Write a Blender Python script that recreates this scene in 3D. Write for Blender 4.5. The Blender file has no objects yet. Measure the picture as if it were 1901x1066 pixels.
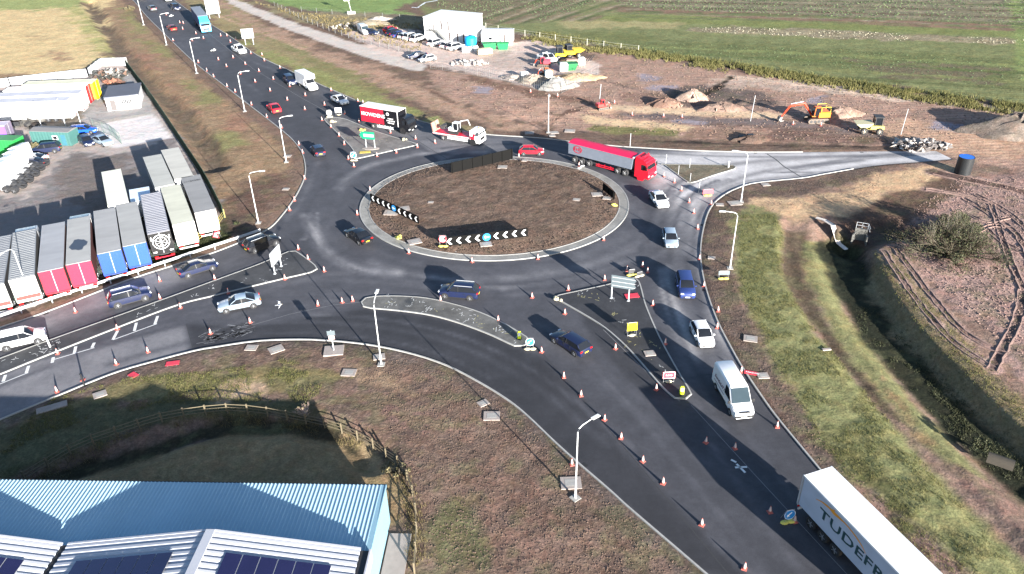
import bpy, bmesh, math, random
import numpy as np
from mathutils import Vector, Matrix
from mathutils.geometry import delaunay_2d_cdt
random.seed(7); RNG=np.random.default_rng(7)
S=bpy.context.scene; COL=S.collection
R_=math.radians
# ---------------------------------------------------------------- camera, sky, sun, exposure
FOC,PIT,ROL,CAMH=1450.0,R_(30.9),R_(1.02),47.0
_F=np.array([0,math.cos(PIT),-math.sin(PIT)]); _X0=np.array([1.,0,0]); _D0=np.array([0,-math.sin(PIT),-math.cos(PIT)])
_X=math.cos(ROL)*_X0+math.sin(ROL)*_D0; _D=-math.sin(ROL)*_X0+math.cos(ROL)*_D0
cam=bpy.data.cameras.new('camera'); camo=bpy.data.objects.new('camera',cam); COL.objects.link(camo)
cam.sensor_width=36; cam.lens=36*FOC/1901; cam.clip_end=3000; cam.clip_start=1
m=Matrix.Identity(4)
for i in range(3):
    m[i][0]=_X[i]; m[i][1]=-_D[i]; m[i][2]=-_F[i]
m[2][3]=CAMH
camo.matrix_world=m; S.camera=camo
SAZ=R_(121.5); SEL=R_(12.3)            # direction the shadows run, height of the sun
sdir=Vector((-math.cos(SAZ)*math.cos(SEL),-math.sin(SAZ)*math.cos(SEL),math.sin(SEL)))
w=bpy.data.worlds.new('World'); S.world=w; w.use_nodes=True
nt=w.node_tree; bg=nt.nodes['Background']; sky=nt.nodes.new('ShaderNodeTexSky'); sky.sky_type='NISHITA'
sky.sun_disc=False; sky.sun_elevation=SEL; sky.sun_rotation=math.atan2(sdir.x,sdir.y); sky.dust_density=1.5
nt.links.new(sky.outputs[0],bg.inputs[0]); bg.inputs[1].default_value=0.066; sky.ozone_density=3.0
sl=bpy.data.lights.new('sun','SUN'); sl.energy=5.0; sl.angle=R_(.5); sl.color=(1,.96,.905)
so=bpy.data.objects.new('sun',sl); COL.objects.link(so); so.rotation_euler=sdir.to_track_quat('Z','Y').to_euler()
S.view_settings.view_transform='Standard'; S.view_settings.look='None'; S.view_settings.exposure=2.15; S.view_settings.gamma=1
# ---------------------------------------------------------------- survey: where a spot of the ground lies in metres
def GA(P,z=0.0):
    P=np.asarray(P,float); v=((P[...,0]-950.5)/FOC)[...,None]*_X+((P[...,1]-533)/FOC)[...,None]*_D+_F
    return v[...,:2]*((CAMH-z)/-v[...,2])[...,None]
def G(x,y,z=0.0):
    q=GA((x,y),z); return Vector((q[0],q[1],0))
def smooth(P,n=6,closed=False):
    P=np.asarray(P,float); N=len(P); out=[]
    for i in range(N if closed else N-1):
        if closed: a,b,c,d=P[(i-1)%N],P[i],P[(i+1)%N],P[(i+2)%N]
        else: a,b,c,d=P[max(i-1,0)],P[i],P[i+1],P[min(i+2,N-1)]
        for k in range(n):
            t=k/n; out.append(.5*((2*b)+(c-a)*t+(2*a-5*b+4*c-d)*t*t+(3*b-a-3*c+d)*t**3))
    if not closed: out.append(P[-1])
    return np.array(out)
def W(P,n=0,closed=False):
    g=GA(P); return smooth(g,n,closed) if n else g
def resample(P,step):
    P=np.asarray(P,float); d=np.r_[0,np.cumsum(np.hypot(*np.diff(P,axis=0).T))]; n=max(2,int(d[-1]/step)+1)
    s=np.linspace(0,d[-1],n); return np.c_[np.interp(s,d,P[:,0]),np.interp(s,d,P[:,1])]
def inside(Q,P):
    r=np.zeros(len(Q),bool); x,y=Q[:,0],Q[:,1]; n=len(P)
    for i in range(n):
        a,b=P[i],P[(i+1)%n]
        if a[1]==b[1]: continue
        c=((a[1]>y)!=(b[1]>y))&(x<(b[0]-a[0])*(y-a[1])/(b[1]-a[1])+a[0]); r^=c
    return r
def dline(Q,P,closed=False):
    D=np.full(len(Q),1e9); n=len(P)
    for i in range(n if closed else n-1):
        a,b=P[i],P[(i+1)%n]; ab=b-a; L=ab@ab+1e-12
        t=np.clip(((Q-a)@ab)/L,0,1); e=Q-a-t[:,None]*ab; D=np.minimum(D,np.hypot(e[:,0],e[:,1]))
    return D
def sdf(Q,P):   # negative inside
    d=dline(Q,P,True); return np.where(inside(Q,P),-d,d)
_tab=RNG.random((256,256))
def vnoise(Q,sc,o=0):
    q=Q*sc+o*17.3; i=np.floor(q).astype(int); f=q-i; f=f*f*(3-2*f); a=lambda dx,dy:_tab[(i[:,0]+dx)%256,(i[:,1]+dy)%256]
    return (a(0,0)*(1-f[:,0])+a(1,0)*f[:,0])*(1-f[:,1])+(a(0,1)*(1-f[:,0])+a(1,1)*f[:,0])*f[:,1]
def fbm(Q,sc,o=0): return vnoise(Q,sc,o)*.5+vnoise(Q,sc*2.1,o+1)*.3+vnoise(Q,sc*4.3,o+2)*.2
# ---------------------------------------------------------------- materials
def lin(c): return tuple((v/12.92 if v<=.04045 else ((v+.055)/1.055)**2.4) for v in [x/255 for x in c])
_M={}
def M(name,rgb,rough=.6,metal=0.0,var=.15,sc=3.0,bump=0.0,spec=.5,coat=0.0,stretch=None,alpha=1.0):
    if name in _M: return _M[name]
    m=bpy.data.materials.new(name); m.use_nodes=True; n=m.node_tree; b=n.nodes['Principled BSDF']
    b.inputs['Roughness'].default_value=rough; b.inputs['Metallic'].default_value=metal
    b.inputs['Specular IOR Level'].default_value=spec; b.inputs['Coat Weight'].default_value=coat
    if var>0:
        tc=n.nodes.new('ShaderNodeTexCoord'); mp=n.nodes.new('ShaderNodeMapping')
        if stretch: mp.inputs['Scale'].default_value=stretch
        nz=n.nodes.new('ShaderNodeTexNoise'); nz.inputs['Scale'].default_value=sc; nz.inputs['Detail'].default_value=5
        mx=n.nodes.new('ShaderNodeMix'); mx.data_type='RGBA'
        mx.inputs[6].default_value=(*[v*(1-var) for v in rgb],1); mx.inputs[7].default_value=(*[min(1,v*(1+var)) for v in rgb],1)
        n.links.new(tc.outputs['Object'],mp.inputs[0]); n.links.new(mp.outputs[0],nz.inputs['Vector'])
        n.links.new(nz.outputs[0],mx.inputs[0]); n.links.new(mx.outputs[2],b.inputs['Base Color'])
        if bump:
            bp=n.nodes.new('ShaderNodeBump'); bp.inputs['Strength'].default_value=bump; bp.inputs['Distance'].default_value=.05
            n.links.new(nz.outputs[0],bp.inputs['Height']); n.links.new(bp.outputs[0],b.inputs['Normal'])
    else: b.inputs['Base Color'].default_value=(*rgb,1)
    _M[name]=m; return m
def Mc(name,c,k=1.0,**kw): return M(name,tuple(v*k for v in lin(c)),**kw)
GLASS=M('dark_glass',(.012,.014,.018),.1,var=0,spec=.3)
TYRE=M('tyre_rubber',(.02,.02,.021),.85,sc=8)
RIM=M('alloy_rim',(.35,.36,.38),.35,.6,var=.1)
BLK=M('black_plastic',(.015,.015,.016),.5)
HEADL=M('headlamp_glass',(.6,.62,.65),.1,var=0)
TAILL=M('tail_lamp_red',(.4,.01,.01),.25,var=0)
PLATEW=M('plate_white',(.75,.75,.7),.5,var=0); PLATEY=M('plate_yellow',(.7,.5,.03),.5,var=0)
GALV=M('galvanised_steel',(.5,.52,.54),.45,.3,var=.1,sc=6)
LAMPM=M('lamp_column_paint',(.62,.63,.63),.5,.1,var=.08)
WHITE=M('white_paint',(.66,.66,.66),.35,var=.06,sc=2)
CONCR=M('concrete',(.28,.27,.25),.9,var=.2,sc=2.5,bump=.2)
KERBM=M('kerb_concrete',(.29,.285,.27),.9,var=.25,sc=2.0)
CHASS=M('chassis_black',(.03,.03,.032),.6,var=.3)
SAND=M('sandbag_cloth',(.5,.44,.3),.95,var=.25,sc=8)
# ---------------------------------------------------------------- mesh builder
class MB:
    def __init__(s): s.v=[];s.f=[];s.m=[];s.sm=[]
    def add(s,vs,fs,mi=0,smooth=False):
        o=len(s.v); s.v+= [tuple(v) for v in vs]
        for f in fs: s.f.append([o+i for i in f]); s.m.append(mi); s.sm.append(smooth)
        return s
    def box(s,c,d,mi=0,rz=0,ch=0):
        x,y,z=[k/2 for k in d]; vs=[]
        ca,sa=math.cos(rz),math.sin(rz)
        if ch<=0:
            P=[(-x,-y,-z),(x,-y,-z),(x,y,-z),(-x,y,-z),(-x,-y,z),(x,-y,z),(x,y,z),(-x,y,z)]
            fs=[(3,2,1,0),(4,5,6,7),(0,1,5,4),(1,2,6,5),(2,3,7,6),(3,0,4,7)]
        else:   # top edges chamfered
            P=[(-x,-y,-z),(x,-y,-z),(x,y,-z),(-x,y,-z),(-x,-y,z-ch),(x,-y,z-ch),(x,y,z-ch),(-x,y,z-ch),(-x+ch,-y+ch,z),(x-ch,-y+ch,z),(x-ch,y-ch,z),(-x+ch,y-ch,z)]
            fs=[(3,2,1,0),(8,9,10,11),(0,1,5,4),(1,2,6,5),(2,3,7,6),(3,0,4,7),(4,5,9,8),(5,6,10,9),(6,7,11,10),(7,4,8,11)]
        for p in P: vs.append((c[0]+p[0]*ca-p[1]*sa,c[1]+p[0]*sa+p[1]*ca,c[2]+p[2]))
        return s.add(vs,fs,mi)
    def prism(s,prof,y0,y1,mi=0,axis='y'):   # profile of (x,z) drawn out along y (or (x,y) along z)
        n=len(prof)
        mk=(lambda p,t:(p[0],t,p[1])) if axis=='y' else ((lambda p,t:(p[0],p[1],t)) if axis=='z' else (lambda p,t:(t,p[0],p[1])))
        vs=[mk(p,y0) for p in prof]+[mk(p,y1) for p in prof]
        fs=[tuple(range(n)),tuple(range(2*n-1,n-1,-1))]+[(i,n+i,n+(i+1)%n,(i+1)%n) for i in range(n)]
        return s.add(vs,fs,mi)
    def tube(s,P,r,n=6,mi=0,cap=True):
        P=[Vector(p) for p in P]; rs=r if isinstance(r,(list,tuple)) else [r]*len(P); rings=[]
        for i,p in enumerate(P):
            t=(P[min(i+1,len(P)-1)]-P[max(i-1,0)]).normalized(); a=Vector((0,0,1)) if abs(t.z)<.9 else Vector((1,0,0))
            u=t.cross(a).normalized(); v=t.cross(u)
            rings.append([p+(u*math.cos(2*math.pi*k/n)+v*math.sin(2*math.pi*k/n))*rs[i] for k in range(n)])
        return s.loft(rings,mi,cap,True)
    def loft(s,rings,mi=0,cap=True,smooth=True,closed=True):
        n=len(rings[0]); vs=[p for r in rings for p in r]; fs=[]
        for i in range(len(rings)-1):
            for k in range(n if closed else n-1): fs.append((i*n+k,i*n+(k+1)%n,(i+1)*n+(k+1)%n,(i+1)*n+k))
        o=len(s.v); s.add(vs,fs,mi,smooth)
        if cap:
            s.add(rings[0],[tuple(range(n-1,-1,-1))],mi); s.add(rings[-1],[tuple(range(n))],mi)
        return s
    def cyl(s,c,r,h,axis='z',n=16,mi=0,r2=None):
        d={'x':(1,0,0),'y':(0,1,0),'z':(0,0,1)}[axis]; c=Vector(c); d=Vector(d)
        return s.tube([c-d*h/2,c+d*h/2],[r,r if r2 is None else r2],n,mi)
    def quad(s,a,b,c,d,mi=0): return s.add([a,b,c,d],[(0,1,2,3)],mi)
    def beam(s,a,b,w,h=None,mi=0):   # square bar between two points
        a,b=Vector(a),Vector(b); t=(b-a).normalized(); up=Vector((0,0,1)) if abs(t.z)<.95 else Vector((0,1,0))
        u=t.cross(up).normalized()*w/2; v=t.cross(u).normalized()*(h or w)/2
        vs=[a-u-v,a+u-v,a+u+v,a-u+v,b-u-v,b+u-v,b+u+v,b-u+v]
        return s.add(vs,[(0,1,2,3),(7,6,5,4),(1,0,4,5),(2,1,5,6),(3,2,6,7),(0,3,7,4)],mi)
    def mesh(s,name,mats,fix=True):
        me=bpy.data.meshes.new(name); me.from_pydata(s.v,[],s.f); 
        for k in (mats if isinstance(mats,(list,tuple)) else [mats]): me.materials.append(k)
        me.polygons.foreach_set('material_index',s.m); me.polygons.foreach_set('use_smooth',s.sm)
        if fix:
            bm=bmesh.new(); bm.from_mesh(me); bmesh.ops.remove_doubles(bm,verts=bm.verts,dist=1e-5); bmesh.ops.recalc_face_normals(bm,faces=bm.faces); bm.to_mesh(me); bm.free()
            if any(s.sm): me.set_sharp_from_angle(angle=R_(38))
        me.update(); return me
    def obj(s,name,mats,parent=None,loc=None,rz=None):
        o=bpy.data.objects.new(name,s.mesh(name,mats)); COL.objects.link(o)
        if parent is not None: o.parent=parent
        if loc is not None: o.location=loc
        if rz is not None: o.rotation_euler=(0,0,rz)
        return o
def tag(o,label,cat,group=None):
    o['label']=label; o['category']=cat
    if group: o['group']=group
    return o
def struct(o,kind='structure',label=None,cat=None):
    o['kind']=kind; o['label']=label or o.name.replace('_',' '); o['category']=cat or o.name.split('.')[0].replace('_',' '); return o
def thing(name,label,cat,loc=(0,0,0),rz=0,group=None):
    o=bpy.data.objects.new(name,None); COL.objects.link(o); o.empty_display_size=.3
    o.location=loc; o.rotation_euler=(0,0,rz); return tag(o,label,cat,group)
_kids={}
def kids(o):
    return [c for c in COL.objects if c.parent==o]
def freeze(proto):   # remember the part tree of a prototype so that copying is cheap
    return (proto,[(c,[(d,[]) for d in kids(c)]) for c in kids(proto)])
def dup(fz,loc,rz,label,group=None,tilt=(0,0)):
    src,ch=fz; r=src.copy(); COL.objects.link(r); r.location=loc; r.rotation_euler=(tilt[0],tilt[1],rz); r['label']=label
    if group: r['group']=group
    for c,g in ch:
        k=c.copy(); COL.objects.link(k); k.parent=r
        for d,_ in g:
            e=d.copy(); COL.objects.link(e); e.parent=k
    return r
def text_mesh(txt,size,depth=.012,shear=0,space=1.0,bold=0):
    cu=bpy.data.curves.new('lettering','FONT'); cu.body=txt; cu.size=size; cu.extrude=depth; cu.align_x='CENTER'; cu.align_y='CENTER'; cu.resolution_u=2; cu.offset=bold; cu.shear=shear; cu.space_character=space
    o=bpy.data.objects.new('lettering',cu); COL.objects.link(o); bpy.context.view_layer.update()
    me=bpy.data.meshes.new_from_object(o.evaluated_get(bpy.context.evaluated_depsgraph_get())); bpy.data.objects.remove(o); return me
def text(txt,size,mat,parent,mtx,name='lettering',sx=1,**kw):
    me=text_mesh(txt,size,**kw)
    me.materials.clear(); me.materials.append(mat); me.transform(Matrix.Diagonal((sx,1,1,1))); me.transform(mtx)
    o=bpy.data.objects.new(name,me); COL.objects.link(o); o.parent=parent; return o
def facing(x,y,z,yaw):   # lettering upright, read by someone looking along the direction yaw+90deg
    return Matrix.Translation((x,y,z))@Matrix.Rotation(yaw,4,'Z')@Matrix.Rotation(R_(90),4,'X')
ORD='first second third fourth fifth sixth seventh eighth ninth tenth eleventh twelfth thirteenth fourteenth fifteenth sixteenth seventeenth eighteenth nineteenth twentieth'.split()
def ordw(i): return ORD[i] if i<20 else 'twenty-'+ORD[i-20]
# ---------------------------------------------------------------- the lines of the carriageway (survey points)
K_S=[(-150,846),(0,780),(105,736.4),(210,694),(288,671),(358.5,652.5),(400,645),(476,634),(552,631),(615,633.5),(678.6,640),(742,652),(805,670),(863.6,696),(952,750),(1031,822.5),(1071.6,859),(1132,911),(1163.6,940),(1300,1057),(1380,1126)]
K_E=[(1742,1130),(1682,1062),(1600,966),(1521.5,871.7),(1447.7,782.4),(1418.5,743),(1378,682.6),(1357.7,647),(1332,597),(1312,541),(1302,492.7),(1301,458),(1307,420),(1318,388),(1337.5,367),(1365,351.6),(1403,340),(1489.5,331),(1530,323.7),(1623.6,308),(1712,300.7),(1768,295.6)]
K_N=[(1737.6,280.4),(1600,281.5),(1421,283),(1302,280.6),(1175,274),(1120,269.5),(1064.8,264),(1010,257.5),(960,254),(902.6,250),(850,242),(800,230.5),(740,213.5),(677.4,193),(615,166.5),(552,138),(488.7,109),(463,93.5),(425.5,67),(354.6,22.8),(326.7,3),(280,-28)]
K_W=[(218,-28),(251,5),(271,29),(304,62),(337,94),(367,121.6),(410,154.5),(458,192),(509,231),(542,259),(559.6,282),(566.5,305),(566,327.6),(557,350),(544,373),(524,400),(501,424),(463,443),(400,468.4),(327,492),(243,519),(89,578.6),(0,609),(-150,658)]
I_LEFT=[(588.5,500),(585,494),(570,482),(552,469.5),(542,466.2),(521,474.5),(480,492),(400,521.6),(240,580),(100,630),(0,667),(-150,722),(-150,750),(0,695.5),(63,670),(215,610),(329,567),(400,549),(501,524),(572,507.5),(585,503)]
I_KID=[(671,562),(673,557.5),(681,554),(704,551),(754.6,551.5),(805,557),(880,577),(932,600),(967.4,620.6),(982.6,631),(983,637),(975,641.5),(960,644),(942,637),(906.7,620.6),(856,601.6),(805,587),(754.6,579),(704,574),(681,572),(673,568)]
I_SE=[(1029.5,555),(1031,551.5),(1036,549.5),(1085,539),(1134.6,528),(1170,517),(1178,517),(1184,520),(1190,535.7),(1198,566),(1215.7,609),(1233.4,645),(1260,692.8),(1279,724),(1283,732),(1280,738),(1270,742),(1260,741.5),(1250,738),(1225,714.7),(1185.7,669),(1154,636),(1112,601.6),(1041,560)]
I_TOP=[(602.6,223.7),(604,221),(607.7,219.5),(638,221),(678.6,237.6),(720,252),(770,266.5),(774,268.5),(771,270.5),(720,282),(663.4,295),(659,292),(656,279.4),(643,264),(623,244)]
I_EAST=[(1234.5,307.5),(1237,306),(1352,307.5),(1362,308.5),(1366,311),(1363,314.5),(1325,326),(1290,338.5),(1284,339.5),(1276,338.4)]
RING=[(667.5,394),(669.5,382),(679.7,366.8),(712,338),(759,314.3),(823,300),(865.8,295.5),(930,292),(1000,296),(1067,305.8),(1116,324),(1152.6,351.5),(1166.9,379),(1158.7,409.5),(1119,443),(1049,467.5),(969.5,481.5),(908.5,485.5),(835,479.5),(756,464.4),(701,440),(677,417)]
def smoothing_ring(P):   # a near-circular ring through the survey points
    g=GA(P); c=g.mean(0)
    for _ in range(3):
        A=np.c_[g,np.ones(len(g))]; s=np.linalg.lstsq(A,(g**2).sum(1),rcond=None)[0]; c=s[:2]/2
    d=g-c; th=np.arctan2(d[:,1],d[:,0]); r=np.hypot(d[:,0],d[:,1])
    f=lambda t:np.c_[np.ones_like(t),np.cos(2*t),np.sin(2*t),np.cos(3*t),np.sin(3*t)]
    k=np.linalg.lstsq(f(th),r,rcond=None)[0]; t=np.linspace(0,2*np.pi,120,endpoint=False)
    return c,t,f(t)@k
RC,RT,RR=smoothing_ring(RING)
def ringpts(off): return np.c_[RC[0]+np.cos(RT)*(RR+off),RC[1]+np.sin(RT)*(RR+off)]
ks,ke,kn,kw=[W(p,5) for p in (K_S,K_E,K_N,K_W)]
def extend(P,L,end=True):
    if end: d=P[-1]-P[-2]; return np.vstack([P,P[-1]+d/np.hypot(*d)*L])
    d=P[0]-P[1]; return np.vstack([P[0]+d/np.hypot(*d)*L,P])
ks=extend(extend(ks,60,False),20); ke=extend(ke,20,False); kn=extend(kn,120); kw=extend(extend(kw,120,False),60)
ROADP=np.vstack([ks,ke,kn,kw])
isl={n:W(p,4,True) for n,p in (('left',I_LEFT),('kid',I_KID),('se',I_SE),('top',I_TOP),('east',I_EAST))}
ring_o,ring_i=ringpts(0),ringpts(-1.25)
DITCH_R=W([(1563,452),(1580,480),(1595,520),(1625,570),(1670,630),(1735,700),(1810,775),(1890,850),(1990,935)],5)
SHADE_DIP=W([(1588,446),(1620,432),(1660,424),(1705,430),(1745,450)],5)  # hollow added so the ground at the ditch head falls into shade
DITCH_L=W([(165,5),(177,25),(208,68),(222,91),(248,120),(279,155),(317,187),(355,236),(378,268),(400,310)],5)
DITCH_B=W([(-60,930),(52,890),(150,865),(262,838),(330,808),(393,793),(460,787),(525,788),(590,797),(640,818),(690,850)],5)
CUT_R=W([(1475,420),(1478,470),(1492,530),(1530,600),(1590,680),(1670,780),(1760,880),(1850,985),(1960,1100)],5)  # shallow cut added to give the brown strip darker shading
def GZ(Q):
    Q=np.atleast_2d(np.asarray(Q,float)); z=np.full(len(Q),.05)
    near=(Q[:,1]<330)
    q=Q[near]; s=sdf(q,ROADP); zz=np.clip((s-.1)*.45,-.1,.06)
    out=np.clip((s-.6)/2.0,0,1)
    def ditch(P,hw,dep):
        d=dline(q,P); return -dep*(1-np.clip((d-hw*.35)/(hw*.65),0,1))**1.0
    def cut_ditch(P):   # a drain with a long west slope, flat bed and steep east wall
        D=np.full(len(q),1e9); T=np.zeros(len(q))
        for a,b in zip(P[:-1],P[1:]):
            ab=b-a; L=ab@ab; t=np.clip(((q-a)@ab)/L,0,1); e=q-a-t[:,None]*ab; d=np.hypot(e[:,0],e[:,1]); k=d<D; sg=np.sign(ab[1]*e[:,0]-ab[0]*e[:,1]); D=np.where(k,d,D); T=np.where(k,-sg*d,T)
        return np.interp(T,[-7.0,-6.0,-2.2,2.0,3.0,4.2,8.0],[0,-.08,-1.4,-1.4,.1,.25,0]) if T[np.argmin(np.hypot(*(q-GA((1760,600))).T))]>0 else np.interp(-T,[-7.0,-6.0,-2.2,2.0,3.0,4.2,8.0],[0,-.08,-1.4,-1.4,.1,.25,0])
    bumps=(fbm(q,.35,9)-.5)*.25+(fbm(q,1.3,5)-.5)*.12
    zz=zz+out*(cut_ditch(DITCH_R)+ditch(SHADE_DIP,3.4,1.1)+ditch(DITCH_L,2.6,.9)+ditch(DITCH_B,2.4,.7)+ditch(CUT_R,2.2,.45)+bumps*.6)
    z[near]=zz
    return z
def gz(x,y): return float(GZ([(x,y)])[0])
def gp(px,py): p=G(px,py); p.z=max(0,gz(p.x,p.y)) if sdf(np.array([[p.x,p.y]]),ROADP)[0]>0 else 0.0; return p
# ---------------------------------------------------------------- ground colours: what lies where
REG=[]
def reg(P,c,f=1.2,j=1.6,grass=0.,clod=.5,rows=0.,k=.78): REG.append((GA(P),0,tuple(v*k for v in lin(c)),f,j,grass,clod,rows))
def band(L,hw,c,f=.8,j=1.0,grass=0.,clod=.5,rows=0.,k=.78): REG.append((np.asarray(L),hw,tuple(v*k for v in lin(c)),f,j,grass,clod,rows))
# far fields
reg([(-200,-60),(235,-60),(232,30),(215,70),(205,110),(185,122),(60,150),(-120,172),(-300,120)],(206,182,128),1.5,2,.5,.2)
reg([(130,5),(180,30),(215,75),(230,125),(190,122),(172,85)],(168,166,98),3,4,.8,.2)
reg([(-100,-15),(150,-12),(165,6),(90,18),(-80,22)],(150,162,92),2,4,.8,.2)
reg([(92,95),(130,97),(128,112),(97,112)],(170,142,108),2,3,.3,.4)
reg([(60,68),(85,68),(82,76),(62,75)],(160,135,100),1.5,2,.3,.4)
reg([(-120,150),(58,134),(50,150),(-120,175)],(158,132,100),1.5,2,.3,.5)
reg([(188,20),(240,-10),(262,10),(340,100),(460,200),(545,270),(562,330),(520,400),(440,430),(395,380),(350,290),(300,215),(240,130),(215,80)],(152,126,96),1.5,2.2,.45,.5)
for P in ([(260,75),(325,85),(332,106),(280,110)],[(385,258),(450,232),(452,268),(408,282)],[(228,15),(250,15),(285,62),(250,70)],[(330,150),(400,172),(420,200),(360,200)],[(250,110),(290,115),(300,135),(262,135)]): reg(P,(138,134,82),1.5,2.5,.8,.3)
for P in ([(238,92),(300,105),(312,135),(252,130)],[(420,200),(470,235),(480,260),(430,240)],[(300,150),(330,160),(360,215),(330,200)]): reg(P,(154,118,96),1.5,2.5,.1,.6)
reg([(455,330),(545,330),(530,385),(470,410),(430,420),(415,395)],(112,90,78),1.5,2,.1,.8)
band(kw,2.6,(124,102,88),.8,1,.1,.6)
band(DITCH_L,1.6,(116,100,82),.8,1.2,.4,.6)
# lorry yard
reg([(-300,180),(20,160),(165,141),(190,121),(235,120),(260,160),(340,265),(415,410),(340,455),(200,515),(60,575),(-100,640),(-400,640)],(176,166,160),.4,.5,0,.25)
reg([(-150,345),(60,372),(100,312),(130,286),(230,284),(330,250),(400,390),(340,450),(60,560),(-150,640)],(132,128,128),.6,1.6,0,.15)
reg([(110,325),(130,290),(240,286),(255,320),(190,400),(120,380)],(122,114,110),.8,2,0,.3)
reg([(150,236),(285,211),(320,256),(215,277),(140,252)],(212,209,209),.3,.3,0,.1)
reg([(148,214),(190,165),(245,130),(285,200),(283,211),(150,234)],(158,158,158),.3,.3,0,.1)
reg([(150,232),(283,209),(284,214),(150,237)],(185,180,172),.3,.4,0,.3)
reg([(175,140),(215,128),(235,150),(200,165)],(120,112,100),.5,1.2,.3,.8)
reg([(60,215),(150,195),(140,232),(70,245)],(128,122,112),.6,1.5,.3,.6)
reg([(-150,640),(60,577),(200,517),(340,457),(432,398),(452,425),(400,457),(320,486),(150,541),(0,592),(-150,645)],(66,68,52),.4,.6,.6,.7)
reg([(405,405),(470,400),(478,432),(440,446)],(98,84,74),.6,1,.1,.8)
# north-east verge, footpath, pitch
reg([(320,-30),(420,-30),(470,30),(560,80),(640,130),(720,180),(800,215),(900,240),(890,250),(800,232),(680,195),(560,140),(470,100),(400,50)],(146,134,92),1.5,2,.6,.4)
reg([(395,0),(470,32),(600,90),(740,140),(870,190),(1020,245),(900,240),(770,195),(620,130),(480,65)],(168,138,116),1.5,3,.15,.6)
reg([(440,72),(540,110),(640,150),(720,185),(830,221),(820,233),(700,202),(560,141),(468,97)],(138,142,78),1,2,.9,.2)
reg([(560,95),(660,140),(760,185),(740,190),(640,145),(560,105)],(130,126,78),1,3,.8,.3)
reg([(500,70),(580,95),(575,105),(510,85)],(130,128,80),1,2,.8,.3)
reg([(470,-60),(830,-60),(770,0),(738,14),(762,28),(640,27),(560,20),(500,5)],(122,150,78),1,1.5,.9,.1)
reg([(470,4),(560,21),(762,30),(800,42),(780,58),(650,58),(560,44),(490,16)],(146,134,100),1,2,.6,.7)
reg([(405,-30),(430,-1),(465,10),(545,42),(650,77),(740,104),(793,121),(783,133),(760,130),(690,110),(600,80),(515,48),(440,14),(385,-30)],(196,188,180),.3,.4,0,.15)
# crops
reg([(775,-60),(2300,-60),(2300,260),(1901,195),(1700,165),(1500,140),(1300,110),(1180,95),(1000,70),(880,45),(790,40)],(120,130,80),1,1.5,.8,.3,.3)
reg([(785,5),(1000,-20),(1125,-8),(1010,40),(905,46),(880,36)],(118,114,90),1,1.5,.5,.5,1)
reg([(1120,2),(1300,-30),(2100,-30),(2100,60),(1500,32),(1200,20)],(128,128,104),1,1.5,.5,.5,1)
reg([(1110,12),(1300,19),(1901,48),(2000,62),(1901,60),(1500,42),(1150,23)],(132,110,92),.8,1,.1,.6,.5)
reg([(1060,28),(1250,28),(1901,60),(1901,71),(1300,46),(1050,42)],(120,132,70),.8,1.2,.9,.2,.3)
reg([(1275,52),(1340,50),(1600,59),(1920,75),(1920,84),(1600,74),(1400,65),(1282,59)],(150,145,118),.7,1.6,.3,1,.8)
reg([(1020,38),(1270,42),(1268,53),(1050,56)],(154,148,98),.8,1.5,.7,.2)
reg([(1060,60),(1180,60),(1230,75),(1180,84),(1080,70)],(112,120,68),.8,1.5,.9,.3)
reg([(1180,76),(1400,82),(1901,112),(1901,172),(1500,122),(1200,96)],(108,120,70),1,2.5,.9,.4,.5)
reg([(1550,108),(1860,128),(1850,162),(1650,142)],(114,106,80),1,3,.6,.6)
reg([(1868,-20),(1893,-20),(1960,160),(1893,150)],(124,142,74),.6,1,.9,.2)
for _y,_c in ((90,(126,140,78)),(103,(96,112,60)),(118,(124,132,76)),(132,(98,108,62)),(146,(120,126,72))): band(GA([(1200+(_y-88)*5,_y-2),(1500,_y+10),(1960,_y+38)]),.9,_c,.6,.8,.9,.3,.4)
for _k in range(15): band(GA([(895+_k*17-40,47-_k*.6),(960+_k*17-20,18-_k*.6),(1040+_k*17,-18-_k*.6)]),.55,((150,142,116),(92,104,66),(128,118,92))[_k%3],.5,.6,.4,.5,.5)
for _k in range(9): band(GA([(1140+_k*4,_k*4.2-8),(1500,_k*4.6-3),(1960,_k*6.2+6)]),.5,((148,144,118),(96,110,70))[_k%2],.5,.7,.4,.5,.6)
for _y in (6,18,28,36): band(GA([(1150,_y-4),(1500,_y+4),(1960,_y+18)]),.8,(112,98,82) if _y%4 else (110,124,80),.6,.8,.4,.6,.8)
# compound and works
reg([(795,130),(870,135),(1035,172),(1110,135),(1090,88),(1190,103),(1420,140),(1901,213),(2300,275),(2300,420),(1901,345),(1768,296),(1735,280),(1660,276),(1420,264),(1200,250),(1050,242),(900,206),(800,162)],(168,140,124),1.2,1.5,.05,.6,.45)
reg([(636,62),(690,54),(780,55),(790,82),(890,90),(960,80),(1000,73),(1112,120),(1106,140),(1036,173),(960,158),(870,135),(792,122),(700,95)],(206,190,180),.7,1,0,.35,.45)
reg([(880,95),(1000,100),(1000,130),(900,125)],(186,172,162),1.5,3,0,.4,.45)
reg([(1110,193),(1300,204),(1462,214),(1450,226),(1300,219),(1100,208)],(208,180,146),.7,1.5,0,.4,.45)
reg([(1092,217),(1262,238),(1250,247),(1088,229)],(196,170,136),.7,1.5,0,.4,.45)
reg([(1345,138),(1500,154),(1901,204),(1901,213),(1480,166),(1335,150)],(206,186,166),.6,1.2,0,.5,.45)
reg([(1560,240),(1700,225),(1950,240),(1950,290),(1770,290),(1735,278)],(188,156,130),1,2.5,0,.5,.45)
reg([(870,140),(960,160),(1040,178),(1112,186),(1102,196),(1000,181),(858,150)],(130,104,90),.8,1.4,0,.6,.45)
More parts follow.
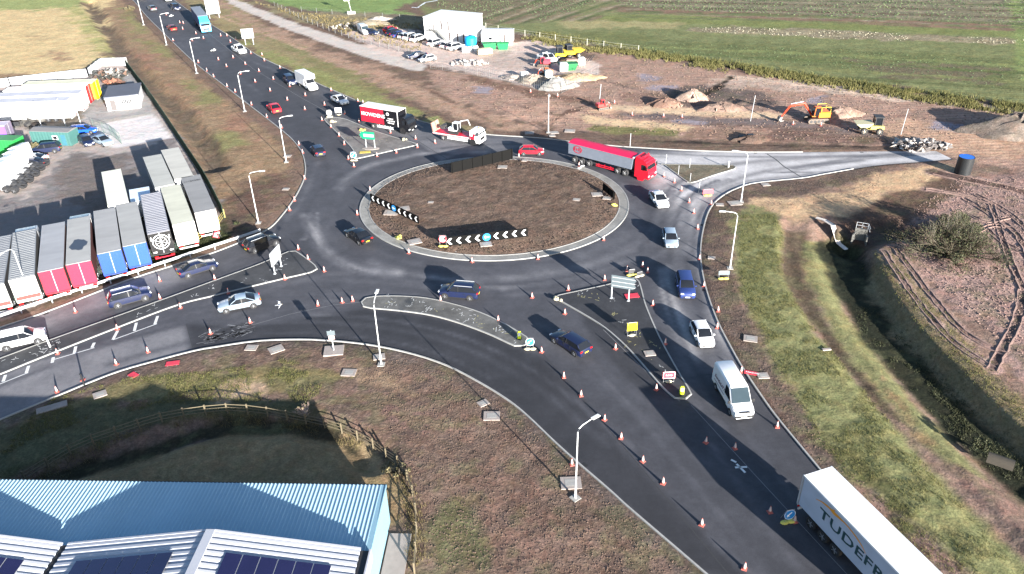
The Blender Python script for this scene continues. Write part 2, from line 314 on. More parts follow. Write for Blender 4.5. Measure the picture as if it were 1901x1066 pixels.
reg([(1150,209),(1300,218),(1470,222),(1640,246),(1650,264),(1430,240),(1250,229),(1150,217)],(122,106,98),.8,1.2,0,.5,.45)
reg([(1300,163),(1430,170),(1440,186),(1370,200),(1280,190)],(130,114,104),1,2,0,.7,.45)
reg([(1150,180),(1200,168),(1260,175),(1260,195),(1180,195)],(150,122,108),1,2,0,.7,.45)
reg([(940,195),(1050,200),(1080,230),(1000,236),(930,215)],(184,152,132),1,2,0,.5,.45)
reg([(1130,195),(1300,202),(1464,212),(1455,222),(1300,215),(1123,207)],(214,186,150),.5,1.0,0,.3)
reg([(1145,210),(1300,217),(1500,226),(1640,250),(1648,260),(1490,236),(1300,228),(1150,218)],(120,108,106),.5,.9,0,.4)
reg([(1082,215),(1200,224),(1292,237),(1282,245),(1180,238),(1082,231)],(212,184,142),.5,1.0,0,.3)
reg([(1240,168),(1300,160),(1420,168),(1445,190),(1400,200),(1350,190),(1290,200),(1230,190)],(112,98,92),1,1.8,0,.7)
reg([(1330,146),(1420,150),(1520,164),(1500,176),(1400,166),(1325,160)],(190,166,150),.8,1.4,0,.6)
reg([(1290,238),(1420,248),(1660,268),(1420,262),(1270,254)],(150,120,102),.6,1.0,.1,.6)
for P in ([(1185,137),(1228,145),(1216,153),(1188,150)],[(1203,157),(1258,160),(1240,171),(1203,169)],[(878,161),(912,162),(906,173),(884,171)],[(1498,180),(1532,177),(1522,193),(1498,190)],[(1238,221),(1312,226),(1300,231),(1238,228)],[(1735,225),(1800,232),(1780,245),(1730,238)]): reg(P,(150,144,154),.5,1,0,.05,.45)
reg([(1098,231),(1262,244),(1250,253),(1130,249),(1093,240)],(124,124,74),.6,1,.8,.4,.45)
reg([(900,251),(1010,244),(1180,260),(1400,266),(1660,273),(1735,278),(1421,284),(1175,275),(1060,265)],(116,98,86),.5,.9,.1,.6,.45)
reg([(1420,238),(1660,262),(1672,271),(1430,262)],(126,104,94),.4,.8,0,.8,.45)
# south-east quadrant
reg([(1305,420),(1400,340),(1530,325),(1700,302),(1790,297),(2300,400),(2300,1300),(1700,1200),(1450,785),(1330,600),(1300,480)],(138,114,100),.6,1,.1,.6)
reg([(1640,420),(1780,325),(2200,330),(2200,760),(1901,705),(1830,622),(1740,542),(1690,470)],(166,136,126),1,2,0,.9)
reg([(1555,402),(1660,340),(1750,318),(1800,350),(1720,400),(1640,440),(1560,452)],(108,86,72),.8,1.2,.1,.7)
reg([(1318,397),(1400,345),(1530,328),(1640,308),(1652,320),(1560,347),(1450,372),(1390,392),(1362,430),(1356,500),(1382,570),(1432,680),(1520,800),(1600,880),(1760,1066),(1690,1080),(1447,782),(1332,599),(1302,490),(1307,420)],(104,89,80),.5,.9,.05,.8)
reg([(1395,371),(1470,368),(1560,353),(1640,319),(1740,304),(1775,315),(1700,347),(1620,377),(1560,397),(1480,408),(1400,386)],(200,168,128),.8,1.2,.1,.4)
reg([(1366,396),(1400,384),(1440,398),(1457,430),(1452,500),(1480,560),(1540,640),(1640,760),(1740,880),(1860,1000),(1960,1090),(1720,1090),(1620,958),(1500,780),(1420,640),(1372,540),(1358,450)],(132,134,82),.6,.9,.8,.45)
reg([(1457,424),(1497,424),(1501,500),(1530,580),(1600,680),(1710,800),(1640,762),(1540,642),(1480,562),(1450,500)],(88,76,62),.5,.4,.2,.7)
reg([(1498,438),(1548,440),(1550,500),(1578,570),(1640,650),(1700,730),(1790,825),(1880,910),(1800,880),(1680,782),(1590,672),(1530,582),(1500,510)],(128,128,80),.6,.7,.75,.45)
reg([(1640,690),(1700,760),(1730,810),(1700,800),(1650,730)],(150,124,88),.6,1.2,.1,.4)
band(SHADE_DIP,2.6,(96,78,68),.8,1,.1,.7)
band(DITCH_R,2.8,(48,52,38),.6,.8,.6,.7)  # weedy bed; its dark colour also holds the shade of the ditch
reg([(1612,468),(1662,464),(1692,510),(1760,600),(1850,700),(2000,820),(2000,890),(1880,812),(1750,692),(1660,592),(1617,520)],(136,120,86),.6,1.2,.5,.6)
reg([(1570,900),(1620,900),(1720,990),(1850,1090),(1760,1090),(1640,970)],(140,114,102),.6,1.2,.1,.6)
reg([(1780,860),(1850,878),(1930,930),(1930,1000),(1830,930)],(138,112,100),.6,1.2,.1,.7)
reg([(1480,800),(1560,790),(1660,880),(1700,980),(1600,900)],(112,112,66),.8,2.5,.8,.8)
# south quadrant
reg([(-200,880),(0,785),(210,700),(358,660),(476,640),(615,640),(742,660),(863,705),(952,760),(1060,860),(1163,948),(1300,1066),(1420,1180),(-300,1180)],(122,101,88),.5,.8,.15,.9)
reg([(60,772),(100,740),(240,703),(400,690),(520,668),(590,686),(660,700),(600,722),(500,732),(400,722),(300,742),(200,752)],(124,116,76),.6,1.3,.7,.5)
reg([(-100,820),(0,795),(100,762),(300,744),(570,740),(610,768),(400,770),(210,818),(0,900),(-100,940)],(92,92,64),.6,1.3,.7,.5)
reg([(408,706),(482,690),(492,736),(418,736)],(188,160,130),.5,1.2,0,.4)
reg([(630,678),(720,700),(800,738),(760,742),(650,702)],(152,128,102),.6,1.4,.2,.6)
reg([(600,720),(740,730),(850,800),(760,810),(680,762)],(132,104,94),.8,1.5,.1,.9)
reg([(860,880),(1000,900),(1100,1000),(1000,1066),(900,1000)],(132,106,92),.8,2,.2,.9)
reg([(800,960),(860,940),(900,1040),(820,1066)],(112,108,74),.8,1.5,.6,.8)
band(ks,1.8,(108,94,86),.5,.7,.1,.9)
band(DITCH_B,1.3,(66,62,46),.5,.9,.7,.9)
reg([(100,895),(300,833),(420,802),(540,799),(620,816),(690,852),(740,905),(748,970),(700,990),(-50,990)],(146,124,86),.4,.5,.4,.4)
reg([(640,800),(700,830),(747,880),(765,945),(742,960),(700,880)],(176,150,108),.4,.6,.1,.6)
RUTS=[([(1640,470),(1700,560),(1770,640),(1850,690)],.3),([(1660,462),(1720,540),(1790,620),(1870,660)],.3),([(1735,320),(1800,335),(1880,352),(1960,375)],1.1),([(1790,370),(1840,400),(1890,440),(1930,520)],.35),([(1810,362),(1870,395),(1920,440)],.35),([(1720,352),(1780,362),(1850,380)],.25),([(1800,440),(1840,420),(1880,425)],.25),([(1790,395),(1830,412),(1870,405)],.25),([(1898,540),(1890,590),(1860,650),(1840,690)],.4),([(1830,425),(1860,450),(1900,470)],.25),([(1840,380),(1870,470),(1900,540)],.3)]
for _P,_w in RUTS:
    band(W(_P,5),_w+.35,(182,152,142),.3,.3,0,.6); band(W(_P,5),_w,(104,84,78),.25,.25,0,.8)
for _P,_w,_c in (([(1284,188),(1330,165),(1356,143)],.75,(48,40,36)),([(1030,225),(1060,205),(1110,190)],.35,(120,92,80)),([(1010,250),(1040,215),(1075,205)],.3,(110,85,72)),([(1200,262),(1400,270),(1660,274)],.35,(62,54,50)),([(930,190),(1000,206),(1060,222)],.3,(130,104,90)),([(780,160),(860,200),(930,235)],.3,(120,96,82)),([(640,110),(760,165),(880,222)],.35,(178,146,122)),([(380,20),(520,75),(660,130)],.35,(180,150,124)),([(1120,150),(1250,185),(1330,190)],.5,(128,106,96)),([(1650,215),(1760,225),(1900,250)],.5,(150,120,106))): band(W(_P,5),_w,_c,.4,.6,0,.6)
def gcol(Q,base=(118,97,84)):
    n=len(Q); col=np.tile(np.array(lin(base))*.78,(n,1)); tex=np.tile(np.array([.1,.6,0.]),(n,1))
    n1,n2=fbm(Q,.22,20)-.5,fbm(Q,.9,30)-.5
    for i,(P,hw,c,f,j,gr,cl,ro) in enumerate(REG):
        mn,mx=P.min(0)-hw-f-j-1,P.max(0)+hw+f+j+1
        s=np.where((Q[:,0]>mn[0])&(Q[:,0]<mx[0])&(Q[:,1]>mn[1])&(Q[:,1]<mx[1]))[0]
        if not len(s): continue
        q=Q[s]; d=(dline(q,P)-hw) if hw else sdf(q,P)
        sc=1+np.clip((q[:,1]-60)/120,0,2)*.6
        d=d+(n1[s]*2.2+n2[s]*1.3)*j*sc
        a=np.clip(.5-d/(2*f),0,1)[:,None]; a=a*a*(3-2*a)
        col[s]=col[s]*(1-a)+np.array(c)*a; tex[s]=tex[s]*(1-a)+np.array([gr,cl,ro])*a
    s=np.clip(tex[:,1]*1.6-.6,0,1); wd=np.clip((fbm(Q,.55,80)-.56)*9,0,1)*s*.5; wd2=np.clip((fbm(Q,.3,90)-.57)*9,0,1)*s*.45; wd3=np.clip((fbm(Q,.8,95)-.6)*9,0,1)*s*.5
    col=col*(1-wd[:,None])+np.array(lin((112,114,74)))*.78*wd[:,None]; tex[:,0]=np.maximum(tex[:,0],wd); col=col*(1-.45*wd2[:,None]); col=col*(1+.5*wd3[:,None])
    g=col@np.array([.3,.5,.2]); col=g[:,None]+(col-g[:,None])*(.84-.06*tex[:,:1]); col*=np.array([1.02,.99,.97])
    return col,tex
def attrs(me,col,tex):
    n=len(col); a=me.attributes.new('col','FLOAT_COLOR','POINT'); a.data.foreach_set('color',np.c_[col,np.ones(n)].astype('f').ravel())
    a=me.attributes.new('tex','FLOAT_COLOR','POINT'); a.data.foreach_set('color',np.c_[tex,np.ones(n)].astype('f').ravel())
def nodes_mat(name):
    m=bpy.data.materials.new(name); m.use_nodes=True; n=m.node_tree; b=n.nodes['Principled BSDF']; b.inputs['Specular IOR Level'].default_value=.1; b.inputs['Roughness'].default_value=.95
    return m,n,b
def N(n,t,**kw):
    o=n.nodes.new(t)
    for k,v in kw.items():
        if k.startswith('_'): setattr(o,k[1:],v)
        else: o.inputs[k.replace('_',' ')].default_value=v
    return o
def math_(n,op,a,b=None,clamp=False):
    o=n.nodes.new('ShaderNodeMath'); o.operation=op; o.use_clamp=clamp
    for i,v in enumerate((a,b)):
        if v is None: continue
        if isinstance(v,(int,float)): o.inputs[i].default_value=v
        else: n.links.new(v,o.inputs[i])
    return o.outputs[0]
def mixc(n,f,a,b,mode='MIX'):
    o=n.nodes.new('ShaderNodeMix'); o.data_type='RGBA'; o.blend_type=mode
    for i,v in ((0,f),(6,a),(7,b)):
        if isinstance(v,(int,float)): o.inputs[i].default_value=v
        elif isinstance(v,tuple): o.inputs[i].default_value=(*v,1)
        else: n.links.new(v,o.inputs[i])
    return o.outputs[2]
def ground_material():
    m,n,b=nodes_mat('ground_earth_and_grass'); L=n.links.new
    tc=N(n,'ShaderNodeTexCoord').outputs['Object']; ac=N(n,'ShaderNodeAttribute',_attribute_name='col'); at=N(n,'ShaderNodeAttribute',_attribute_name='tex')
    sp=N(n,'ShaderNodeSeparateColor'); L(at.outputs['Color'],sp.inputs[0]); gr,cl,ro=sp.outputs
    def noise(s,d=4,r=.6,w=0):
        o=N(n,'ShaderNodeTexNoise',Scale=s,Detail=d,Roughness=r,Distortion=w); L(tc,o.inputs['Vector']); return o
    big,mid,fine=noise(.25,5,.65,.3),noise(1.3,5,.65,.4),noise(6.0,4,.7)
    def ramp(x,lo,hi,a,c):
        o=N(n,'ShaderNodeMapRange',From_Min=lo,From_Max=hi,To_Min=a,To_Max=c); L(x,o.inputs['Value']); return o.outputs[0]
    f=math_(n,'MULTIPLY',ramp(big.outputs[0],.3,.7,.82,1.18),ramp(mid.outputs[0],.3,.7,.78,1.22))
    fin=ramp(fine.outputs[0],.3,.7,.7,1.3)
    v=N(n,'ShaderNodeTexVoronoi',Scale=2.6); L(tc,v.inputs['Vector']); clod=ramp(v.outputs['Distance'],.1,.6,1.12,.82)
    f=math_(n,'MULTIPLY',f,fin); f=math_(n,'ADD',math_(n,'MULTIPLY',math_(n,'SUBTRACT',f,1.),math_(n,'ADD',math_(n,'ADD',cl,gr),.2,True)),1.)
    f2=math_(n,'MULTIPLY',f,math_(n,'ADD',math_(n,'MULTIPLY',cl,math_(n,'SUBTRACT',clod,1.)),1.))
    c=mixc(n,1.0,ac.outputs['Color'],f2,'MULTIPLY')
    # grass: tufts of straw and of deeper green, bare earth between
    tuft=N(n,'ShaderNodeTexNoise',Scale=3.2,Detail=5,Roughness=.75); L(tc,tuft.inputs['Vector'])
    t1=math_(n,'MULTIPLY',ramp(tuft.outputs[0],.52,.68,0,1),gr); t2=math_(n,'MULTIPLY',ramp(tuft.outputs[0],.48,.34,0,1),gr)
    c=mixc(n,math_(n,'MULTIPLY',t1,.55,True),c,mixc(n,1.0,c,(1.28,1.2,1.06),'MULTIPLY')); c=mixc(n,math_(n,'MULTIPLY',t2,.75,True),c,mixc(n,1.0,c,(.5,.58,.5),'MULTIPLY'))
    hue=noise(.55,5,.7,.5); hue2=noise(.9,5,.7,.3)
    c=mixc(n,ramp(hue.outputs[0],.45,.7,0,.8),c,mixc(n,1.0,c,(1.2,.98,.92),'MULTIPLY')); c=mixc(n,ramp(hue2.outputs[0],.5,.72,0,.8),c,mixc(n,1.0,c,(.78,.86,.74),'MULTIPLY'))
    mpr=N(n,'ShaderNodeMapping'); mpr.inputs['Rotation'].default_value=(0,0,R_(ROWANG)); mpr.inputs['Scale'].default_value=(.12,1.3,1); L(tc,mpr.inputs[0]); stn=N(n,'ShaderNodeTexNoise',Scale=1.0,Detail=6,Roughness=.75); L(mpr.outputs[0],stn.inputs['Vector'])
    c=mixc(n,math_(n,'MULTIPLY',ro,ramp(stn.outputs[0],.42,.62,0,.8)),c,mixc(n,1.0,c,(1.5,1.35,1.25),'MULTIPLY'))
    # crop rows
    mp=N(n,'ShaderNodeMapping'); mp.inputs['Rotation'].default_value=(0,0,R_(ROWANG)); L(tc,mp.inputs[0])
    wv=N(n,'ShaderNodeTexWave',Scale=.26,Distortion=1.2,Detail=2,_bands_direction='Y'); wv.inputs['Detail Scale'].default_value=2.0; L(mp.outputs[0],wv.inputs['Vector'])
    c=mixc(n,math_(n,'MULTIPLY',ro,ramp(wv.outputs[0],.35,.7,0,.75)),c,mixc(n,1.0,c,(.62,.52,.5),'MULTIPLY'))
    L(c,b.inputs['Base Color'])
    h=math_(n,'ADD',math_(n,'MULTIPLY',fine.outputs[0],.5),math_(n,'ADD',math_(n,'MULTIPLY',mid.outputs[0],1.2),math_(n,'MULTIPLY',math_(n,'MULTIPLY',cl,clod),.7)))
    bp=N(n,'ShaderNodeBump',Strength=.42,Distance=.18); L(h,bp.inputs['Height']); L(bp.outputs[0],b.inputs['Normal']); return m
ROWANG=-3.0
GROUND=ground_material()
# ground sheet: rows get coarser with distance
ys=[14.]; 
while ys[-1]<330: ys.append(ys[-1]+max(.26,(ys[-1]-14)*.0042))
ys=np.array(ys+[345,370,410,480,600,800,1100,1600]); nx=470
hw=.74*ys+34; u=np.linspace(-1,1,nx)
QX=hw[:,None]*u[None,:]; QY=np.repeat(ys[:,None],nx,1); Q=np.c_[QX.ravel(),QY.ravel()]
zz=GZ(Q); me=bpy.data.meshes.new('ground'); ny=len(ys)
idx=np.arange(ny*nx).reshape(ny,nx); F=np.stack([idx[:-1,:-1],idx[:-1,1:],idx[1:,1:],idx[1:,:-1]],-1).reshape(-1,4)
me.vertices.add(len(Q)); me.vertices.foreach_set('co',np.c_[Q,zz].astype('f').ravel())
me.loops.add(F.size); me.loops.foreach_set('vertex_index',F.ravel().astype('i')); me.polygons.add(len(F)); me.polygons.foreach_set('loop_start',np.arange(0,F.size,4,dtype='i'))
me.polygons.foreach_set('use_smooth',np.ones(len(F),bool)); me.update(calc_edges=True)
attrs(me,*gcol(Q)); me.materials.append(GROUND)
go=bpy.data.objects.new('ground',me); COL.objects.link(go); struct(go,label='ground of brown soil, grass verges, fields and yards',cat='ground')
# ---------------------------------------------------------------- flat sheets cut to an outline
def sheet(name,P,z,step,mat,colf,kind='structure',label=None,dome=0):
    P=resample(np.vstack([P,P[:1]]),min(step*1.5,.8))[:-1]; mn,mx=P.min(0),P.max(0)
    gx,gy=np.meshgrid(np.arange(mn[0],mx[0],step),np.arange(mn[1],mx[1],step)); gx=gx+(np.arange(gx.shape[0])%2)[:,None]*step/2
    q=np.c_[gx.ravel(),gy.ravel()]; q=q[sdf(q,P)<-step*.4]
    n=len(P); vs=[Vector(p) for p in np.vstack([P,q])]
    r=delaunay_2d_cdt(vs,[(i,(i+1)%n) for i in range(n)],[],1,1e-4)
    v=np.array([tuple(p) for p in r[0]]); fs=[tuple(f) for f in r[2]]
    zz=np.full(len(v),float(z))
    if dome: zz+=dome*np.clip(-sdf(v,P)/4,0,1)+(fbm(v,.9,4)-.5)*.16*np.clip(-sdf(v,P)/.6,0,1)
    me=bpy.data.meshes.new(name); me.from_pydata([(a[0],a[1],b) for a,b in zip(v,zz)],[],fs); c,t=colf(v); attrs(me,c,t); me.materials.append(mat)
    me.polygons.foreach_set('use_smooth',np.ones(len(fs),bool))
    bm=bmesh.new(); bm.from_mesh(me); bmesh.ops.recalc_face_normals(bm,faces=bm.faces)
    if sum(f.normal.z for f in bm.faces)<0: bmesh.ops.reverse_faces(bm,faces=bm.faces)
    bm.to_mesh(me); bm.free()
    o=bpy.data.objects.new(name,me); COL.objects.link(o)
    return struct(o,kind,label) if kind else o
TONE=[]   # (points, half width or 0, tone, feather, strength): lighter dusty or darker fresh surfacing
def patch(P,t,f=.35,s=1.): TONE.append((GA(P),0,t,f,s))
def streak(P,w_,t,s=1.,f=None): TONE.append((W(P,5),w_*.35,t,f or w_*.8,s))
patch([(-150,846),(0,780),(210,694),(358,652),(346,602),(215,638),(63,672),(0,699),(-150,752)],.72)
patch([(-150,655),(0,608),(243,519),(330,490),(350,520),(140,592),(0,648),(-150,700)],.75,.8)
patch([(1205,440),(1290,395),(1303,470),(1312,541),(1357,650),(1363,692),(1302,696),(1258,640),(1215,560),(1198,500)],.05,.5)
patch([(1222,500),(1240,495),(1262,560),(1300,640),(1290,690),(1258,640),(1225,560)],1.2,.7,1)
patch([(1290,470),(1302,460),(1312,541),(1357,650),(1362,690),(1340,690),(1320,600)],1.3,.7,1)
patch([(1196,284),(1300,280),(1420,282),(1780,276),(1780,300),(1620,309),(1489,333),(1365,353),(1317,390),(1301,445),(1276,420),(1240,365),(1206,325)],1.5,1.4)
patch([(705,196),(770,215),(900,252),(965,254),(990,272),(880,286),(800,264),(776,266),(690,236)],.5,.8)
patch([(775,262),(830,258),(900,266),(860,284),(818,300)],.62,.3)
patch([(357,651),(345,602),(470,606),(600,586),(680,573),(800,588),(900,615),(958,646),(1010,660),(1080,735),(1200,880),(1400,1080),(1300,1060),(1163,941),(1031,823),(952,751),(863,696),(742,653),(615,634),(476,635)],-.72,.4)
patch([(1258,642),(1302,696),(1364,692),(1447,782),(1521,872),(1600,968),(1700,1080),(1600,1090),(1500,965),(1400,862),(1290,748),(1284,730)],-.35,.5)
patch([(1040,545),(1130,520),(1185,490),(1205,500),(1185,518),(1134,528),(1036,549)],-.45,.3)
patch([(540,430),(590,420),(600,445),(590,500),(552,469),(541,466),(500,480)],-.15,.5)
patch([(1070,568),(1125,600),(1195,680),(1250,740),(1200,740),(1130,665),(1090,612)],-.55,.4)
patch([(1010,655),(1080,640),(1200,745),(1290,748),(1400,862),(1500,965),(1600,1090),(1420,1090),(1200,880),(1080,735)],-.2,1.2)
patch([(430,90),(560,150),(615,205),(660,300),(560,260),(400,140)],-.25,1.)
for P,w_,t,s in (([(632,350),(650,328),(690,307),(760,290),(830,281),(900,283)],1.2,1.1,1.),([(640,330),(700,296),(780,280),(860,276)],.8,.6,.6),
  ([(690,487),(760,508),(850,519),(950,516),(1040,504),(1120,484),(1185,455),(1212,430)],1.4,.8,.9),([(800,514),(870,526),(936,535)],.7,1.2,1.),([(936,535),(1030,520),(1100,504),(1190,478)],.8,.9,.8),
  ([(566,400),(578,420),(588,438),(600,462),(640,490),(690,504),(740,508)],1.1,1.15,1.),([(555,446),(585,438),(590,424),(588,395)],.3,.9,.9),([(575,415),(565,445)],.3,.9,.7),
  ([(420,560),(520,532),(600,512),(690,504)],.7,.5,.6),([(390,615),(530,574),(640,556),(720,548),(830,552)],.5,.5,.6),
  ([(1195,310),(1236,365),(1262,410),(1285,465)],2.4,1.2,.9),([(1168,400),(1172,380),(1164,352),(1140,330)],.7,.7,.7),
  ([(1000,600),(1060,640),(1120,700),(1200,790),(1300,910),(1420,1060)],.5,.35,.7),([(1283,745),(1340,790),(1400,850)],.5,.5,.6),([(1240,600),(1270,680),(1300,760)],.5,.5,.5),
  ([(590,300),(575,340),(558,375),(530,410)],.7,.5,.6),([(350,30),(450,120),(560,195),(640,300)],.7,-.3,.6),([(320,30),(420,120),(520,200),(600,290),(600,350)],.6,-.35,.6),
  ([(470,115),(560,150),(640,185),(700,215)],.6,.35,.6),([(520,470),(430,500),(320,545),(180,600),(60,645)],.5,-.3,.7),([(480,465),(380,500),(250,550),(120,595)],.7,.45,.6),
  ([(700,452),(760,477),(835,491),(920,497),(1000,490),(1060,475)],.8,-.4,.7),([(1240,345),(1330,310),(1500,293),(1680,287)],1.0,.25,.6),([(1300,360),(1420,318),(1600,298)],.8,.2,.6)): streak(P,w_,t,s)
def lanes(P,offs,rng=np.random.default_rng(11)):   # polish and dust left by tyres, running with the lanes
    P=resample(P,1.5); t=np.gradient(P,axis=0); t/=np.hypot(*t.T)[:,None]; nn=np.c_[-t[:,1],t[:,0]]; n=len(P)
    for o in offs:
        for _ in range(2):
            a=rng.integers(0,max(1,n-12)); b=min(n,a+rng.integers(10,34)); L=P[a:b]+nn[a:b]*o
            if len(L)>3: TONE.append((L,rng.uniform(.08,.3),rng.choice([-.32,-.22,.3,.42]),rng.uniform(.25,.6),rng.uniform(.35,.75)))
lanes(ks,np.arange(1.2,13,.75)); lanes(ke[:80],np.arange(1.0,8,.7)); lanes(kn,np.arange(1.2,11,.8)); lanes(kw,np.arange(1.2,9,.8)); lanes(ke,np.arange(1,6,.9))
for _o in np.arange(1.0,9,.8): lanes(np.vstack([ringpts(_o),ringpts(_o)[:1]]),[0.])
def roadcol(q,base=.058):
    t=np.zeros(len(q)); n1=(fbm(q,.35,50)-.5); n2=(fbm(q,1.2,60)-.5)
    for P,hw,tt,f,s in TONE:
        mn,mx=P.min(0)-hw-f-2,P.max(0)+hw+f+2; k=np.where((q[:,0]>mn[0])&(q[:,0]<mx[0])&(q[:,1]>mn[1])&(q[:,1]<mx[1]))[0]
        if not len(k): continue
        d=(dline(q[k],P)-hw) if hw else sdf(q[k],P); a=np.clip(.5-d/(2*f),0,1)*s
        if hw: a*=.6+1.0*np.clip(n1[k]+.4,0,1)
        t[k]=t[k]*(1-a)+tt*a
    t+=n1*.35+n2*.15
    v=base*np.exp(np.where(t>0,t*1.25,t*.95)); g=np.clip(t/1.2,0,1)
    return np.c_[v*(.98+.1*g),v*(.98+.05*g),v*(1.12-.1*g)],np.tile([0.,.2,0.],(len(q),1))
def asphalt():
    m,n,b=nodes_mat('asphalt'); L=n.links.new; tc=N(n,'ShaderNodeTexCoord').outputs['Object']; ac=N(n,'ShaderNodeAttribute',_attribute_name='col')
    def noise(s,d,r):
        o=N(n,'ShaderNodeTexNoise',Scale=s,Detail=d,Roughness=r); L(tc,o.inputs['Vector']); return o.outputs[0]
    a,c,e=noise(.5,6,.7),noise(2.2,5,.75),noise(14,3,.7)
    def ramp(x,lo,hi,p,q):
        o=N(n,'ShaderNodeMapRange',From_Min=lo,From_Max=hi,To_Min=p,To_Max=q); L(x,o.inputs['Value']); return o.outputs[0]
    f=math_(n,'MULTIPLY',math_(n,'MULTIPLY',ramp(a,.3,.7,.84,1.16),ramp(c,.3,.7,.88,1.12)),ramp(e,.3,.7,.8,1.2))
    L(mixc(n,1.0,ac.outputs['Color'],f,'MULTIPLY'),b.inputs['Base Color']); b.inputs['Roughness'].default_value=.8; b.inputs['Specular IOR Level'].default_value=.3
    bp=N(n,'ShaderNodeBump',Strength=.25,Distance=.03); L(math_(n,'ADD',e,c),bp.inputs['Height']); L(bp.outputs[0],b.inputs['Normal']); return m
ASPH=asphalt()
sheet('road',ROADP,0.0,.5,ASPH,roadcol,label='dark asphalt roundabout and its approach roads')
def flat(c,n_=.25,k=.72,tex=(0,.2,0)):
    c=np.array(lin(c))*k; c=c.mean()+(c-c.mean())*.85
    return lambda q:(c*(1+(fbm(q,.6,70)-.5)[:,None]*n_*2+(fbm(q,2.2,75)-.5)[:,None]*n_),np.tile(np.array(tex,float),(len(q),1)))
def soil(q):
    c,t=flat((122,101,86),.3)(q); t[:]=(.05,1.0,0); return c,t
sheet('traffic_island',isl['left'],.1,.5,ASPH,flat((72,72,74),.35),label='long dark tarmac splitter island on the west approach')
sheet('traffic_island',isl['kid'],.1,.5,ASPH,flat((112,110,106),.4),label='curved dusty grey island beside the slip lane')
sheet('traffic_island',isl['se'],.1,.5,ASPH,flat((62,62,66),.3),label='dark tarmac splitter island carrying a yellow sign')
sheet('traffic_island',isl['top'],.1,.5,ASPH,flat((128,123,118),.5),label='dusty grey splitter island with the green sign')
sheet('traffic_island',isl['east'],.1,.5,GROUND,flat((150,140,118),.3,.5,(.4,.4,0)),label='small triangular earth island on the pale east arm')
sheet('roundabout_apron',ring_o,.1,.6,ASPH,flat((150,147,140),.3),label='pale concrete apron round the central island')
sheet('roundabout_island',ring_i,.11,.3,GROUND,soil,label='round central island of bare brown soil',dome=.25)
# kerbs
def kerb(P,closed=False,w_=.15,h=.12,name='kerb',label='pale concrete kerb',z0=0.0,jit=True):
    P=resample(np.vstack([P,P[:1]]) if closed else P,1.0); n=len(P)
    if closed: P=P[:-1]; n-=1
    b=MB(); R1=[]
    for i in range(n):
        a,c=P[(i-1)%n] if closed or i>0 else P[i],P[(i+1)%n] if closed or i<n-1 else P[i]
        t=(c-a)/np.hypot(*(c-a)); nn=np.array([-t[1],t[0]])*w_/2; p=P[i]
        R1.append([(p[0]-nn[0],p[1]-nn[1],z0-.05),(p[0]-nn[0],p[1]-nn[1],z0+h),(p[0]+nn[0],p[1]+nn[1],z0+h),(p[0]+nn[0],p[1]+nn[1],z0-.05)])
    if closed: R1.append(R1[0])
    b.loft(R1,0,not closed,False); return struct(b.obj(name,KERBM),label=label)
for P,l in ((ks,'south'),(kw,'west')): kerb(P,label=f'pale kerb along the {l} side of the roundabout')
kerb(ke[:-12],label='pale kerb along the east side of the roundabout'); kerb(kn[8:],label='pale kerb along the north-east side of the roundabout')
for k,l in (('left','west splitter island'),('kid','curved slip lane island'),('se','south-east splitter island'),('top','north splitter island'),('east','small east island')): kerb(isl[k],True,label=f'pale kerb round the {l}')
kerb(ring_o,True,label='outer kerb of the roundabout apron'); kerb(ring_i,True,.12,.14,label='inner kerb of the roundabout apron')
# painted marks
ROADW=M('road_paint_white',(.6,.6,.58),.7,var=.35,sc=6); ROADY=M('survey_paint_yellow',(.4,.36,.16),.8,var=.4,sc=8)
def line(L,w_,mat,name,label,z=.004):
    b=MB()
    for P in L:
        g=GA(P) if not isinstance(P,np.ndarray) else P
        for a,c in zip(g[:-1],g[1:]):
            t=(c-a)/(np.hypot(*(c-a))+1e-9); nn=np.array([-t[1],t[0]])*w_/2; a2,c2=a-t*w_*.2,c+t*w_*.2
            b.quad((*(a2-nn),z),(*(c2-nn),z),(*(c2+nn),z),(*(a2+nn),z))
    return struct(b.obj(name,mat),label=label)
line([[(210,631),(291,601.4)],[(98.8,668),(174.8,645.7)],[(0,713),(52,692)]],.12,ROADW,'road_marking','white bay lines painted on the west road')
line([[(210,630),(218,615)],[(249.5,614),(253,600)],[(287.5,601.6),(292.6,587.5)],[(138,656),(140.6,644)],[(171,645),(174.8,637)],[(97,673),(99,664)],[(6,708),(10,697)],[(49,692),(53,680)]],.3,ROADW,'road_marking','short white bar marks on the west road',.008)
line([[(1365.5,868),(1386,867)],[(1368,862),(1383,877)]],.2,ROADW,'road_marking','white cross sprayed on the south-east road')
line([[(1358,854),(1366,858)]],.2,ROADW,'road_marking','short white dash sprayed above the cross')
line([[(1302,283.5),(1420,285.2)]],.12,ROADW,'road_marking','white edge line on the pale east arm')
line([[(1424,286),(1440,296),(1455,309),(1489,330)]],.22,M('joint_tar',(.05,.05,.05),.8),'tar_joint','dark tar joint across the pale east arm')
_g=[]
for _K,_o in ((ks,.35),(kw,.35),(kn,.35),(ke,.35)):
    _R=resample(_K,1.0)
    for _i in range(12,len(_R)-12,17):
        _t=_R[_i+1]-_R[_i]; _t/=np.hypot(*_t); _c=_R[_i]+np.array([-_t[1],_t[0]])*_o; _g.append(np.array([_c-_t*.2,_c+_t*.2]))
line(_g,.32,M('gully_iron',(.015,.015,.015),.7,var=.3),'gully_grates','dark gully grates along the kerbs',.006)['kind']='stuff'
_m=[];_y=[]
def scrawl(poly,n,out):
    P=isl[poly]; mn,mx=P.min(0),P.max(0); k=0
    while k<n:
        q=RNG.uniform(mn,mx)
        if sdf(q[None],P)[0]>-.7: continue
        k+=1
        for _ in range(RNG.integers(3,8)):
            a=q+RNG.normal(0,.35,2); out.append(np.array([a,a+RNG.normal(0,.22,2)]))
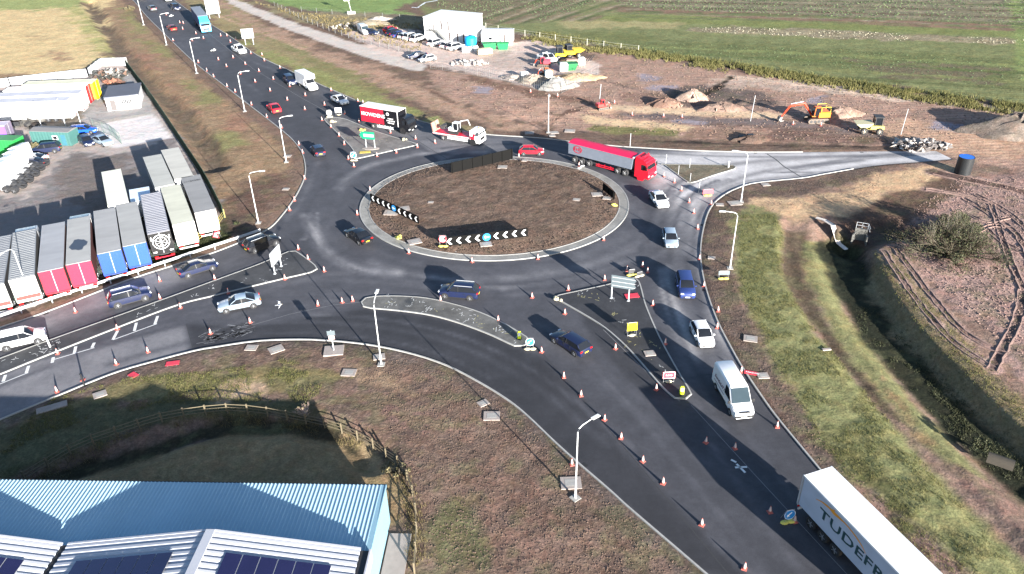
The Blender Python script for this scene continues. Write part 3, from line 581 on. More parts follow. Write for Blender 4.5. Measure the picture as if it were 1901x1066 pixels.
scrawl('se',9,_y);scrawl('se',5,_m);scrawl('kid',14,_m);scrawl('left',16,_m);scrawl('top',8,_y);scrawl('kid',5,_y)
line(_m,.05,ROADW,'survey_marks','white survey marks sprayed on the islands',.106)['kind']='stuff'
line(_y,.05,ROADY,'survey_marks','yellow survey marks sprayed on the islands',.106)['kind']='stuff'
SEAMD=M('paving_seam',(.03,.03,.032),.85,var=.3); SEAML=M('paving_joint_pale',(.16,.16,.165),.85,var=.4,sc=5)
line([[(346,602),(359,651)],[(776,262),(812,285),(836,298)],[(1300,697),(1363,691)],[(1098,609),(1132,588)],[(970,622),(1010,660),(1080,738),(1200,880),(1300,1002),(1360,1075)]],.09,SEAMD,'paving_seam','dark paving seams across the asphalt',.003)
line([[(470,603),(540,583),(620,566),(668,561)],[(1120,612),(1200,690),(1262,745)],[(1283,752),(1400,880),(1520,1010),(1590,1085)],[(360,40),(470,128),(560,182),(604,206)]],.06,SEAML,'paving_joint','pale joints between the lanes of new asphalt',.003)
_r=MB()
for _k in range(110):
    _a=np.array([RNG.uniform(368,470),0.]); _a[1]=np.interp(_a[0],[368,470],[632,606])+RNG.uniform(-10,10); _p=GA(_a); _l=RNG.uniform(.15,.9); _t=RNG.normal(.25,.4); _u=np.array([math.cos(_t),math.sin(_t)])*_l; _n=np.array([-math.sin(_t),math.cos(_t)])*RNG.uniform(.02,.1); _r.quad((*(_p-_u-_n),.004),(*(_p+_u-_n*.6),.004),(*(_p+_u*.8+_n),.004),(*(_p-_u*.9+_n*.7),.004),int(RNG.random()<.4))
struct(_r.obj('scraped_surface',[SEAMD,SEAML]),'stuff',label='rough scraped asphalt at the start of the slip lane')
# ---------------------------------------------------------------- vehicles
def paint(name,c,rough=.28,metal=.0,k=1.): 
    return Mc('paint_'+name,c,k,rough=.36,metal=metal,var=.12,sc=1.5,coat=.25)
PA={'white':paint('white',(218,218,218)),'silver':paint('silver',(150,165,178),.3,.3),'red':paint('red',(200,22,40)),'navy':paint('navy',(22,30,58)),'black':paint('black',(16,17,22)),
    'blue':paint('blue',(40,55,105)),'bright_blue':paint('bright_blue',(20,80,190)),'grey':paint('grey',(95,98,105)),'dark_red':paint('dark_red',(120,30,32)),'pale_blue':paint('pale_blue',(120,150,190),.3,.3)}
def ring_body(x,w,zb,zt,cr=.02):
    P=[(w*.86,zb),(w,zb+.14),(w,zb+(zt-zb)*.55),(w*.965,zt-.07),(w*.86,zt)]
    return [(x,y,z) for y,z in P]+[(x,0,zt+cr)]+[(x,-y,z) for y,z in reversed(P)]
def wheel_mb(r,w):
    t=MB(); pr=[(r*.62,-w/2),(r*.93,-w/2),(r,-w*.3),(r,w*.3),(r*.93,w/2),(r*.62,w/2)]; n=18
    t.loft([[(a*math.cos(2*math.pi*k/n),y,a*math.sin(2*math.pi*k/n)) for k in range(n)] for a,y in pr],0,False)
    h=MB()
    for sg in (-1,1):
        y=sg*w*.42; h.add([(r*.64*math.cos(2*math.pi*k/n),y,r*.64*math.sin(2*math.pi*k/n)) for k in range(n)],[tuple(range(n))],0)
        for k in range(5):
            a=2*math.pi*k/5; h.beam((0,y+sg*.015,0),(r*.6*math.cos(a),y+sg*.015,r*.6*math.sin(a)),.07,.03,1)
    h.cyl((0,0,0),r*.14,w*.95,'y',8,1); return t,h
DARKRIM=M('wheel_dark',(.03,.03,.032),.5,var=0)
_wc={}
def wheels(root,pos,r,w,rim=None):
    key=(r,w,rim.name if rim else '')
    if key not in _wc:
        t,h=wheel_mb(r,w); _wc[key]=(t.mesh('tyre',TYRE),h.mesh('rim',[DARKRIM,rim or RIM]))
    tm,hm=_wc[key]
    for x,y in pos:
        o=bpy.data.objects.new('wheel',tm); COL.objects.link(o); o.parent=root; o.location=(x,y,r)
        q=bpy.data.objects.new('rim',hm); COL.objects.link(q); q.parent=o
KIND={ # L,W,H, body stations (share of length, top, width), cabin stations (share, roof height), wheel radius
 'hatchback':(4.05,1.76,1.46,[(0,.58,.74),(.02,.7,.86),(.06,.76,.95),(.14,.83,1),(.27,.95,1),(.6,.97,1),(.9,1.0,.97),(.97,.95,.93),(1,.8,.86)],[(.235,0),(.42,.95),(.55,1),(.82,.96),(.975,.12)],.31),
 'saloon':(4.65,1.83,1.43,[(0,.56,.76),(.02,.68,.88),(.05,.74,.95),(.13,.82,1),(.29,.93,1),(.65,.95,1),(.86,.98,.98),(.97,.97,.93),(1,.8,.87)],[(.26,0),(.43,.95),(.55,1),(.68,.95),(.88,.02)],.32),
 'suv':(4.6,1.88,1.68,[(0,.7,.8),(.02,.85,.9),(.05,.92,.96),(.14,1.0,1),(.26,1.07,1),(.6,1.09,1),(.9,1.1,.98),(.98,1.05,.95),(1,.85,.9)],[(.225,0),(.38,.95),(.5,1),(.88,.97),(.985,.1)],.36),
 'estate':(4.75,1.84,1.47,[(0,.56,.76),(.02,.68,.88),(.05,.74,.95),(.13,.82,1),(.28,.94,1),(.65,.96,1),(.9,.98,.98),(.98,.95,.94),(1,.8,.88)],[(.25,0),(.41,.95),(.52,1),(.87,.97),(.985,.1)],.33),
 'pickup':(5.25,1.88,1.8,[(0,.75,.8),(.02,.9,.92),(.05,.98,.97),(.13,1.05,1),(.25,1.12,1),(.6,1.13,1),(.645,1.13,1),(.65,.74,1),(.99,.74,.98),(1,.7,.95)],[(.225,0),(.34,.95),(.42,1),(.58,.96),(.65,.05)],.38)}
_vc={}
def car(kind,colour,label,a,b,cat='car',group=None,name='car',roofbars=False,bed=None,plate=True):
    """a rear, b front: two points of the ground under the car's middle line"""
    key=(kind,colour,roofbars,bed)
    p,q=(a,b) if isinstance(a,Vector) else (gp(*a),gp(*b)); d=q-p; rz=math.atan2(d.y,d.x); loc=(p+q)/2; loc.z=max(0,(p.z+q.z)/2-.0)
    if key in _vc:
        r=dup(_vc[key],loc,rz,label,group); r.name=name; r['category']=cat
        if not group and 'group' in r: del r['group']
        return r
    L,Wd,H,B,Cb,wr=KIND[kind]; root=thing(name,label,cat,loc,rz,group); P=PA[colour]; hw=Wd/2; X=lambda s:L/2-s*L
    body=MB(); body.loft([ring_body(X(s),hw*w,.22 if 0<s<1 else .32,zt) for s,zt,w in B],0)
    belt=lambda s:np.interp(s,[k[0] for k in B if k[1]>.5],[k[1] for k in B if k[1]>.5])
    win=MB(); R=[]
    for s,f in Cb:
        zb=belt(s)-.03 if kind!='pickup' else min(1.12,belt(min(s,.64)))-.02; zr=zb+.05+(H-zb-.05)*f; wb=hw*(.93 if .3<s<.9 else .86); wt=hw*(.93-.17*f)
        R.append([(X(s),wb,zb),(X(s),wt,zr-.05*f),(X(s),wt*.86,zr),(X(s),0,zr+.025*f),(X(s),-wt*.86,zr),(X(s),-wt,zr-.05*f),(X(s),-wb,zb)])
    win.loft(R,0,False,True,False)
    roof=[[(x,y*1.0,z+.012) for x,y,z in r[1:6]] for r in R[1:-1]]
    body.loft(roof,0,False,True,False)
    for sg in (1,-1):       # pillars and sill trim
        k=1 if sg>0 else 5; base=0 if sg>0 else 6
        for i in range(len(R)-1):
            if i in (0,len(R)-2): body.beam(Vector(R[i][base if i==0 else k])+Vector((0,0,.02)),Vector(R[i+1][k if i==0 else base])+Vector((0,0,.012)),.075,.05,0)
        m_=R[2]; body.beam((m_[0][0]-.05,sg*abs(m_[0][1])*1.005,m_[0][2]),(m_[0][0]-.05,sg*abs(m_[1][1])*1.005,m_[1][2]+.01),.07,.04,1)
        body.box((0,sg*hw*.97,.3),(L*.5,.05,.1),1)
        for s_ in (.3,.49,.68): body.box((X(s_),sg*hw*.985,.68),(.018,.05,.5),1)
        for s_ in (.46,.65): body.box((X(s_),sg*hw*.995,.8),(.16,.03,.03),1)
        if roofbars: body.beam((R[1][1][0]-.1,sg*hw*.66,H+.03),(R[-2][1][0]+.1,sg*hw*.66,H+.03),.05,.04,2)
    wx=(L*.5-L*.175,-(L*.5-L*.19))
    for x in wx:
        for sg in (1,-1): body.cyl((x,sg*(hw-.1),wr),wr+.07,.214,'y',20,1)
    body.box((L/2-.03,0,.42),(.08,Wd*.55,.16),1); body.box((-L/2+.03,0,.4),(.1,Wd*.6,.14),1)
    body.obj('body',[P,BLK,GALV],root); win.obj('windows',GLASS,root)
    if kind=='pickup':
        bb=MB(); x0,x1=X(.655),X(.985)
        for sg in (1,-1): bb.box(((x0+x1)/2,sg*(hw-.05),.95),(x0-x1,.09,.42),0)
        bb.box((x1-.02,0,.95),(.07,Wd-.1,.42),0); bb.box(((x0+x1)/2,0,.765),(x0-x1-.05,Wd-.2,.03),1)
        if bed=='bars':
            for k in range(4): bb.beam((x0-.05,-hw*.75+k*hw*.5,1.62),(x1+.0,-hw*.75+k*hw*.5,1.62),.16,.03,2)
            bb.box(((x0+x1)/2,0,1.38),(x0-x1,Wd-.14,.44),0)
        if bed=='load': bb.box((x0-.5,0,.95),(.7,1.2,.35),2); bb.beam((x0-.06,-hw*.8,1.75),(x0-.06,hw*.8,1.75),.08,.1,2)
        bb.obj('load_bed',[P,BLK,WHITE],root)
    for sg in (1,-1):
        MB().box((L/2-.1,sg*hw*.66,B[1][1]-.04),(.2,.34,.13)).obj('headlight',HEADL,root)
        MB().box((-L/2+.07,sg*hw*.74,B[-2][1]-.12),(.14,.3,.17)).obj('tail_light',TAILL,root)
        MB().box((X(.3),sg*(hw+.09),belt(.3)+.04),(.12,.2,.13),0,0,.03).obj('mirror',P,root)
    MB().box((L/2+.015,0,.42),(.02,.5,.11)).obj('number_plate',PLATEW,root); MB().box((-L/2-.025,0,.62 if kind!='pickup' else .5),(.02,.5,.11)).obj('number_plate',PLATEY,root)
    wheels(root,[(x,sg*(hw-.1)) for x in wx for sg in (1,-1)],wr,.22)
    _vc[key]=freeze(root); return root
def van(label,a,b,L=5.9,Wd=2.02,H=2.5,words=None,name='van',colour='white',small=False):
    p,q=gp(*a),gp(*b); d=q-p; rz=math.atan2(d.y,d.x); root=thing(name,label,'van',(p+q)/2,rz); hw=Wd/2; X=lambda s:L/2-s*L; P=PA[colour]
    k=H/2.5; cw=.15 if not small else .27; ws=.325 if not small else .42; b_=MB()
    hood=1.15*min(1,k*1.1) if not small else .98
    St=[(0,.7*k,.8),(.015,.95*k,.9),(.05,hood*.93,.96),(cw-.02,hood+.08,1),(cw+.02,hood+.16,1),(ws,H*.955,.97),(ws+.06,H,.97),(.97,H,.97),(1,H*.97,.95)]
    R=[]
    for s,zt,w in St:
        f=np.clip((zt-1.2*k)/(1.3*k),0,1); P_=[(w*hw*.88,.28),(w*hw,.42),(w*hw,min(1.15*k,zt-.1)),(w*hw*(1-.09*f),zt-.14),(w*hw*(.9-.12*f),zt)]
        R.append([(X(s),y,z) for y,z in P_]+[(X(s),0,zt+.03)]+[(X(s),-y,z) for y,z in reversed(P_)])
    b_.loft(R,0)
    for sg in (1,-1): b_.box((-.1*L,sg*hw*1.0,.52),(L*.5,.03,.09),1)
    wr=.34 if not small else .31; wx=(L/2-L*.165,-L/2+L*.2)
    for x in wx:
        for sg in (1,-1): b_.cyl((x,sg*(hw-.1),wr),wr+.07,.212,'y',18,1)
    b_.box((L/2-.02,0,.5),(.1,Wd*.86,.22),1)
    b_.obj('body',[P,BLK],root)
    w=MB(); z0,z1=hood+.19,H*.945; x0,x1=X(cw+.022)+.07,X(ws-.004)+.06
    w.quad((x0,-hw*.86,z0),(x0,hw*.86,z0),(x1,hw*.78,z1),(x1,-hw*.78,z1)); w.obj('windscreen',M('windscreen_sky',(.03,.045,.055),.15,var=.3,sc=.8,spec=.12),root)
    MB().box((L/2+.005,0,.98*k*(.8 if small else 1)),(.05,Wd*.5,.16)).obj('grille',BLK,root); [MB().box((X(cw-.035),sg*hw*.3,hood+.02),(.1,.3,.02)).obj('bonnet_vent',BLK,root) for sg in (1,-1)]
    for sg in (1,-1):
        g=MB(); y0,y1=sg*(hw+.004),sg*(hw*.935+.006); xa,xb=X(cw+.045),X(ws+.12)
        g.quad((xa,y0,z0+.02),(xb,y0,z0+.02),(xb,y1,z1-.12),(X(ws+.01),y1,z1-.12)); g.obj('side_window',GLASS,root)
        MB().box((L/2-.12,sg*hw*.72,.86*k),(.22,.3,.24*k)).obj('headlight',HEADL,root); MB().box((-L/2-.0,sg*hw*.9,1.15*k),(.06,.1,.45*k)).obj('tail_light',TAILL,root)
        MB().box((X(cw+.03),sg*(hw+.13),hood+.3),(.1,.22,.3),0,0,.03).obj('mirror',BLK,root)
    MB().box((L/2+.035,0,.45),(.02,.5,.11)).obj('number_plate',PLATEW,root)
    wheels(root,[(x,sg*(hw-.1)) for x in wx for sg in (1,-1)],wr,.22)
    if words:
        text(words,.5,M('lettering_plum',(.08,.02,.06),.5,var=0),root,facing(-L*.16,-hw-.014,1.5,0),shear=.25,sx=1.15)
        MB().box((-L*.17,-hw-.012,1.0),(2.5,.012,.05)).obj('stripe',M('lettering_plum',(.08,.02,.06)),root)
    return root
# -- lorries: front of the lorry is +x, origin in the middle of its length
def cab(root,x,Wd,H,L,P,dark=False,grille=BLK,z0=.45,deflector=None,fair=None):
    hw=Wd/2; c=MB(); c.prism([(x,z0),(x+.02,1.35),(x-.06,1.75),(x-.34,H-.35),(x-.55,H-.06),(x-.8,H),(x-L,H),(x-L,z0)],-hw,hw,0)
    c.box((x-.02,0,z0+.12),(.14,Wd*.98,.36),0); c.box((x+.022,0,z0+.62),(.06,Wd*.66,.5),1)
    for sg in (1,-1): c.cyl((x-1.25,sg*(hw-.12),.5),.62,.26,'y',18,1)
    o=c.obj('cab',[P,grille],root)
    g=MB(); g.quad((x-.055,-hw*.9,1.86),(x-.055,hw*.9,1.86),(x-.33,hw*.86,H-.42),(x-.33,-hw*.86,H-.42)); g.obj('windscreen',GLASS,root)
    for sg in (1,-1):
        g=MB(); y=sg*(hw+.006); g.quad((x-.32,y,1.75),(x-1.25,y,1.65),(x-1.25,y,H-.5),(x-.52,y,H-.5)); g.obj('side_window',GLASS,root)
        MB().box((x+.035,sg*hw*.78,z0+.42),(.08,.36,.2)).obj('headlight',HEADL,root)
        MB().box((x-.12,sg*(hw+.2),2.15),(.12,.18,.62),0,0,.03).obj('mirror',BLK if not dark else P,root)
    MB().box((x+.06,0,z0+.14),(.03,.55,.12)).obj('number_plate',PLATEW,root)
    MB().box((x-.24,0,H-.27),(.34,Wd*.94,.05)).obj('sun_visor',BLK if dark else P,root)
    if deflector:
        d=MB(); d.prism([(x-.85,H),(x-1.0,H+.15),(x-L+.1,deflector),(x-L,deflector),(x-L,H)],-hw*.9,hw*.9); d.obj('wind_deflector',P,root)
def chassis(root,x0,x1,z=.85,mat=None):
    c=MB()
    for sg in (1,-1): c.box(((x0+x1)/2,sg*.42,z),(abs(x1-x0),.1,.26))
    n=int(abs(x1-x0)/1.6)
    for k in range(n+1): c.box((min(x0,x1)+abs(x1-x0)*k/max(1,n),0,z-.02),(.1,.84,.16))
    return c.obj('chassis',mat or CHASS,root)
def axles(root,xs,Wd,r=.5,w=.32,rim=None,double=False): wheels(root,[(x,sg*(Wd/2-w/2-.02)) for x in xs for sg in (1,-1)],r,w,rim)
def rail(root,x0,x1,y,mat,name='side_guard'):
    s=MB()
    for z in (.5,.78): s.box(((x0+x1)/2,y,z),(abs(x1-x0),.04,.13))
    for k in range(3): s.box((x0+(x1-x0)*(k+.5)/3,y,.72),(.06,.05,.55))
    return s.obj(name,mat,root)
def place(a,b):
    p,q=G(*a),G(*b); d=q-p; return (p+q)/2,math.atan2(d.y,d.x)
LRED=M('livery_red',(.52,.012,.03),.4,var=.05); LWHITE=M('lettering_white',(.8,.8,.8),.5,var=0); SILVERW=M('wheel_silver',(.5,.5,.5),.4,.3,var=.1)
def rigid_box_lorry(a,b):
    loc,rz=place(a,b); t=thing('delivery_lorry','box lorry with red and black side and white roof heading for the roundabout','lorry',loc,rz); L=10.2; x=L/2; Wd=2.5
    cab(t,x,Wd,2.9,1.9,PA['black'],True); chassis(t,x-1.5,-x+.1)
    bx=MB(); x1=x-2.05; x0=-x; bx.box(((x0+x1)/2,0,2.45),(x1-x0,2.5,2.7),0); bx.obj('box_body',PA['black'],t)
    MB().box(((x0+x1)/2,0,3.84),(x1-x0+.06,2.54,.08)).obj('roof',WHITE,t)
    xm=x0+(x1-x0)*.62
    for sg in (1,-1):
        MB().box(((x0+xm)/2+.05,sg*1.262,2.45),(xm-x0-.1,.02,2.6)).obj('red_side_panel',LRED,t)
        MB().box((x1-.05,sg*1.265,2.5),(.14,.03,2.75)).obj('corner_trim',WHITE,t)
    text('✦HOWDENS',.0001,LWHITE,t,facing(0,0,2.4,0)) if False else text('HOWDENS',.92,LWHITE,t,facing((x0+xm)/2+.3,-1.286,2.55,0),sx=1.1)
    e=MB()
    for k in range(8): e.prism([(0,.05),(.25,0),(0,-.05)],-.01,.01)
    star=MB(); 
    for k in range(4): 
        a_=k*math.pi/4; star.beam((x0+.75-.3*math.cos(a_),-1.286,2.6-.3*math.sin(a_)),(x0+.75+.3*math.cos(a_),-1.286,2.6+.3*math.sin(a_)),.09,.02)
    star.obj('emblem',LWHITE,t)
    for i,(s,tx) in enumerate(((.3,'MAKING'),(.3,'SPACE MORE'),(.3,'VALUABLE'))): text(tx,s,LWHITE,t,facing((xm+x1)/2-.05,-1.27,2.35-i*.38,0))
    rg=MB(); n=14; rg.loft([[(xm+.95+r*math.cos(2*math.pi*k/n),-1.27-yy,3.15+r*math.sin(2*math.pi*k/n)) for k in range(n)] for r,yy in ((.16,0),(.28,0),(.28,.02),(.16,.02),(.16,0))],0,False); rg.obj('emblem',LWHITE,t)
    axles(t,[x-1.25],Wd,.48,.3,SILVERW); axles(t,[x0+2.6],Wd,.48,.45,SILVERW)
    for sg in (1,-1): rail(t,x1-1.2,x0+3.4,sg*1.2,WHITE)
    MB().box((x0+.1,0,.6),(.1,2.3,.16)).obj('rear_bumper',CHASS,t); return t
def tipper_artic(a,b):
    loc,rz=place(a,b); t=thing('tipper_lorry','articulated tipper with a red cab, red sheeted top and grey steel sides on the roundabout','lorry',loc,rz); L=14.4; x=L/2; Wd=2.5
    cab(t,x,Wd,3.05,2.3,PA['red'],False,PA['red'],deflector=3.55); chassis(t,x-2.3,x-6.2); chassis(t,x-4,-x+.3,1.05)
    x1,x0=x-2.95,-x; Gs=Mc('tipper_steel',(128,136,150),.8,rough=.55,metal=.3,var=.15,sc=1.5)
    b_=MB(); b_.prism([(x0,1.35),(x1,1.35),(x1+.25,3.05),(x0,3.05)],-1.25,1.25); b_.box(((x0+x1)/2,0,1.42),(x1-x0,2.54,.1)); b_.box(((x0+x1)/2,0,3.06),(x1-x0+.3,2.56,.12))
    b_.obj('tipping_body',Gs,t)
    rm=Mc('sheet_red',(205,25,75),.8,rough=.6,var=.12,sc=.8,bump=.2); r=MB(); n=9; Rg=[]
    for k in range(n):
        xx=x0+(x1+.2-x0)*k/(n-1); h=.18+.1*(k%2); Rg.append([(xx,-1.26,3.12),(xx,-.9,3.2+h*.6),(xx,0,3.25+h),(xx,.9,3.2+h*.6),(xx,1.26,3.12)])
    r.loft(Rg,0,False,True,False); r.obj('top_sheet',rm,t)
    MB().box((x1+.3,0,3.3),(.25,2.5,.1)).obj('front_hood',WHITE,t)
    rg=MB(); n=24; xc=x0+1.75; zc=2.35
    rg.loft([[(xc+r*1.35*math.cos(2*math.pi*k/n),-1.262-yy,zc+r*math.sin(2*math.pi*k/n)) for k in range(n)] for r,yy in ((.5,0),(.6,0),(.6,.02),(.5,.02),(.5,0))],0,False); rg.obj('emblem',M('logo_red',(.35,.01,.03),.5,var=0),t)
    text('FHS',.72,M('logo_red',(.35,.01,.03),.5,var=0),t,facing(xc,-1.275,zc,0),shear=0,sx=1.05)
    axles(t,[x-1.3],Wd,.52,.32,SILVERW); axles(t,[x-4.0,x-5.3],Wd,.52,.5,SILVERW); axles(t,[x0+1.2,x0+2.55,x0+3.9],Wd,.52,.38,SILVERW)
    for sg in (1,-1): rail(t,x0+5.2,x0+8.4,sg*1.2,LRED)
    bm=MB(); bm.box((x-1.2,0,3.62),(.3,1.6,.14)); bm.tube([(x-1.3,.8,3.3),(x-1.3,.8,3.8)],.04); bm.obj('light_bar',LRED,t); return t
def far_artic(a,b):
    loc,rz=place(a,b); t=thing('articulated_lorry','blue articulated lorry with a bright blue cab and dark grey trailer on the north road','lorry',loc,rz); L=16.; x=L/2
    P=paint('turquoise',(60,165,215)); cab(t,x,2.5,3.0,2.3,P,deflector=3.9)
    chassis(t,x-2.3,-x+.3); x1=x-2.7
    MB().box(((x1-x)/2,0,2.6),(x1+x,2.52,2.8)).obj('trailer_body',Mc('curtain_blue',(40,60,110),.8,var=.1,sc=1),t)
    MB().box(((x1-x)/2,0,4.02),(x1+x+.04,2.56,.05)).obj('trailer_roof',Mc('roof_grey',(150,155,165),.6,var=.1),t)
    axles(t,[x-1.3],2.5,.5,.32); axles(t,[x-4.2,-x+1.8,-x+3.1,-x+4.4],2.5,.5,.4); return t
def recovery_lorry(a,b):
    loc,rz=place(a,b); t=thing('plant_lorry','white and red beavertail plant lorry with its rear ramp folded up','lorry',loc,rz); L=9.2; x=L/2
    cab(t,x,2.4,2.5,1.75,PA['white']); chassis(t,x-1.5,-x+.4)
    d=MB(); d.box((-.9,0,1.1),(L-2.3,2.45,.16)); d.box((-.9,0,1.0),(L-2.3,2.3,.1),1); 
    for sg in (1,-1): d.box((-.9,sg*1.22,1.18),(L-2.2,.05,.1),1)
    d.obj('deck',[LRED,WHITE],t)
    rp=MB()
    for sg in (1,-1):
        rp.prism([(-x+.2,1.15),(-x-.15,2.75),(-x+.0,2.78),(-x+.4,1.15)],sg*.62-.5,sg*.62+.5)
        for k in range(5): rp.box((-x+.12-.06*k,sg*.62,1.4+k*.28),(.3,1.02,.05),1)
    rp.obj('ramp',[Mc('ramp_rust',(190,140,125),.7,var=.25),CHASS],t)
    st=MB(); st.box((x-1.3,-1.212,1.3),(.8,.012,.5)); st.box((x-1.0,-1.212,1.75),(.35,.012,.5)); st.obj('door_graphic',LRED,t)
    axles(t,[x-1.2],2.4,.45,.28,SILVERW); axles(t,[-x+2.2],2.4,.45,.4,SILVERW)
    for sg in (1,-1): rail(t,x-2.2,-x+3,sg*1.15,WHITE)
    MB().cyl((x-.9,.5,2.58),.1,.16).obj('beacon',M('beacon_amber',(.8,.35,.02),.3,var=0),t)
    # the small loader it carries
    e=thing('mini_digger','white mini digger with a glazed cab carried on the plant lorry','digger',loc+Matrix.Rotation(rz,4,'Z')@Vector((-.6,0,1.185)),rz)
    k=MB()
    for sg in (1,-1): k.prism([(-.9,.1),(-.75,0),(.75,0),(.9,.1),(.9,.35),(.75,.45),(-.75,.45),(-.9,.35)],sg*.62-.15,sg*.62+.15)
    k.obj('tracks',TYRE,e)
    hb=MB(); hb.box((-.45,0,.85),(.95,1.35,.65),0,0,.12); hb.cyl((0,0,.5),.4,.12); hb.obj('body',WHITE,e)
    cb=MB(); 
    for xx in (-.1,.85):
        for yy in (-.62,.3): cb.beam((xx,yy,.9),(xx,yy,1.95),.07)
    cb.box((.38,-.16,1.98),(1.1,1.05,.1),0,0,.03); cb.obj('cab_frame',WHITE,e); MB().box((.38,-.16,1.3),(.9,.88,1.1)).obj('cab_glass',GLASS,e)
    bm=MB(); bm.tube([(.7,.4,.9),(.9,.4,2.1),(2.3,.4,2.5)],[.1,.11,.08]); bm.tube([(2.3,.4,2.5),(2.7,.4,1.6)],.07); bm.obj('boom',WHITE,e)
    f=MB(); f.tube([(-1.0,-.5,.6),(-1.6,-.5,1.2),(-2.3,-.5,1.3),(-2.7,-.5,.9)],.06); f.tube([(-1.0,.5,.6),(-1.6,.5,1.2),(-2.3,.5,1.3),(-2.7,.5,.9)],.06); f.box((-2.2,0,.9),(.7,1.2,.5)); f.obj('attachment',Mc('steel_dark',(70,68,68),.8),e)
    return t
def luton(a,b):
    loc,rz=place(a,b); t=thing('box_van','white box van with a body over the cab queueing on the north road','van',loc,rz); L=6.6; x=L/2
    c=MB(); R=[]
    for s,zt,w in ((0,.75,.8),(.12,1.0,.92),(.4,1.12,.97),(1.1,1.3,1),(1.3,1.42,1),(1.95,2.15,.96),(2.4,2.2,.96)): 
        hw=1.0*w; R.append([(x-s,hw*.9,.3),(x-s,hw,.45),(x-s,hw,zt-.35),(x-s,hw*.88,zt),(x-s,0,zt+.03),(x-s,-hw*.88,zt),(x-s,-hw,zt-.35),(x-s,-hw,.45),(x-s,-hw*.9,.3)])
    c.loft(R,0)
    for sg in (1,-1): c.cyl((x-.95,sg*.9,.34),.42,.22,'y',16,1)
    c.obj('cab',[PA['white'],BLK],t); chassis(t,x-2,-x+.1,.6)
    g=MB(); g.quad((x-1.29,-.84,1.47),(x-1.29,.84,1.47),(x-1.9,.8,2.12),(x-1.9,-.8,2.12)); g.obj('windscreen',GLASS,t)
    for sg in (1,-1):
        g=MB(); g.quad((x-1.45,sg*1.006,1.2),(x-2.3,sg*1.006,1.2),(x-2.3,sg*.99,1.9),(x-1.85,sg*.99,1.9)); g.obj('side_window',GLASS,t)
        MB().box((x-.12,sg*.68,.85),(.2,.3,.2)).obj('headlight',HEADL,t)
    bx=MB(); bx.prism([(-x,.8),(x-2.4,.8),(x-2.4,2.15),(x-1.35,2.25),(x-1.6,3.1),(-x,3.1)],-1.07,1.07); bx.obj('box_body',PA['white'],t)
    axles(t,[x-.95,-x+1.4],2.0,.34,.24)
    text('RENT',.5,M('lettering_grey',(.2,.22,.25),.5,var=0),t,facing(-x+1.2,-1.083,2.3,0)) if False else None
    return t
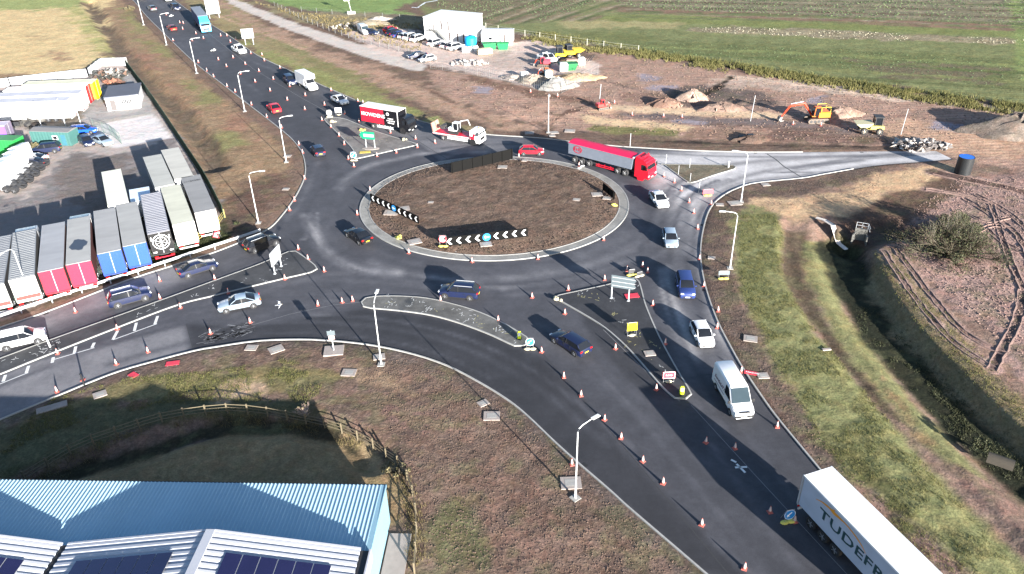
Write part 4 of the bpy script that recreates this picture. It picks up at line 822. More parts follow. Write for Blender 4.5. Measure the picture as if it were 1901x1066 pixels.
def box_trailer(label,rear,front,roof=(150,148,146),door=(190,30,45),side=(120,118,118),ribs=0,H=4.0,L=13.3,group=None,word=None,emblem=False,stain=None,doortop=None,name='parked_trailer',cabs=False,band_=None,zf=1.15):
    """rear, front: middle of the rear and front roof edges, ground plan"""
    d=front-rear; rz=math.atan2(d.y,d.x); u=d.normalized(); loc=rear+u*(L/2); loc.z=0
    t=thing(name,label,'trailer',loc,rz,group); x=L/2; hw=1.27
    key=lambda c,p,**k:Mc(p+'_%d_%d_%d'%c,c,.8,**k)
    MB().box((.04,0,(zf+H)/2-.02),(L-.12,2*hw-.02,H-zf-.06)).obj('body',Mc('trailer_side_%d_%d_%d'%side,side,.58,rough=.6,var=.2,sc=.7),t)
    r=MB(); r.box((0,0,H-.01),(L,2*hw+.02,.05))
    if ribs:
        for k in range(ribs): r.box((-x+.3+(L-.6)*k/(ribs-1),0,H+.025),(.07,2*hw-.1,.04))
    for sg in (1,-1): r.box((0,sg*hw,H-.04),(L+.02,.06,.14),1)
    r.obj('roof',[Mc('trailer_roof_%d_%d_%d'%roof,roof,.92,rough=.7,var=.34,sc=.6,stretch=(1,.3,1)),key(tuple(min(255,c+25) for c in roof),'trailer_edge',rough=.5)],t)
    if stain:
        q=MB(); n=14; q.add([(-x+stain[0]+stain[1]*math.cos(2*math.pi*k/n)*(1+.25*math.sin(k*2.7)),.9*math.sin(2*math.pi*k/n)*(1+.2*math.sin(k*1.9)),H+.019) for k in range(n)],[tuple(range(n))]); q.obj('roof_patch',Mc('roof_wet',(70,70,78),.6,rough=.3,var=.3),t)
    dm=key(door,'rear_door',rough=.4,var=.07); 
    for sg in (1,-1):
        e=MB(); e.box((-x-.0,sg*hw*.5,(zf+H)/2),(.07,hw-.03,H-zf-.08)); 
        e.box((-x-.04,sg*hw*.99,(zf+H)/2),(.03,.025,H-zf-.2),1); e.box((-x-.04,sg*.018,(zf+H)/2),(.03,.03,H-zf-.1),1)
        for yy in (.3,.72): e.box((-x-.045,sg*hw*yy,(zf+H)/2),(.03,.035,H-zf-.2),0)
        e.obj('rear_door',[dm,GALV],t)
    fr=MB(); 
    for sg in (1,-1): fr.box((-x-.02,sg*hw,(zf+H)/2),(.12,.08,H-zf))
    fr.box((-x-.02,0,zf-.06),(.12,2*hw,.16)); fr.obj('rear_frame',key(tuple(int(c*.8) for c in door),'rear_frame'),t)
    bp=MB(); bp.box((-x+.05,0,.58),(.1,2.3,.18)); bp.obj('rear_bumper',WHITE if not emblem else LRED,t)
    for sg in (1,-1): MB().box((-x-.02,sg*.95,.8),(.08,.45,.14)).obj('tail_light',TAILL,t)
    if band_: MB().box((-x-.03,0,1.55),(.09,2*hw-.1,.45)).obj('door_band',Mc('door_band_%d'%band_[0],band_,.8),t)
    chassis(t,x-.3,-x+.2,.95); axles(t,[-x+1.6,-x+2.95,-x+4.3],2.5,.5,.38)
    lg=MB()
    for sg in (1,-1): lg.box((x-2.6,sg*.8,.55),(.14,.14,1.1)); lg.box((x-2.6,sg*.8,.03),(.3,.3,.05))
    lg.obj('landing_legs',CHASS,t)
    if word: text(word,.6,M('lettering_navy',(.02,.02,.04),.5,var=0),t,facing(-x-.085,0,3.45,R_(-90)))
    if emblem:
        E_=MB(); n=28; xx=-x-.085
        for r0,r1 in ((.92,1.0),(.62,.68)): E_.loft([[(xx-dx,r*math.cos(2*math.pi*k/n),2.75+r*math.sin(2*math.pi*k/n)) for k in range(n)] for r,dx in ((r0,0),(r1,0),(r1,.015),(r0,.015),(r0,0))],0,False)
        for k in range(8):
            a=math.pi*2*k/8+.2; E_.beam((xx-.008,.12*math.cos(a),2.75+.12*math.sin(a)),(xx-.008,(.6 if k%2 else .95)*math.cos(a+.25),2.75+(.6 if k%2 else .95)*math.sin(a+.25)),.09,.015)
        for sg in (1,-1): E_.box((xx,sg*1.05,3.3),(.015,.12,.5)); E_.box((xx,sg*.95,1.45),(.015,.4,.16))
        E_.obj('emblem',LWHITE,t)
    return t
# ---------------------------------------------------------------- lamps, cones, signs
def lamp(base,arm,label,h=7.3,armlen=1.5):
    p=gp(*base); rz=math.atan2(arm[1],arm[0]); t=thing('street_lamp',label,'street lamp',p,rz,'tall grey street lamps along the roads')
    c=MB(); c.tube([(0,0,-.1),(0,0,1.3)],.09,8); c.tube([(0,0,1.3),(0,0,h-.35),(.12,0,h-.05),(.45,0,h+.12),(armlen,0,h+.25)],[.065,.05,.045,.042,.035],8); c.obj('column',LAMPM,t)
    d=MB(); d.box((armlen+.3,0,h+.25),(.75,.3,.1),0,0,.04); d.obj('lamp_head',LAMPM,t); MB().box((armlen+.32,0,h+.195),(.5,.22,.012)).obj('lens',HEADL,t)
    MB().box((0,0,.02),(.7,.7,.1)).obj('footing',CONCR,t); return t
lamp((267,47),(1,.3),'street lamp on the west verge farthest up the north road'); lamp((309.5,84),(1,.3),'street lamp on the west verge opposite the blue lorry')
lamp((365.5,137),(1,.3),'street lamp on the west verge opposite the white pickup'); lamp((454.7,207.7),(1,.3),'street lamp on the west verge beside the red car heading north')
lamp((531.7,302),(1,.3),'street lamp on the bend left of the navy car'); lamp((480,415),(1,.1),'street lamp between the lorry yard corner and the roundabout')
lamp((1018,247),(0,-1),'street lamp on the far side of the roundabout near the red car',6.9); lamp((1375.4,375.6),(-1,.2),'street lamp at the kerb corner of the pale east arm'); lamp((1355,498.5),(-1,.1),'street lamp on the grass verge beside the dark blue car')
lamp((1068,926),(.8,.6),'nearest street lamp, standing in brown soil beside the slip lane'); lamp((708,678),(.05,1),'street lamp on the south verge with its top at the tip of the curved island'); lamp((64,567),(-.2,-1),'street lamp behind the crash barrier in front of the parked trailers')
def post(px,h,label,r=.05,mat=GALV,name='marker_post',tilt=(0,0)):
    p=gp(*px); t=MB(); t.tube([(0,0,-.1),(tilt[0]*h,tilt[1]*h,h)],r,8); t.tube([(tilt[0]*h,tilt[1]*h,h),(tilt[0]*h*1.02,tilt[1]*h*1.02,h+.04)],r*1.5,8); return tag(t.obj(name,mat,None,p),label,'post')
post((1169.5,272.6),2.2,'thin grey post on the kerb behind the red tipper lorry'); post((94,646),1.4,'white marker post on the island in front of the white car derived van',.09,WHITE,tilt=(-.1,.1)); post((157,716),1.4,'dark marker post on the south verge of the west road',.08,BLK)
for (x,y,h,l) in ((1236,305,1.6,'far left'),(1280,313,1.6,'far side'),(1259,325,1.5,'near side'),(1281,337,1.3,'near corner'),(1297,358,1.7,'open end')): post((x,y),h,f'thin grey stake at the {l} of the small east island',.035)
post((1352,312),1.1,'short white post at the right tip of the small east island',.11,WHITE)
for (x,y,h,l) in ((1393,226,4.6,'tall thin pole on the haul road left of the orange excavator'),(1112,198,4.2,'tall thin pole beside the small red machine'),(1672,251,4.4,'tall thin pole beside the yellow dumper')): post((x,y),h,l,.05,GALV,'site_pole',(.05,.02)); 
# cones
ORANGE=M('cone_red',(.36,.09,.07),.6,var=.15); SLEEVE=M('cone_sleeve',(.5,.4,.38),.5,var=.1)
def cone_proto():
    t=thing('traffic_cone','x','traffic cone')
    b=MB(); b.box((0,0,.03),(.4,.4,.06),0,0,.02); b.obj('base',ORANGE,t)
    c=MB(); c.tube([(0,0,.06),(0,0,.74)],[.14,.025],12); c.obj('cone_body',ORANGE,t)
    s=MB(); s.tube([(0,0,.2),(0,0,.66)],[.122,.043],12,0,False); s.obj('sleeve',SLEEVE,t); return t
CONES=[('in the farthest line of the north road','cones in the left line of the north road',[(309,28),(334,43),(340.7,44),(339.4,54.5),(357,76),(364,63),(378,72),(410,67),(428,78.5)]),
 ('in the middle line of the north road','cones in the right line of the north road',[(433,107.7),(455.7,120),(481,133),(507.7,147.4),(538,161),(567,178),(602.6,195)]),
 ('in the line beside the northbound lane','cones beside the northbound lane',[(405.6,111.5),(420.8,124),(446.9,138),(474,152.5),(501.8,169),(533.5,186),(566,204),(598,224)]),
 ('round the north splitter island','cones along the north splitter island',[(614.8,237),(629.7,252.8),(639.4,268.5),(647,296),(657,309.6),(700,290.6),(736,284),(775,274)]),
 ('on the east kerb of the north road','cones along the east kerb',[(421.5,67),(438,73.5),(466,100),(487,103.5),(491,113),(520,126.7),(615,168.5),(664.7,188.7),(674,192)]),
 ('beside the queueing lorries','cones beside the southbound lorries',[(640.6,211.5),(666.5,226.7),(725,247),(771.6,258.4),(807.8,266)]),
 ('on the west kerb of the north road','cones along the west kerb',[(321.7,76),(368.5,116.5),(384,132),(397,143),(421.7,161),(437,171),(467,195),(495.5,218),(523,238),(555,269),(562,284.5),(566,332.6),(547,373),(538,391)]),
 ('round the central island kerb','cones round the central island',[(687,354),(663.4,398.5),(759,470.5),(876.5,487),(998.5,481),(1120.5,446),(963.4,292),(1074.8,310)]),
 ('at the top of the south-east island','cones at the island corner',[(1192.5,495),(1163.5,503),(1202,506),(1122.5,520),(1055,539),(988,553),(1048.5,583)]),
 ('on the east kerb beside the cars','cones along the east kerb by the cars',[(1288,396),(1294.7,425),(1298,482),(1306.5,532),(1333,579),(1331,609),(1375.5,691),(1442.5,793)]),
 ('across the pale east arm','cones across the east arm',[(1232.6,328),(1251.6,339),(1264.6,354),(1279.4,376),(1320,380)]),
 ('beside the south-east splitter island','cones along the south-east island',[(1142.3,648),(1218,724),(1212,567),(1234.7,639)]),
 ('in the long south-east road line','cones in the long line down the south-east road',[(1005.5,654),(1046.5,701),(1078.4,735),(1122,780),(1152.7,814),(1193,857),(1231,898),(1302.7,975),(1381.4,1056)]),
 ('near the white cross','cones near the white cross',[(1310,822),(1364,833),(1429,951),(1475,969)]),
 ('on the curved island kerb','cones by the curved island',[(818,559),(925,596)]),
 ('round the west island tip','cones at the tip of the west island',[(554,463),(572,482),(602,504),(529,519),(520,474)]),
 ('along the slip lane joint','cones along the slip lane joint',[(590,567),(635.5,562),(655,559),(464.6,599),(391,620)]),
 ('along the west splitter island kerbs','cones along the west island',[(424,545),(399,519),(335.6,572),(297.6,555),(218,612),(107.6,657)]),
 ('in the crash barrier lane','cones beside the barrier lane',[(297,522),(140.6,580)]),
 ('on the west road south side','cones on the south side of the west road',[(275,654),(216.4,677),(154,706),(106,728),(1061.5,863)][:4]),
 ('in the earthworks','cones on the works haul road',[(1173.5,215),(1231.7,218),(1266,219),(1472,232),(1524,234),(1140.5,192.5),(1035,180),(985,172)])]
cz=freeze(cone_proto()); first=True
for wh,grp,L in CONES:
    L=sorted(L,key=lambda p:-p[1])
    for i,(x,y) in enumerate(L):
        lb=f'red and white cone, {ordw(i)} from the camera {wh}'
        p=gp(x,y); p.z+=.004
        if sdf(ring_o,np.array([[0,0],[1,0],[0,1]])) is None: pass
        for q in list(isl.values())+[ring_o]:
            if sdf(np.array([[p.x,p.y]]),q)[0]<-.02: p.z=.125
        if first: o=cz[0]; o.location=p; tag(o,lb,'traffic cone',grp); first=False
        else: o=dup(cz,p,random.uniform(0,1.5),lb,grp,(random.gauss(0,.03),random.gauss(0,.03)))
lb='lone traffic cone standing in the soil beside the nearest street lamp'; o=dup(cz,gp(1061.5,864),.3,lb); del o['group']
# service covers set in the ground
COVERM=Mc('cover_concrete',(178,166,158),.62,rough=.9,var=.2,sc=2)
for i,(x,y,s,l) in enumerate([(534,291,1.2,'beside the street lamp on the bend'),(531,352,1,'on the west verge below the bend'),(983,248,1.6,'left of the far street lamp'),(1029,247,1.5,'right of the far street lamp'),(1058,244.5,1.8,'farthest right on the far verge'),(1025,253,1.1,'in front of the far street lamp'),
  (467,647,1.2,'leftmost of two on the south verge'),(513,650,1.5,'beside the south kerb left of the small sign'),(186,734,1.2,'on the south verge below the west road'),(704,664,1.2,'behind the south verge street lamp'),(648,693,1.4,'on the sandy soil of the south verge'),(897,750,1,'smaller of two on the soil below the slip lane'),(913,774,1.5,'larger of two on the soil below the slip lane'),(1060,898,1.7,'behind the nearest street lamp'),
  (1393,631,1.4,'on the east verge left of the grass bank'),(1416,699,1.1,'on the east verge beside the flat red sign'),(1206,658,1.1,'on the south-east splitter island'),(1364,378,1.8,'beside the corner street lamp'),(1336,381,1.1,'on the kerb corner of the east arm'),(1421,344,1.2,'on the soil below the pale east arm'),(1321,480,.9,'on the east verge beside the silver car'),
  (933,314,1.5,'behind the far chevron board on the central island'),(974,302,.9,'at the far edge of the central island'),(1108,365,1.6,'near the right chevron board'),(1070,375,1,'on the right half of the central island'),(1127,372,1.2,'tan and beside the right apron'),(800,380,.8,'alone on the left half of the central island'),(727,399,2,'in front of the left chevron board'),(749,392,1.8,'behind the left chevron board'),(902,458,1.5,'below the near chevron board'),(770,453,1.7,'beside the sandbags on the central island')]):
    p=gp(x,y); 
    if sdf(np.array([[p.x,p.y]]),ring_i)[0]<0: p.z=.32
    if sdf(np.array([[p.x,p.y]]),isl['se'])[0]<0: p.z=.1
    b=MB(); b.box((0,0,.03),(s,s*.8,.1)); b.box((0,0,.085),(s*.6,s*.45,.012),1)
    o=b.obj('service_cover',[COVERM,CONCR],None,p,random.uniform(-.3,.6)); tag(o,f'pale concrete service cover {l}','service cover','pale service covers in the verges')
b=MB(); b.box((0,0,.04),(2.6,.9,.14)); tag(b.obj('concrete_slab',COVERM,None,gp(97,758),.5),'long pale concrete slab lying on the grass at the far left','slab')
# signs
SIGNB=Mc('sign_back_grey',(150,166,174),.38,rough=.5,metal=.2,var=.06); BLUE=M('sign_blue',(.02,.22,.55),.4,var=.05); REDS=M('sign_red',(.55,.04,.06),.45,var=.08); YELS=M('sign_yellow',(.55,.42,.0),.4,var=.05); GRNS=M('sign_green',(.01,.2,.11),.4,var=.05)
def poly_panel(outline,th=.05): b=MB(); b.prism(outline,-th/2,th/2); return b
def big_sign(name,label,pa,pb,h0,h1,over=(.3,.3),face=None,shape=None,legr=.08,front=None,lift=0):
    a,c=G(*pa),G(*pb); d=c-a; w=d.length; rz=math.atan2(d.y,d.x); t=thing(name,label,'sign',a+Vector((0,0,lift)),rz)
    for x in (0,w): MB().tube([(x,.06,0),(x,.06,h1-.1)],legr,8).obj('post',GALV,t)
    x0,x1=-over[0],w+over[1]; out=shape(x0,x1,h0,h1) if shape else [(x0,h0),(x1,h0),(x1,h1),(x0,h1)]
    p=MB(); p.prism(out,-.03,.03); p.obj('panel',face or SIGNB,t)
    for k in range(3): MB().box(((x0+x1)/2,-.04 if front is None else .05,h0+(h1-h0)*(k+.5)/3),(x1-x0-.2,.03,.06)).obj('brace',GALV,t)
    for x in (0,w): MB().box((x,.06,.02),(.3,.3,.06)).obj('footing',GALV,t)
    return t,w
flag=lambda x0,x1,a,b:[(x0,a),(x1-.35,a),(x1,a+(b-a)*.22),(x1-.3,a+(b-a)*.5),(x1,a+(b-a)*.75),(x1-.35,b),(x0,b)]
big_sign('direction_sign','large grey backed direction sign with two flag ends on the south-east splitter island',(1134.6,555.6),(1166.3,560.7),1.55,3.1,(.1,.75),shape=flag,lift=.1)
big_sign('direction_sign','grey direction sign seen edge on at the tip of the west splitter island',(511.5,510),(523.5,496),1.2,3.0,(.5,.3),lift=.1,face=Mc('sign_back_pale',(215,218,220),.5,rough=.4,var=.05))
big_sign('direction_sign','very large pale direction sign at the top beside the blue lorry',(390,35),(407.5,33),1.2,5.2,(.6,.5),face=Mc('sign_back_pale',(215,218,220),.5))
big_sign('direction_sign','square pale direction sign on the verge of the north road',(456.5,84),(471,83),1.6,3.9,(.6,.4),face=Mc('sign_back_pale',(215,218,220),.5))
t,w_=big_sign('direction_sign','green direction sign with a pale border on the north splitter island',(680,275),(696,276.5),1.5,2.8,(1.0,.15),face=GRNS,front=1,lift=.1,shape=lambda x0,x1,a,b:[(x0,(a+b)/2),(x0+.5,a),(x1,a),(x1,b),(x0+.5,b)])
MB().box((w_/2-.1,-.04,2.15),(w_+.3,.012,.5)).obj('pale_field',Mc('sign_pale_green',(165,215,195),.8),t); 
p=MB(); p.prism([(1.4*math.cos(k*.4488)*(1+.1*math.sin(3*k)),.7*math.sin(k*.4488)) for k in range(14)],.1,.16,0,'z'); tag(p.obj('concrete_pad',COVERM,None,G(689,277)),'pale concrete pad under the green direction sign','concrete pad')
FRAME=M('frame_steel',(.3,.3,.3),.5,.5)
def sandbags(t,n=2,col=SAND,spread=.35):
    for k in range(n):
        b=MB(); x=(k-(n-1)/2)*spread*1.6; b.loft([[(x+r*.36*math.cos(a),.1+r*.22*math.sin(a),z) for a in [i*math.pi/5 for i in range(10)]] for z,r in ((.0,.85),(.08,1.05),(.17,.8),(.2,.35))],0); b.obj('sandbag',col,t)
YBAG=M('sandbag_yellow',(.62,.55,.12),.9,var=.2)
def frame_sign(label,px,yaw,kind,w=.9,h=.75,z0=.35,bags=0,lift=0.,bag=SAND,words=None,lean=.12):
    p=gp(*px); p.z=max(p.z,lift); t=thing('temporary_sign',label,'road sign',p,yaw)
    f=MB(); H=z0+h
    for sx in (-1,1): f.tube([(sx*w*.42,.05,0),(sx*w*.42,lean,H)],.02,6); f.tube([(sx*w*.42,.65,0),(sx*w*.42,lean,H)],.02,6)
    f.tube([(-w*.42,.05,.1),(w*.42,.05,.1)],.02,6); f.tube([(-w*.42,lean,H),(w*.42,lean,H)],.02,6); f.obj('frame',FRAME,t)
    Tm=Matrix.Translation((0,.02+lean*.6,z0+h/2))@Matrix.Rotation(R_(-6),4,'X')
    def put(mb,name,mat): 
        o=mb.obj(name,mat,t); o.data.transform(Tm); return o
    if kind in ('rect','yellow','redbar'):
        put(MB().box((0,0,0),(w,.03,h)),'panel',{'rect':REDS,'yellow':YELS,'redbar':REDS}[kind])
        if kind=='rect':
            b=MB()
            for sz in (-1,1): b.box((0,-.02,sz*h*.44),(w*.94,.01,.04))
            for sx in (-1,1): b.box((sx*w*.46,-.02,0),(.04,.01,h*.9))
            put(b,'border',LWHITE)
    if kind in ('keepleft','round50','roundback'):
        r=h/2; b=MB(); b.cyl((0,0,0),r,.03,'y',24); put(b,'disc',{'keepleft':BLUE,'round50':LWHITE,'roundback':WHITE}[kind])
        if kind=='keepleft':
            b=MB(); b.prism([(-.06*r+.28*r,.52*r),(.12*r+.28*r,.38*r),(-.2*r,-.1*r),(-.02*r,-.26*r),(-.52*r,-.45*r),(-.42*r,.1*r),(-.3*r,.0)],-.03,-.018); put(b,'arrow',LWHITE)
            b=MB(); b.loft([[(q*math.cos(a),y,q*math.sin(a)) for a in [i*math.pi/12 for i in range(24)]] for q,y in ((r*.9,-.018),(r*.97,-.018),(r*.97,-.026),(r*.9,-.026),(r*.9,-.018))],0,False); put(b,'border',LWHITE)
        if kind=='round50':
            b=MB(); b.loft([[(q*math.cos(a),y,q*math.sin(a)) for a in [i*math.pi/12 for i in range(24)]] for q,y in ((r*.78,-.018),(r,-.018),(r,-.028),(r*.78,-.028),(r*.78,-.018))],0,False); put(b,'red_ring',REDS); words='50'
    if kind=='triangle':
        put(poly_panel([(-w/2,-h*.45),(w/2,-h*.45),(0,h*.5)],.03),'panel',REDS); b=MB(); b.prism([(-w*.3,-h*.32),(w*.3,-h*.32),(0,h*.26)],-.03,-.018); put(b,'white_field',LWHITE)
    if words:
        me_=Tm@facing(0,-.035,0,0); text(words,h*.42 if kind=='round50' else h*.3,BLK if kind=='round50' else LWHITE,t,me_,depth=.004)
    if bags: sandbags(t,bags,bag)
    return t
FACE=0.0
frame_sign('red and white temporary works sign near the point of the south-east splitter island',(1241,712),.02,'rect',1.2,.75,.45,1,.1,words='ROAD')
frame_sign('bright yellow temporary sign on the south-east splitter island',(1173,626),.15,'yellow',1.1,.95,.7,1,.1)
frame_sign('round blue keep left sign at the right end of the curved island',(984,650),0,'keepleft',.8,.9,.5,2)
frame_sign('round blue keep left sign on the road beside the large white trailer',(1464,972),.2,'keepleft',.8,.95,.4,2,bag=YBAG)
frame_sign('round blue keep left sign at the near corner of the north splitter island',(657,299),0,'keepleft',1.0,1.0,.5,2)
frame_sign('round speed limit sign on a frame beside the near chevron board',(823,463),0,'round50',1.0,1.0,.6,2,.33,YBAG)
frame_sign('white backed round sign at the far tip of the north splitter island',(612,219),.1,'roundback',.9,1.0,.35,2,.1)
frame_sign('white backed rectangular sign at the far tip of the north splitter island',(629,215),.1,'redbar',1.2,.9,.5,1,.1).children[1].data.materials[0]=WHITE
frame_sign('triangular red and white works sign below the corner of the lorry yard',(402,447),-.3,'triangle',1.1,1.1,.3,1)
frame_sign('grey and yellow temporary sign on the east verge below a street lamp',(1343,520),.0,'redbar',1.3,.5,.6,2,0,YBAG).children[1].data.materials[0]=SIGNB
frame_sign('red and white barrier sign standing on the pale east arm',(1314,364),.1,'redbar',1.5,.7,.3,2,0,YBAG)
frame_sign('black backed sign on a frame at the top corner of the south-east island',(1173,512),.2,'yellow',.8,.5,.3,2,0,YBAG).children[1].data.materials[0]=CHASS
frame_sign('open sign frame with pale sandbags beside the black backed sign',(1188,514),.4,'redbar',.8,.3,.3,2,0).children[1].data.materials[0]=CHASS
def lying(label,px,w,h,mat,yaw,words=None,lift=0,name='fallen_sign'):
    p=gp(*px); p.z=max(p.z,lift); t=thing(name,label,'road sign',p,yaw); MB().box((0,0,.05),(w,h,.04)).obj('panel',mat,t)
    b=MB(); 
    for s in (-1,1): b.tube([(s*w*.35,-h*.7,.03),(s*w*.35,h*.7,.03)],.02,6)
    b.obj('frame',FRAME,t)
    if words: text(words,h*.5,LWHITE,t,Matrix.Translation((0,0,.085)),depth=.004)
    return t
lying('red sign lying flat on the south-east splitter island beside the direction sign',(1173,551),1.6,.9,REDS,.15,None,.1); lying('red sign lying on the south verge below the west road',(321,676),1.3,.7,REDS,.2); lying('red sign lying on the grass beside a dark bag',(248,698),.9,.7,REDS,-.6); lying('red sign with white lettering lying on the east verge',(1400,695),1.9,.55,REDS,-.35,'ROADWORK')
lying('yellow sign lying on the north splitter island beside the keep left sign',(678,284),1.8,.9,Mc('sign_ochre',(205,180,80),.8),.15,None,.1)
# small sandbag heaps and bins
def heap(label,px,n,col,lift=.1,name='sandbag_heap'):
    p=gp(*px); p.z=max(p.z,lift); t=thing(name,label,'sandbags',p,random.uniform(0,3))
    for k in range(n):
        b=MB(); x,y=random.uniform(-.5,.5),random.uniform(-.4,.4); z=.0 if k<n*.7 else .16
        b.loft([[(x+r*.32*math.cos(a),y+r*.2*math.sin(a),z+dz) for a in [i*math.pi/5 for i in range(10)]] for dz,r in ((0,.8),(.08,1.05),(.17,.75),(.2,.3))],0); b.obj('sandbag',col,t)
heap('yellow sandbags with a small lamp on the left edge of the central island',(741,446),5,YBAG,.3); heap('yellow sandbags on the right edge of the central island',(1143,384),4,YBAG,.15); heap('yellow and black sandbags on the far kerb of the north island',(672,243),6,YBAG); heap('yellow sandbags at the right corner of the north island',(750,260),8,SAND); heap('pale sandbags at the far tip of the north island',(618,228),6,SAND)
heap('pale sandbags at the left corner of the south-east island',(1034,556),6,SAND); heap('pale sandbags beside the far edge of the central island apron',(1080,315),3,Mc('bag_white',(225,225,220),.8),.3); heap('heap of cones and white bags in the middle of the north road',(396,94),9,Mc('bag_white',(225,225,220),.8),0)
heap('white bags among cones far up the north road',(318,30),6,Mc('bag_white',(225,225,220),.8),0)
def bollard(label,px):
    p=gp(*px); p.z=.1; t=thing('bollard',label,'bollard',p); MB().box((0,0,.45),(.38,.3,.9),0,0,.1).obj('body',M('hi_vis_yellow',(.6,.75,.02),.4,var=.05),t); MB().box((0,-.16,.6),(.28,.012,.4)).obj('reflective_face',LWHITE,t); MB().box((0,0,.03),(.5,.42,.06)).obj('base',BLK,t)
bollard('small bright yellow bollard at the point of the south-east splitter island',(1265,733)); bollard('small yellow bollard at the right end of the curved island',(964,630))
# small post sign on the concrete base, south verge
p=gp(620,653); t=thing('post_sign','small pale sign on a post rising from a concrete base on the south verge','sign',p,.1); MB().box((0,0,.04),(2.0,1.7,.16)).obj('concrete_base',COVERM,t); MB().tube([(0,0,.1),(0,0,2.6)],.06,8).obj('post',GALV,t); MB().box((0,-.09,2.3),(.8,.03,.55)).obj('panel',SIGNB,t); MB().box((0,-.09,1.75),(.6,.03,.45)).obj('panel',Mc('sign_pink',(215,175,170),.8),t)
# chevron boards
def chevron(label,pa,pb,h,n,front=True,lift=.3,circle=True):
    a,c=G(*pa),G(*pb); d=c-a; w=d.length; t=thing('chevron_board',label,'sign',a+Vector((0,0,lift)),math.atan2(d.y,d.x),'black chevron boards on the central island')
    MB().box((w/2,0,h/2+.1),(w,.06,h)).obj('panel',M('chevron_black',(.004,.004,.004),.7,var=.1,spec=.1),t)
    k_=int(w/2)+2
    for k in range(k_): MB().box((.2+(w-.4)*k/(k_-1),.09 if front else -.09,h/2-.05),(.08,.1,h+.3)).obj('post',M('chevron_black',(.004,.004,.004)),t)
    if front:
        m_=MB(); 
        for k in range(n):
            x=w*(k+.5)/n
            if circle and k==n//2: continue
            s=h*.34; xc=x
            m_.prism([(xc-s*.75,h/2+.1),(xc+s*.15,h/2+.1+s),(xc+s*.85,h/2+.1+s),(xc-s*.05,h/2+.1),(xc+s*.85,h/2+.1-s),(xc+s*.15,h/2+.1-s)],-.055,-.032)
        m_.obj('white_chevrons',LWHITE,t)
        if circle:
            x=w*(n//2+.5)/n; MB().cyl((x,-.045,h/2+.1),h*.42,.03,'y',24).obj('blue_disc',BLUE,t); b=MB(); b.prism([(x-.4*h*.6,h/2+.1),(x-.1*h,h/2+.1+.2*h),(x-.1*h,h/2+.1+.06*h),(x+.25*h,h/2+.1+.06*h),(x+.25*h,h/2+.1-.06*h),(x-.1*h,h/2+.1-.06*h),(x-.1*h,h/2+.1-.2*h)],-.075,-.062); b.obj('white_arrow',LWHITE,t)
    return t
chevron('near black chevron board facing the camera with a blue disc in its middle',(826,462.5),(980,444),1.25,9); chevron('left black chevron board slanting away with a small blue disc',(689,377),(778.5,420.5),1.1,9)
chevron('far black chevron board seen from behind at the far edge of the central island',(838,326),(952,299),1.7,1,False); chevron('short black chevron board seen from behind at the right edge of the central island',(1119,357),(1140.4,375),1.1,1,False)
# ---------------------------------------------------------------- traffic
rigid_box_lorry((684,232),(762,246)); tipper_artic((1066,296),(1206,333)); far_artic((362,32),(392,72)); recovery_lorry((806,253),(899,268)); luton((553,153),(591,174))
van('long white panel van with plum lettering heading for the bottom right',(1336,704),(1383,786),words='SundoLiTT',L=5.9)
car('suv','white','white car with roof rails entering the west road at the left edge',(-2,648),(88,627),roofbars=True)
car('hatchback','red','red car on the far side of the roundabout',(963,286),(1010,286)); car('saloon','white','white saloon coming round the right side of the roundabout',(1215,366),(1230,387)); car('hatchback','silver','silver blue hatchback leaving the roundabout ahead of the dark blue car',(1240,436),(1247,464))
car('suv','blue','dark blue car between the silver hatchback and the white hatchback',(1267,520),(1276,558)); car('hatchback','white','white hatchback ahead of the long white van',(1291,606),(1314,652)); car('saloon','black','black saloon passing the left chevron board',(684,456),(649,433))
car('hatchback','navy','navy car turning up the north road past the splitter island',(598,295),(584,276)); car('saloon','red','red saloon driving away up the north road',(517,213),(502,199)); car('hatchback','dark_red','small dark red car far up the north road',(326,60),(314,53))
car('suv','navy','navy car half hidden behind the white box van',(532,149),(546,160)); car('saloon','white','white car with a dark roof between the box van and the red sided lorry',(617,184),(646,198)); car('pickup','white','white pickup on the north road near the square sign',(434,92),(456,103),'pickup',bed='load')
car('suv','navy','dark navy car with roof rails heading west beside the curved island',(895,553),(812,546),roofbars=True); car('estate','navy','dark navy estate car driving up the south-east road',(1086,661),(1032,627)); car('saloon','silver','silver saloon leaving the roundabout along the west road',(486,562),(405,578))
car('suv','navy','dark car with roof rails behind the saloon in the barrier lane',(196,572),(288,547),roofbars=True); car('saloon','navy','dark saloon ahead of the one with roof rails in the barrier lane',(331,516),(404,493)); car('suv','black','black car with white roof rails reaching the roundabout',(451,473),(523,446),roofbars=True)
car('hatchback','grey','grey car farthest up the northbound lane',(288,22),(279,17)); car('suv','navy','dark car coming down ahead of the blue lorry',(320,14),(334,22)); car('suv','white','white car at the very top of the north road, right lane',(305,-2),(316,4)); car('saloon','white','white car at the very top of the north road, left lane',(268,2),(258,-4))
r1=(G(1490.6,881.7,4.1)+G(1546.5,867,4.1))/2; r2=(G(1669,1066,4.1)+G(1751,1066,4.1))/2
T=box_trailer('large white box trailer with dark lettering and an orange swoosh leaving at the bottom right',r1,r2,(236,238,240),(225,228,232),(212,222,240),0,4.1,13.6,name='box_trailer')
zc=2.75; DKG=M('lettering_green_black',(.012,.05,.055),.5,var=0); ORG=M('logo_orange',(.75,.3,.02),.5,var=0)
text('TUDEFRIGHT',1.2,DKG,T,facing(.75,-1.262,zc-.3,0),sx=1.45,space=1.05,bold=.02)
b=MB(); arc=[(-4.9+9.0*0+ .0,0)]
A=[(-5.2,3.15),(-4.6,3.42),(-3.9,3.55),(-3.0,3.62),(-2.0,3.62),(-1.2,3.5),(-.5,3.28),(.05,2.95)]
